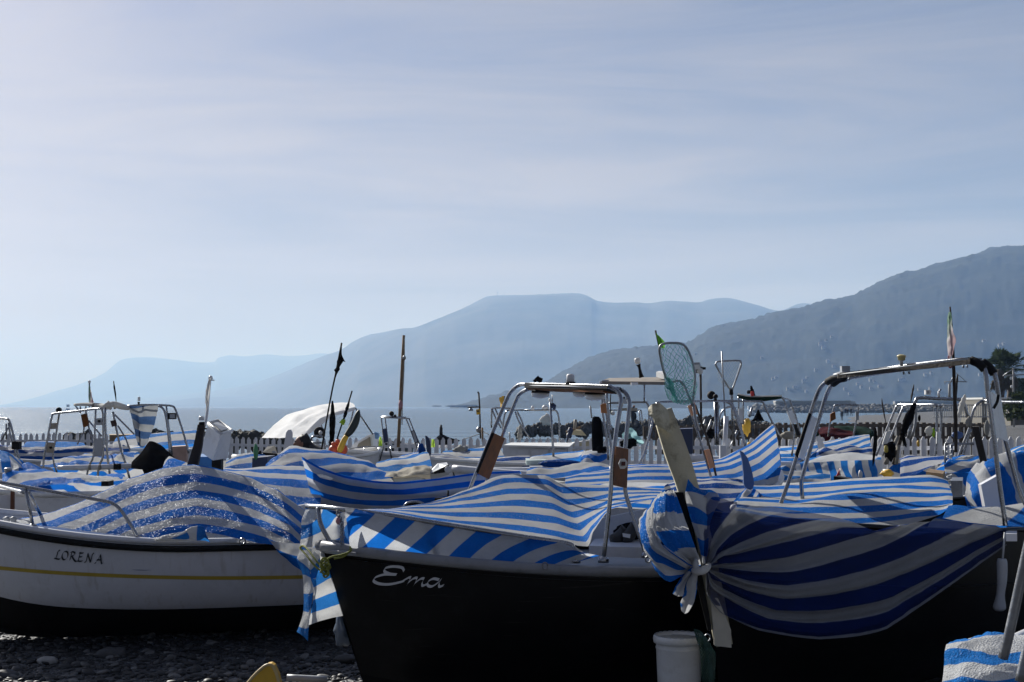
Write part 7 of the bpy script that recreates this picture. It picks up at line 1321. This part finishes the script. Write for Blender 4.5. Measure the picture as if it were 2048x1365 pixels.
fld = thing('flood_light', 'square floodlight on a dark wooden pole right of the teal landing net', 'floodlight', P(1401, 860, 30)); tube(fld, 'pole', DARKW, .024, [c4(1452, 400, 30), c4(1455, 640, 30), c4(1458, 880, 30)], 1); hb = obj('lamp_head', MB().hexa(c4(1385, 355, 29.8), c4(1445, 352, 29.8), c4(1470, 400, 30.3), c4(1400, 405, 30.3), (0, 0, -.1)), DULL, fld); plate(hb, 'lamp_glass', GLASS, [c4(1390, 372, 29.75), c4(1440, 370, 29.75), c4(1452, 408, 29.75), c4(1396, 412, 29.75)], .03); obj('bracket', MB().box(P(*c4(1462, 402, 30)), (.16, .1, .05)), BLACK, fld); blob(fld, 'small_lamp', GLASS, c4(1450, 425, 29.9), (.06, .05, .07), 1, .1)

# --- right half: boats between the net and the big arch
for (pts, lab) in (((263, 635, 305, 990), 'thick white post standing in the boat right of the orange boards'),):
    wpq = thing('white_post', lab, 'post', c5(283, 985, 18)); tube(wpq, 'shaft', PAINTW, .032, [c5(300, 632, 18), c5(292, 800, 18), c5(282, 990, 18)], 1, 10); obj('foot', MB().box(P(*c5(272, 940, 17.9)), (.08, .08, .2)), PAINTW, wpq)
b17 = boat('white-railed boat with a green rolled awning on its arch', (1380, 21), (1640, 23), 1.8, .95, .82, .85, top=BLACKP, rail=PAINTW, gun=.06)
a6 = b17.root
for pts in ([c5(598, 512, 19), c5(612, 530, 19), c5(660, 640, 19), c5(745, 800, 19)], [c5(40, 508, 19.5), c5(300, 505, 19), c5(600, 512, 19)], [c5(765, 490, 20), c5(785, 510, 20), c5(818, 620, 20), c5(850, 720, 20), c5(862, 800, 20), c5(842, 960, 20)], [c5(825, 498, 20.4), c5(850, 560, 20.4), c5(880, 650, 20.4), c5(915, 790, 20.4)], [c5(755, 480, 20), c5(800, 488, 20.2), c5(828, 500, 20.4)], [c5(402, 470, 20), c5(402, 560, 20), c5(380, 690, 20)], [c5(440, 490, 20.3), c5(440, 700, 20.3)], [c5(300, 515, 18.6), c5(345, 545, 18.6), c5(380, 640, 18.6), c5(470, 900, 18.6)], [c5(325, 520, 18.9), c5(368, 560, 18.9), c5(400, 650, 18.9), c5(460, 860, 18.9)]): tube(a6, 'arch_tube', STEEL, .018, pts, 3)
plate(a6, 'side_board', WHITE, [c5(800, 592, 19.95), c5(848, 585, 20.1), c5(888, 685, 20.1), c5(842, 698, 19.95)], .02); plate(a6, 'side_board', BLACK, [c5(855, 700, 20.05), c5(882, 695, 20.1), c5(912, 790, 20.1), c5(880, 795, 20.05)], .02); plate(a6, 'side_board', M('pale_board', (.5, .52, .55), .5), [c5(402, 570, 19.95), c5(442, 565, 20), c5(438, 690, 20), c5(400, 690, 19.95)], .02)
gr = thing('rolled_awning', 'dark green awning rolled along the top of the arch right of the nets', 'awning', c5(580, 490, 20)); obj('roll', MB().tube([c5(395, 455, 20), c5(430, 472, 20), c5(500, 485, 20), c5(570, 492, 20), c5(650, 486, 20), c5(755, 474, 20)], [.018, .032, .034, .034, .032, .024], 9, 4), DKGREEN, gr); obj('edge', MB().tube([c5(398, 450, 19.98), c5(500, 468, 19.93), c5(640, 466, 19.93), c5(758, 464, 19.98)], .009, 6, 3), WHITEC, gr); tube(gr, 'tie', BLACK, .037, [c5(568, 492, 20), c5(580, 492, 20)], 1, 9)
fx = thing('flag', 'small furled black and red flag on top of the green rolled awning', 'flag', c5(515, 460, 20)); spindle(fx, 'flag_cloth', BLACKC, [c5(505, 380, 20), c5(512, 410, 20), c5(525, 445, 20), c5(540, 465, 20)], .026, 8); blob(fx, 'red_end', RED, c5(515, 447, 19.9), (.026, .02, .035), 3, .3); blob(fx, 'hub', BLACK, c5(487, 432, 20), (.03, .03, .025), 3, .3)
yj = blob(None, 'yellow_oilskin', YELLOW, c5(470, 720, 22), (.06, .05, .13), 6, .35, label='yellow oilskin hanging on the gear behind the tall wrapped prow', cat='oilskin')
blob(None, 'buoy', YELLOW, c5(492, 861, 22), (.036, .036, .03), 1, .04, label='small bright yellow buoy in front of the white pickets', cat='buoy')
for (u, v, rx, rz, mm, lab, s_) in ((300, 770, .085, .075, GREYC, 'rounded grey-beige bundle hanging behind the thick white post', 4), (170, 775, .06, .07, BLACKC, 'black bundle of nets beside the rounded grey-beige bundle', 5), (820, 790, .11, .06, BEIGEC, 'pale round bag lying behind the pickets by the green awning boat', 7), (195, 655, .033, .033, BLACK, 'small round black lamp on a stick in front of the brown fence', 8)): blob(None, 'bundle', mm, c5(u, v, 26), (rx*1.25, rx, rz*1.25), s_, .35, label=lab, cat='bundle')
lathe(None, 'draped_cloth', BLACKC, c5(565, 672, 26), [(.115, 0), (.09, .04), (.055, .11), (.03, .15), (.012, .21)], label='black cloth hung like a pointed cape over the brown fence', cat='cloth')
obj('blue_tub', MB().hexa(c4(1248, 905, 36), c4(1386, 900, 36), c4(1390, 893, 37), c4(1255, 897, 37), (0, 0, -1.0)), NAVY, label='dark navy tub standing behind the pickets right of the cream stem post', cat='tub')
for i, (u0, v0, u1, v1, Y) in enumerate(((130, 660, 95, 745, 30), (180, 660, 130, 790, 30), (240, 545, 165, 850, 28), (365, 830, 330, 900, 22), (395, 750, 340, 870, 24), (515, 560, 490, 640, 24))): tube(None, 'leaning_pole', DULL, .022, [c5(u0, v0, Y), c5(u1, v1, Y)], 1, label='thin grey pole leaning among the boats in front of the brown fence', cat='pole', group='grey poles leaning before the brown fence')
hpz = thing('steel_hoop', 'curved thin steel hoop between the two landing nets', 'hoop', c5(240, 720, 24)); tube(hpz, 'tube', STEEL, .016, [c5(240, 660, 24), c5(262, 600, 24), c5(300, 562, 24), c5(345, 552, 24)], 4)
dg = [('dinghy', 'dinghy under a maroon cover beyond the pickets', MAROON, [c5(1060, 790, 36, 0), c5(1140, 795, 36, 0), c5(1240, 800, 36, 0), c5(1350, 795, 36, 0)], [c5(1065, 745, 37, 0), c5(1150, 728, 37, 0), c5(1230, 745, 37, 0), c5(1345, 775, 37, 0)]), ('dinghy', 'dinghy under a dark green cover beyond the pickets', DKGREEN, [c5(1200, 790, 38, 0), c5(1330, 795, 38, 0), c5(1430, 798, 38, 0), c5(1525, 795, 38, 0)], [c5(1185, 722, 39, 0), c5(1330, 722, 39, 0), c5(1440, 728, 39, 0), c5(1515, 755, 39, 0)])]
for nm, lab, mm, A, C in dg: cover(nm, lab, [q[:2] for q in A], [q[:2] for q in C], A[0][2], C[0][2], mat=mm, amp=.05, freq=1.5, hang=.2, cat='dinghy', seed=len(lab))
# covers under the big arch
b18 = boat('boat with vertical-striped cloth along its side left of the black wrapped post', (1560, 17.5), (1800, 18.5), 1.6, .85, .8, .85)
sheet(None, 'side_cloth', TARP2, [[c5(860, 1030, 16.8, .3), c5(1010, 1015, 16.8, 1.65), c5(1150, 1005, 16.8, 2.9), c5(1290, 998, 16.9, 4.1), c5(1400, 995, 17, 5.05), c5(1500, 992, 17.1, 5.95), c5(1580, 990, 17.2, 6.65)], [c5(880, 1080, 16.7, .3), c5(1025, 1065, 16.7, 1.6), c5(1165, 1070, 16.7, 2.9), c5(1300, 1085, 16.8, 4.1), c5(1420, 1085, 16.9, 5.05), c5(1520, 1060, 17, 5.95), c5(1595, 1050, 17.2, 6.65)], [c5(895, 1125, 16.65, .3), c5(1040, 1120, 16.65, 1.6), c5(1185, 1130, 16.65, 2.9), c5(1330, 1142, 16.75, 4.1), c5(1440, 1145, 16.9, 5.05), c5(1530, 1110, 17, 5.95), c5(1600, 1090, 17.2, 6.65)], [c5(900, 1170, 16.6, .3), c5(1045, 1175, 16.6, 1.6), c5(1190, 1170, 16.6, 2.9), c5(1335, 1165, 16.7, 4.1), c5(1445, 1165, 16.8, 5.05), c5(1535, 1140, 17, 5.95), c5(1600, 1120, 17.2, 6.65)]], 7, 6, .02, 3, 70, label='striped cloth with upright stripes hung along a boat side under the big arch', cat='tarpaulin')
cover('boat_cover', 'pale top fold above the upright stripes under the big arch', [(1592, 931, .2), (1640, 926, .4), (1690, 922, .6), (1740, 921, .7), (1762, 920, .8)], [(1640, 925, .1), (1672, 915, .1), (1700, 910, .2), (1740, 915, .3), (1762, 918, .5)], 17, 17.8, seed=71, mat=TARP2)
cover('boat_cover', 'small crumpled striped heap at the foot of the left big arch leg', [(1548, 965, 2.2), (1580, 968, 2.4), (1620, 967, 2.4), (1660, 964, 2.6)], [(1560, 935, .3), (1580, 948, .8), (1620, 952, 1.), (1660, 950, 1.2)], 15.4, 15.9, seed=72, mat=TARP2, amp=.04)
cover('boat_cover', 'striped cover with diagonal pale stripes behind the upright-striped cloth', [(1560, 915, 4.2), (1600, 917, 4.4), (1650, 915, 4.6), (1700, 905, 5.0), (1742, 895, 5.6)], [(1560, 898, 0.6), (1600, 892, .5), (1650, 884, .4), (1705, 874, .3), (1735, 871, .6)], 21, 22.5, seed=73, mat=TARP2)
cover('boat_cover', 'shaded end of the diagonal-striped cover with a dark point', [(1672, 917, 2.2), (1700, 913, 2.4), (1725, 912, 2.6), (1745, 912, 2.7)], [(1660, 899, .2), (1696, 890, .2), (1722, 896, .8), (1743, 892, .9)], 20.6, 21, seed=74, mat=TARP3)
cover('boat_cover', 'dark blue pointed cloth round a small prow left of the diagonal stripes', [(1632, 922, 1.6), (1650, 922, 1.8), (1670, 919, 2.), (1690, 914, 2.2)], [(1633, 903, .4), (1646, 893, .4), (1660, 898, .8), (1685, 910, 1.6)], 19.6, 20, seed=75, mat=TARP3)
pwq = thing('prow_post', 'short white prow post with a green tip among the striped covers', 'post', c5(1070, 900, 19.8)); plate(pwq, 'post', PAINTW, [c5(1040, 795, 19.7), c5(1070, 780, 19.7), c5(1115, 880, 19.7), c5(1070, 905, 19.7)], .06); plate(pwq, 'tip', DKGREEN, [c5(1036, 772, 19.68), c5(1062, 760, 19.68), c5(1072, 790, 19.68), c5(1042, 803, 19.68)], .07)
cover('boat_cover', 'pale striped cover low behind the white prow post', [(1552, 925, 2.), (1590, 922, 2.), (1620, 915, 2.), (1640, 908, 2.)], [(1555, 896, .2), (1590, 894, .2), (1620, 888, .3), (1636, 884, .3)], 22, 23, seed=76, mat=TARP2)
rfl = thing('flag', 'tiny red pennant on the black box under the big arch', 'pennant', c5(1225, 1125, 15.4)); plate(rfl, 'flag_cloth', RED, [c5(1210, 1128, 15.4), c5(1232, 1080, 15.4), c5(1243, 1062, 15.4), c5(1240, 1090, 15.4), c5(1250, 1122, 15.4)], .01); tube(rfl, 'stick', DULL, .004, [c5(1244, 1062, 15.38), c5(1240, 1150, 15.38)], 1)
obj('black_box', MB().hexa(c5(1190, 1130, 15.2), c5(1330, 1150, 15.2), c5(1330, 1140, 15.6), c5(1200, 1122, 15.6), (0, 0, -.14)), BLACK, label='low black box under the tiny red pennant', cat='box')
blob(None, 'hand_float', WHITE, c5(1410, 1115, 15.3), (.022, .022, .045), 2, .15, label='small pale bottle-shaped float right of the tiny red pennant', cat='float')
b19 = boat('boat under the flat-lying cover between the legs of the big arch', (1470, 11.2), (1960, 12.2), 1.8, .9, .85, .9)
T18f = [(1470, 1022, 5.), (1540, 1035, 5.2), (1600, 1050, 5.5), (1700, 1060, 5.7), (1800, 1055, 5.9), (1880, 1030, 5.2), (1906, 1010, 4.6)]
T18m = [(1475, 1003, 3.2), (1535, 1008, 3.4), (1590, 1012, 3.5), (1700, 990, 2.8), (1800, 985, 2.75), (1860, 990, 2.9), (1905, 990, 3.)]
T18r = [(1495, 972, .6), (1540, 973, .6), (1600, 968, .5), (1700, 959, .4), (1800, 956, .4), (1860, 952, .4), (1895, 962, .6)]
Y18 = lambda row, Y: [(a, b_, Y, s_) for a, b_, s_ in row]
sheet(None, 'boat_cover', TARP, [Y18(T18f, 8.35), [((a[0]+c[0])/2, (a[1]+c[1])/2 + 3, 8.6, (a[2]+c[2])/2) for a, c in zip(T18f, T18m)], Y18(T18m, 8.95), [((a[0]+c[0])/2, (a[1]+c[1])/2 + 2, 9.6, (a[2]+c[2])/2) for a, c in zip(T18m, T18r)], Y18(T18r, 10.2), [(x, y + 8, 10.8, s_ - 1) for x, y, s_ in T18r], [(x, y + 22, 11.1, s_ - 2) for x, y, s_ in T18r]], 8, 6, .009, 2.2, 77, label='broad striped cover lying nearly flat between the legs of the big arch', cat='tarpaulin')
# black wrapped post, furled black flag and gear
spindle(None, 'wrapped_post', BLACKC, [c6(466, 1058, 13.5), c6(468, 1150, 13.5), c6(458, 1260, 13.5), c6(446, 1375, 13.5)], .02, 11, label='black ragged post standing in front of the upright-striped cloth', cat='post')
fk = thing('flag', 'big black flag furled round a crooked leaning stick under the big arch', 'flag', c6(640, 1365, 14)); tube(fk, 'pole', DARKW, .02, [c6(795, 858, 14), c6(745, 960, 14), c6(690, 1110, 14), c6(645, 1250, 14), c6(618, 1365, 14)], 2); spindle(fk, 'flag_cloth', BLACKC, [c6(790, 862, 13.95), c6(765, 930, 13.95), c6(735, 1000, 13.95), c6(700, 1090, 13.95), c6(675, 1160, 13.95)], .045, 12); spindle(fk, 'flag_tail', BLACKC, [c6(690, 1120, 13.9), c6(705, 1170, 13.9), c6(722, 1222, 13.9)], .02, 13); blob(fk, 'bag', BLACKC, c6(590, 1250, 13.9), (.05, .045, .09), 6, .4); blob(fk, 'float', M('dull_yellow', (.4, .32, .05), .5), c6(555, 1235, 13.8), (.02, .02, .036), 3, .2)
for i, (u0, v0, u1, v1) in enumerate(((655, 1130, 545, 1362), (660, 1200, 640, 1362), (600, 1200, 560, 1362))): tube(fk, 'spar', ROPEG, .018, [c6(u0, v0, 13.9), c6(u1, v1, 13.9)], 1)
blob(None, 'yellow_bag', YELLOW, (1775, 947, 13.2), (.06, .05, .035), 4, .35, label='yellow bag at the foot of the furled black flag', cat='bag')
for (pts, r, lab) in (([c6(785, 700, 40), c6(772, 770, 40), c6(757, 860, 40)], .028, 'black pole leaning against the sky above the far steel arches at the right'), ([c6(519, 815, 34), c6(530, 900, 34), c6(560, 1050, 34)], .02, 'thin black pole in front of the shingle mound under the big arch'), ([c6(1148, 615, 16), c6(1138, 700, 16), c6(1126, 860, 16), c6(1124, 980, 16)], .016, 'black ragged stick close beside the tricolour pole')): spindle(None, 'black_pole', DARKW, pts, r, 14, label=lab, cat='pole')
a7 = thing('steel_arch', 'bright steel arch with white boards under the middle of the big arch', 'arch', c6(740, 1330, 17))
for pts in ([c6(472, 1292, 17), c6(550, 1100, 17), c6(620, 930, 17), c6(642, 880, 17), c6(665, 866, 17), c6(800, 868, 16.7), c6(955, 868, 16.4), c6(972, 890, 16.4), c6(974, 1000, 16.4), c6(970, 1200, 16.4), c6(952, 1335, 16.4)], [c6(525, 1292, 17.4), c6(610, 1100, 17.4), c6(690, 905, 17.4), c6(712, 880, 17.4), c6(985, 876, 16.8), c6(1005, 890, 16.8), c6(1012, 1000, 16.8), c6(1000, 1180, 16.8)]): tube(a7, 'arch_tube', STEEL, .019, pts, 4)
plate(a7, 'side_board', WHITE, [c6(558, 1092, 16.95), c6(604, 1078, 17.3), c6(568, 1190, 17.3), c6(524, 1196, 16.95)], .02); plate(a7, 'side_board', WHITE, [c6(976, 1092, 16.35), c6(1010, 1090, 16.7), c6(1008, 1190, 16.7), c6(972, 1190, 16.35)], .02)
a8 = thing('steel_arch', 'distant thick grey steel arch carrying a white box lamp', 'arch', c6(1230, 960, 30)); tube(a8, 'arch_tube', STEEL, .05, [c6(740, 1150, 30), c6(785, 900, 30), c6(800, 835, 30), c6(835, 812, 30), c6(1000, 820, 30), c6(1165, 825, 30), c6(1195, 850, 30), c6(1235, 980, 30)], 4); tube(a8, 'arch_tube', DULL, .04, [c6(770, 1130, 30.5), c6(800, 1000, 30.5), c6(795, 840, 30.5)], 3)
bx2 = obj('box_lamp', MB().box(P(*c6(898, 766, 30)), (.11, .1, .095)), WHITE, a8); plate(bx2, 'lamp_face', DULL, [c6(888, 756, 29.85), c6(914, 756, 29.85), c6(914, 778, 29.85), c6(888, 778, 29.85)], .02); lathe(a8, 'wind_vane', WHITE, c6(992, 800, 30), [(.022, -.02), (.026, .05), (.022, .11)]); tube(a8, 'vane_arm', DULL, .02, [c6(992, 765, 30), c6(1005, 740, 30)], 1)
a9 = thing('steel_arch', 'steel arch at the right edge crossing behind the right leg of the big arch', 'arch', c6(1180, 1365, 16)); 
for pts in ([c6(1130, 1365, 16), c6(1190, 1200, 16), c6(1245, 1060, 16), c6(1265, 960, 16), c6(1290, 890, 16), c6(1320, 855, 16), c6(1380, 832, 16), c6(1520, 845, 15.6), c6(1720, 848, 15)], [c6(1172, 1365, 16.3), c6(1215, 1200, 16.3), c6(1258, 1070, 16.3)]): tube(a9, 'arch_tube', STEEL, .02, pts, 4)
blob(a9, 'lashing', ROPEG, c6(1240, 1010, 15.9), (.035, .03, .06), 4, .4)
pq = obj('plank_post', MB().hexa(c6(1265, 1050, 11.0), c6(1322, 1050, 11.0), c6(1325, 1046, 11.08), c6(1268, 1046, 11.08), P(*c6(1345, 1375, 11.0)) - P(*c6(1270, 1050, 11.0))), DARKW, label='dark brown plank leaning up from the wrapped motor at the right', cat='plank')
scf = thing('coil_spring', 'pale coil spring on a square steel frame right of the flat cover', 'spring', c6(1075, 1365, 14)); tube(scf, 'coil', WHITE, .0045, [P(*c6(1077, 1195, 13.9)) + Vector((cos(a)*.026, sin(a)*.026, -a*.0078)) for a in [i*pi/5 for i in range(151)]], 1, 5); 
for pts in ([c6(1048, 1190, 14), c6(1048, 1380, 14)], [c6(1045, 1190, 14), c6(1280, 1192, 14)], [c6(1095, 1192, 14.2), c6(1095, 1380, 14.2)]): tube(scf, 'frame_bar', DULL, .018, pts, 1, 4)
b20 = boat('white boat with a blue band behind the right leg of the big arch', (1890, 20), (2120, 21), 1.7, .95, .85, .85, rail=NAVY, gun=.05)
cover('boat_cover', 'blue striped cover sagging between the bright steel arch legs', [(1800, 956, 3.), (1830, 950, 3.), (1860, 935, 2.8), (1900, 922, 2.4)], [(1800, 918, .6), (1815, 911, .4), (1850, 916, .6), (1890, 918, .8)], 14.6, 15.4, seed=80, mat=TARP3)
cover('boat_cover', 'small striped heap right of the coil spring', [(1888, 945, 1.6), (1910, 948, 1.8), (1950, 945, 2.), (1985, 938, 2.)], [(1890, 930, .2), (1925, 915, .3), (1950, 913, .5), (1985, 922, .9)], 13.4, 13.9, seed=81, amp=.03)
wmt = sheet(None, 'wrapped_motor', TARP, [[(1936, 1015, 9.7, 0), (1962, 1024, 9.45, .6), (1998, 1026, 9.4, 1.4), (2060, 1020, 9.5, 2.6)], [(1930, 985, 9.7, .3), (1956, 985, 9.4, .9), (2000, 980, 9.3, 1.8), (2065, 975, 9.5, 3.)], [(1934, 955, 9.75, .9), (1960, 950, 9.45, 1.4), (2000, 940, 9.35, 2.1), (2065, 935, 9.5, 3.2)], [(1945, 940, 9.9, 1.3), (1968, 930, 9.7, 1.7), (2000, 918, 9.6, 2.3), (2065, 905, 9.7, 3.3)], [(1955, 945, 10.3, 1.), (1975, 935, 10.3, 1.4), (2005, 925, 10.3, 2.), (2065, 912, 10.3, 3.)]], 7, 7, .03, 4.5, 82, label='bulky motor wrapped in striped cloth left of the big arch right leg', cat='outboard motor')
plate(None, 'motor_leg', PAINTW, [(1962, 970, 9.2), (1998, 950, 9.2), (2006, 1020, 9.2), (1972, 1022, 9.2)], .06, label='white motor leg showing between the striped wraps at the right', cat='motor leg')
cover('boat_cover', 'bright striped cover at the right picture edge above the wrapped motor', [(1998, 955, 2.8), (2020, 958, 3.), (2048, 955, 3.2), (2100, 950, 3.4)], [(2005, 925, .8), (2020, 905, .3), (2040, 893, .1), (2100, 885, .1)], 11, 11.8, seed=83, mat=TARP2, amp=.02)
obj('weathered_board', MB().hexa((1852, 944, 12.8), (1886, 948, 12.8), (1890, 942, 13.1), (1858, 938, 13.1), (0, 0, -.05)), WOOD, label='short weathered board lying beside the frame of the coil spring', cat='board')
obj('grey_locker', MB().hexa((1902, 962, 11.2), (1925, 962, 11.2), (1926, 955, 11.6), (1904, 955, 11.6), (0, 0, -.4)), DULL, label='dark grey locker between the flat cover and the wrapped motor', cat='locker')
# far gear behind the pickets on the right
wfl = spindle(None, 'furled_flag', WHITEC, [c6(1210, 785, 28), c6(1190, 850, 28), c6(1170, 920, 28), c6(1150, 975, 28)], .06, 9, label='white furled flag leaning left of the right steel arch', cat='flag')
for (u, v, rx, rz, mm, lab, s_) in ((910, 1085, .075, .09, WHITEC, 'white round float bag beyond the pickets under the bright steel arch', 4), (945, 1100, .035, .08, LIME, 'yellow-green cloth hanging on the pickets under the bright steel arch', 5), (830, 980, .025, .06, BLACKC, 'small black hooked bundle on the brown fence', 6), (1390, 1060, .05, .15, GREYC, 'grey folded parasol beyond the pickets at the right', 7), (1145, 1120, .085, .06, BLUEB, 'blue round-topped tub in front of the pickets at the right', 8), (820, 1190, .025, .06, YELLOW, 'small yellow can showing through the pickets', 9)): blob(None, 'bundle', mm, c6(u, v, 27 if s_ not in (8,) else 22), (rx, rx*.8, rz), s_, .25, label=lab, cat='bundle')
a10 = thing('steel_arch', 'far thin steel arch in front of the shingle mound below the breakwater', 'arch', c6(200, 1120, 30)); tube(a10, 'arch_tube', STEEL, .025, [c6(75, 1130, 30), c6(95, 1000, 30), c6(125, 890, 30), c6(150, 870, 30), c6(300, 870, 30), c6(325, 885, 30), c6(310, 990, 30), c6(285, 1130, 30)], 4); plate(a10, 'side_board', DULL, [c6(305, 925, 29.9), c6(330, 925, 29.9), c6(330, 995, 29.9), c6(305, 995, 29.9)], .05); plate(a10, 'side_board', BROWN, [c6(95, 945, 29.9), c6(135, 925, 29.9), c6(140, 985, 29.9), c6(95, 1010, 29.9)], .05)
ob = boat('small white open boat behind the pickets left of the maroon dinghy', (1620, 30), (1580, 32), 1.4, .5, .4, .4, z0=-.3)
# motor launch far out by the breakwater
mb_ = boat('tiny white motorboat afloat at the tip of the far breakwater', (1494, 420), (1508, 420), 2.4, .3, .1, .1, z0=-1.2); obj('cabin', MB().box(P(1500, 816, 420), (1.2, 1.2, 1.)), PAINTW, mb_.root)
mb2 = boat('tiny boat on the water at the far left under the headland', (132, 900), (140, 900), 2.6, .9, .6, .6, z0=-1.2); obj('cabin', MB().box(P(136, 812, 900), (1.5, 1.5, 1.6)), PAINTW, mb2.root)
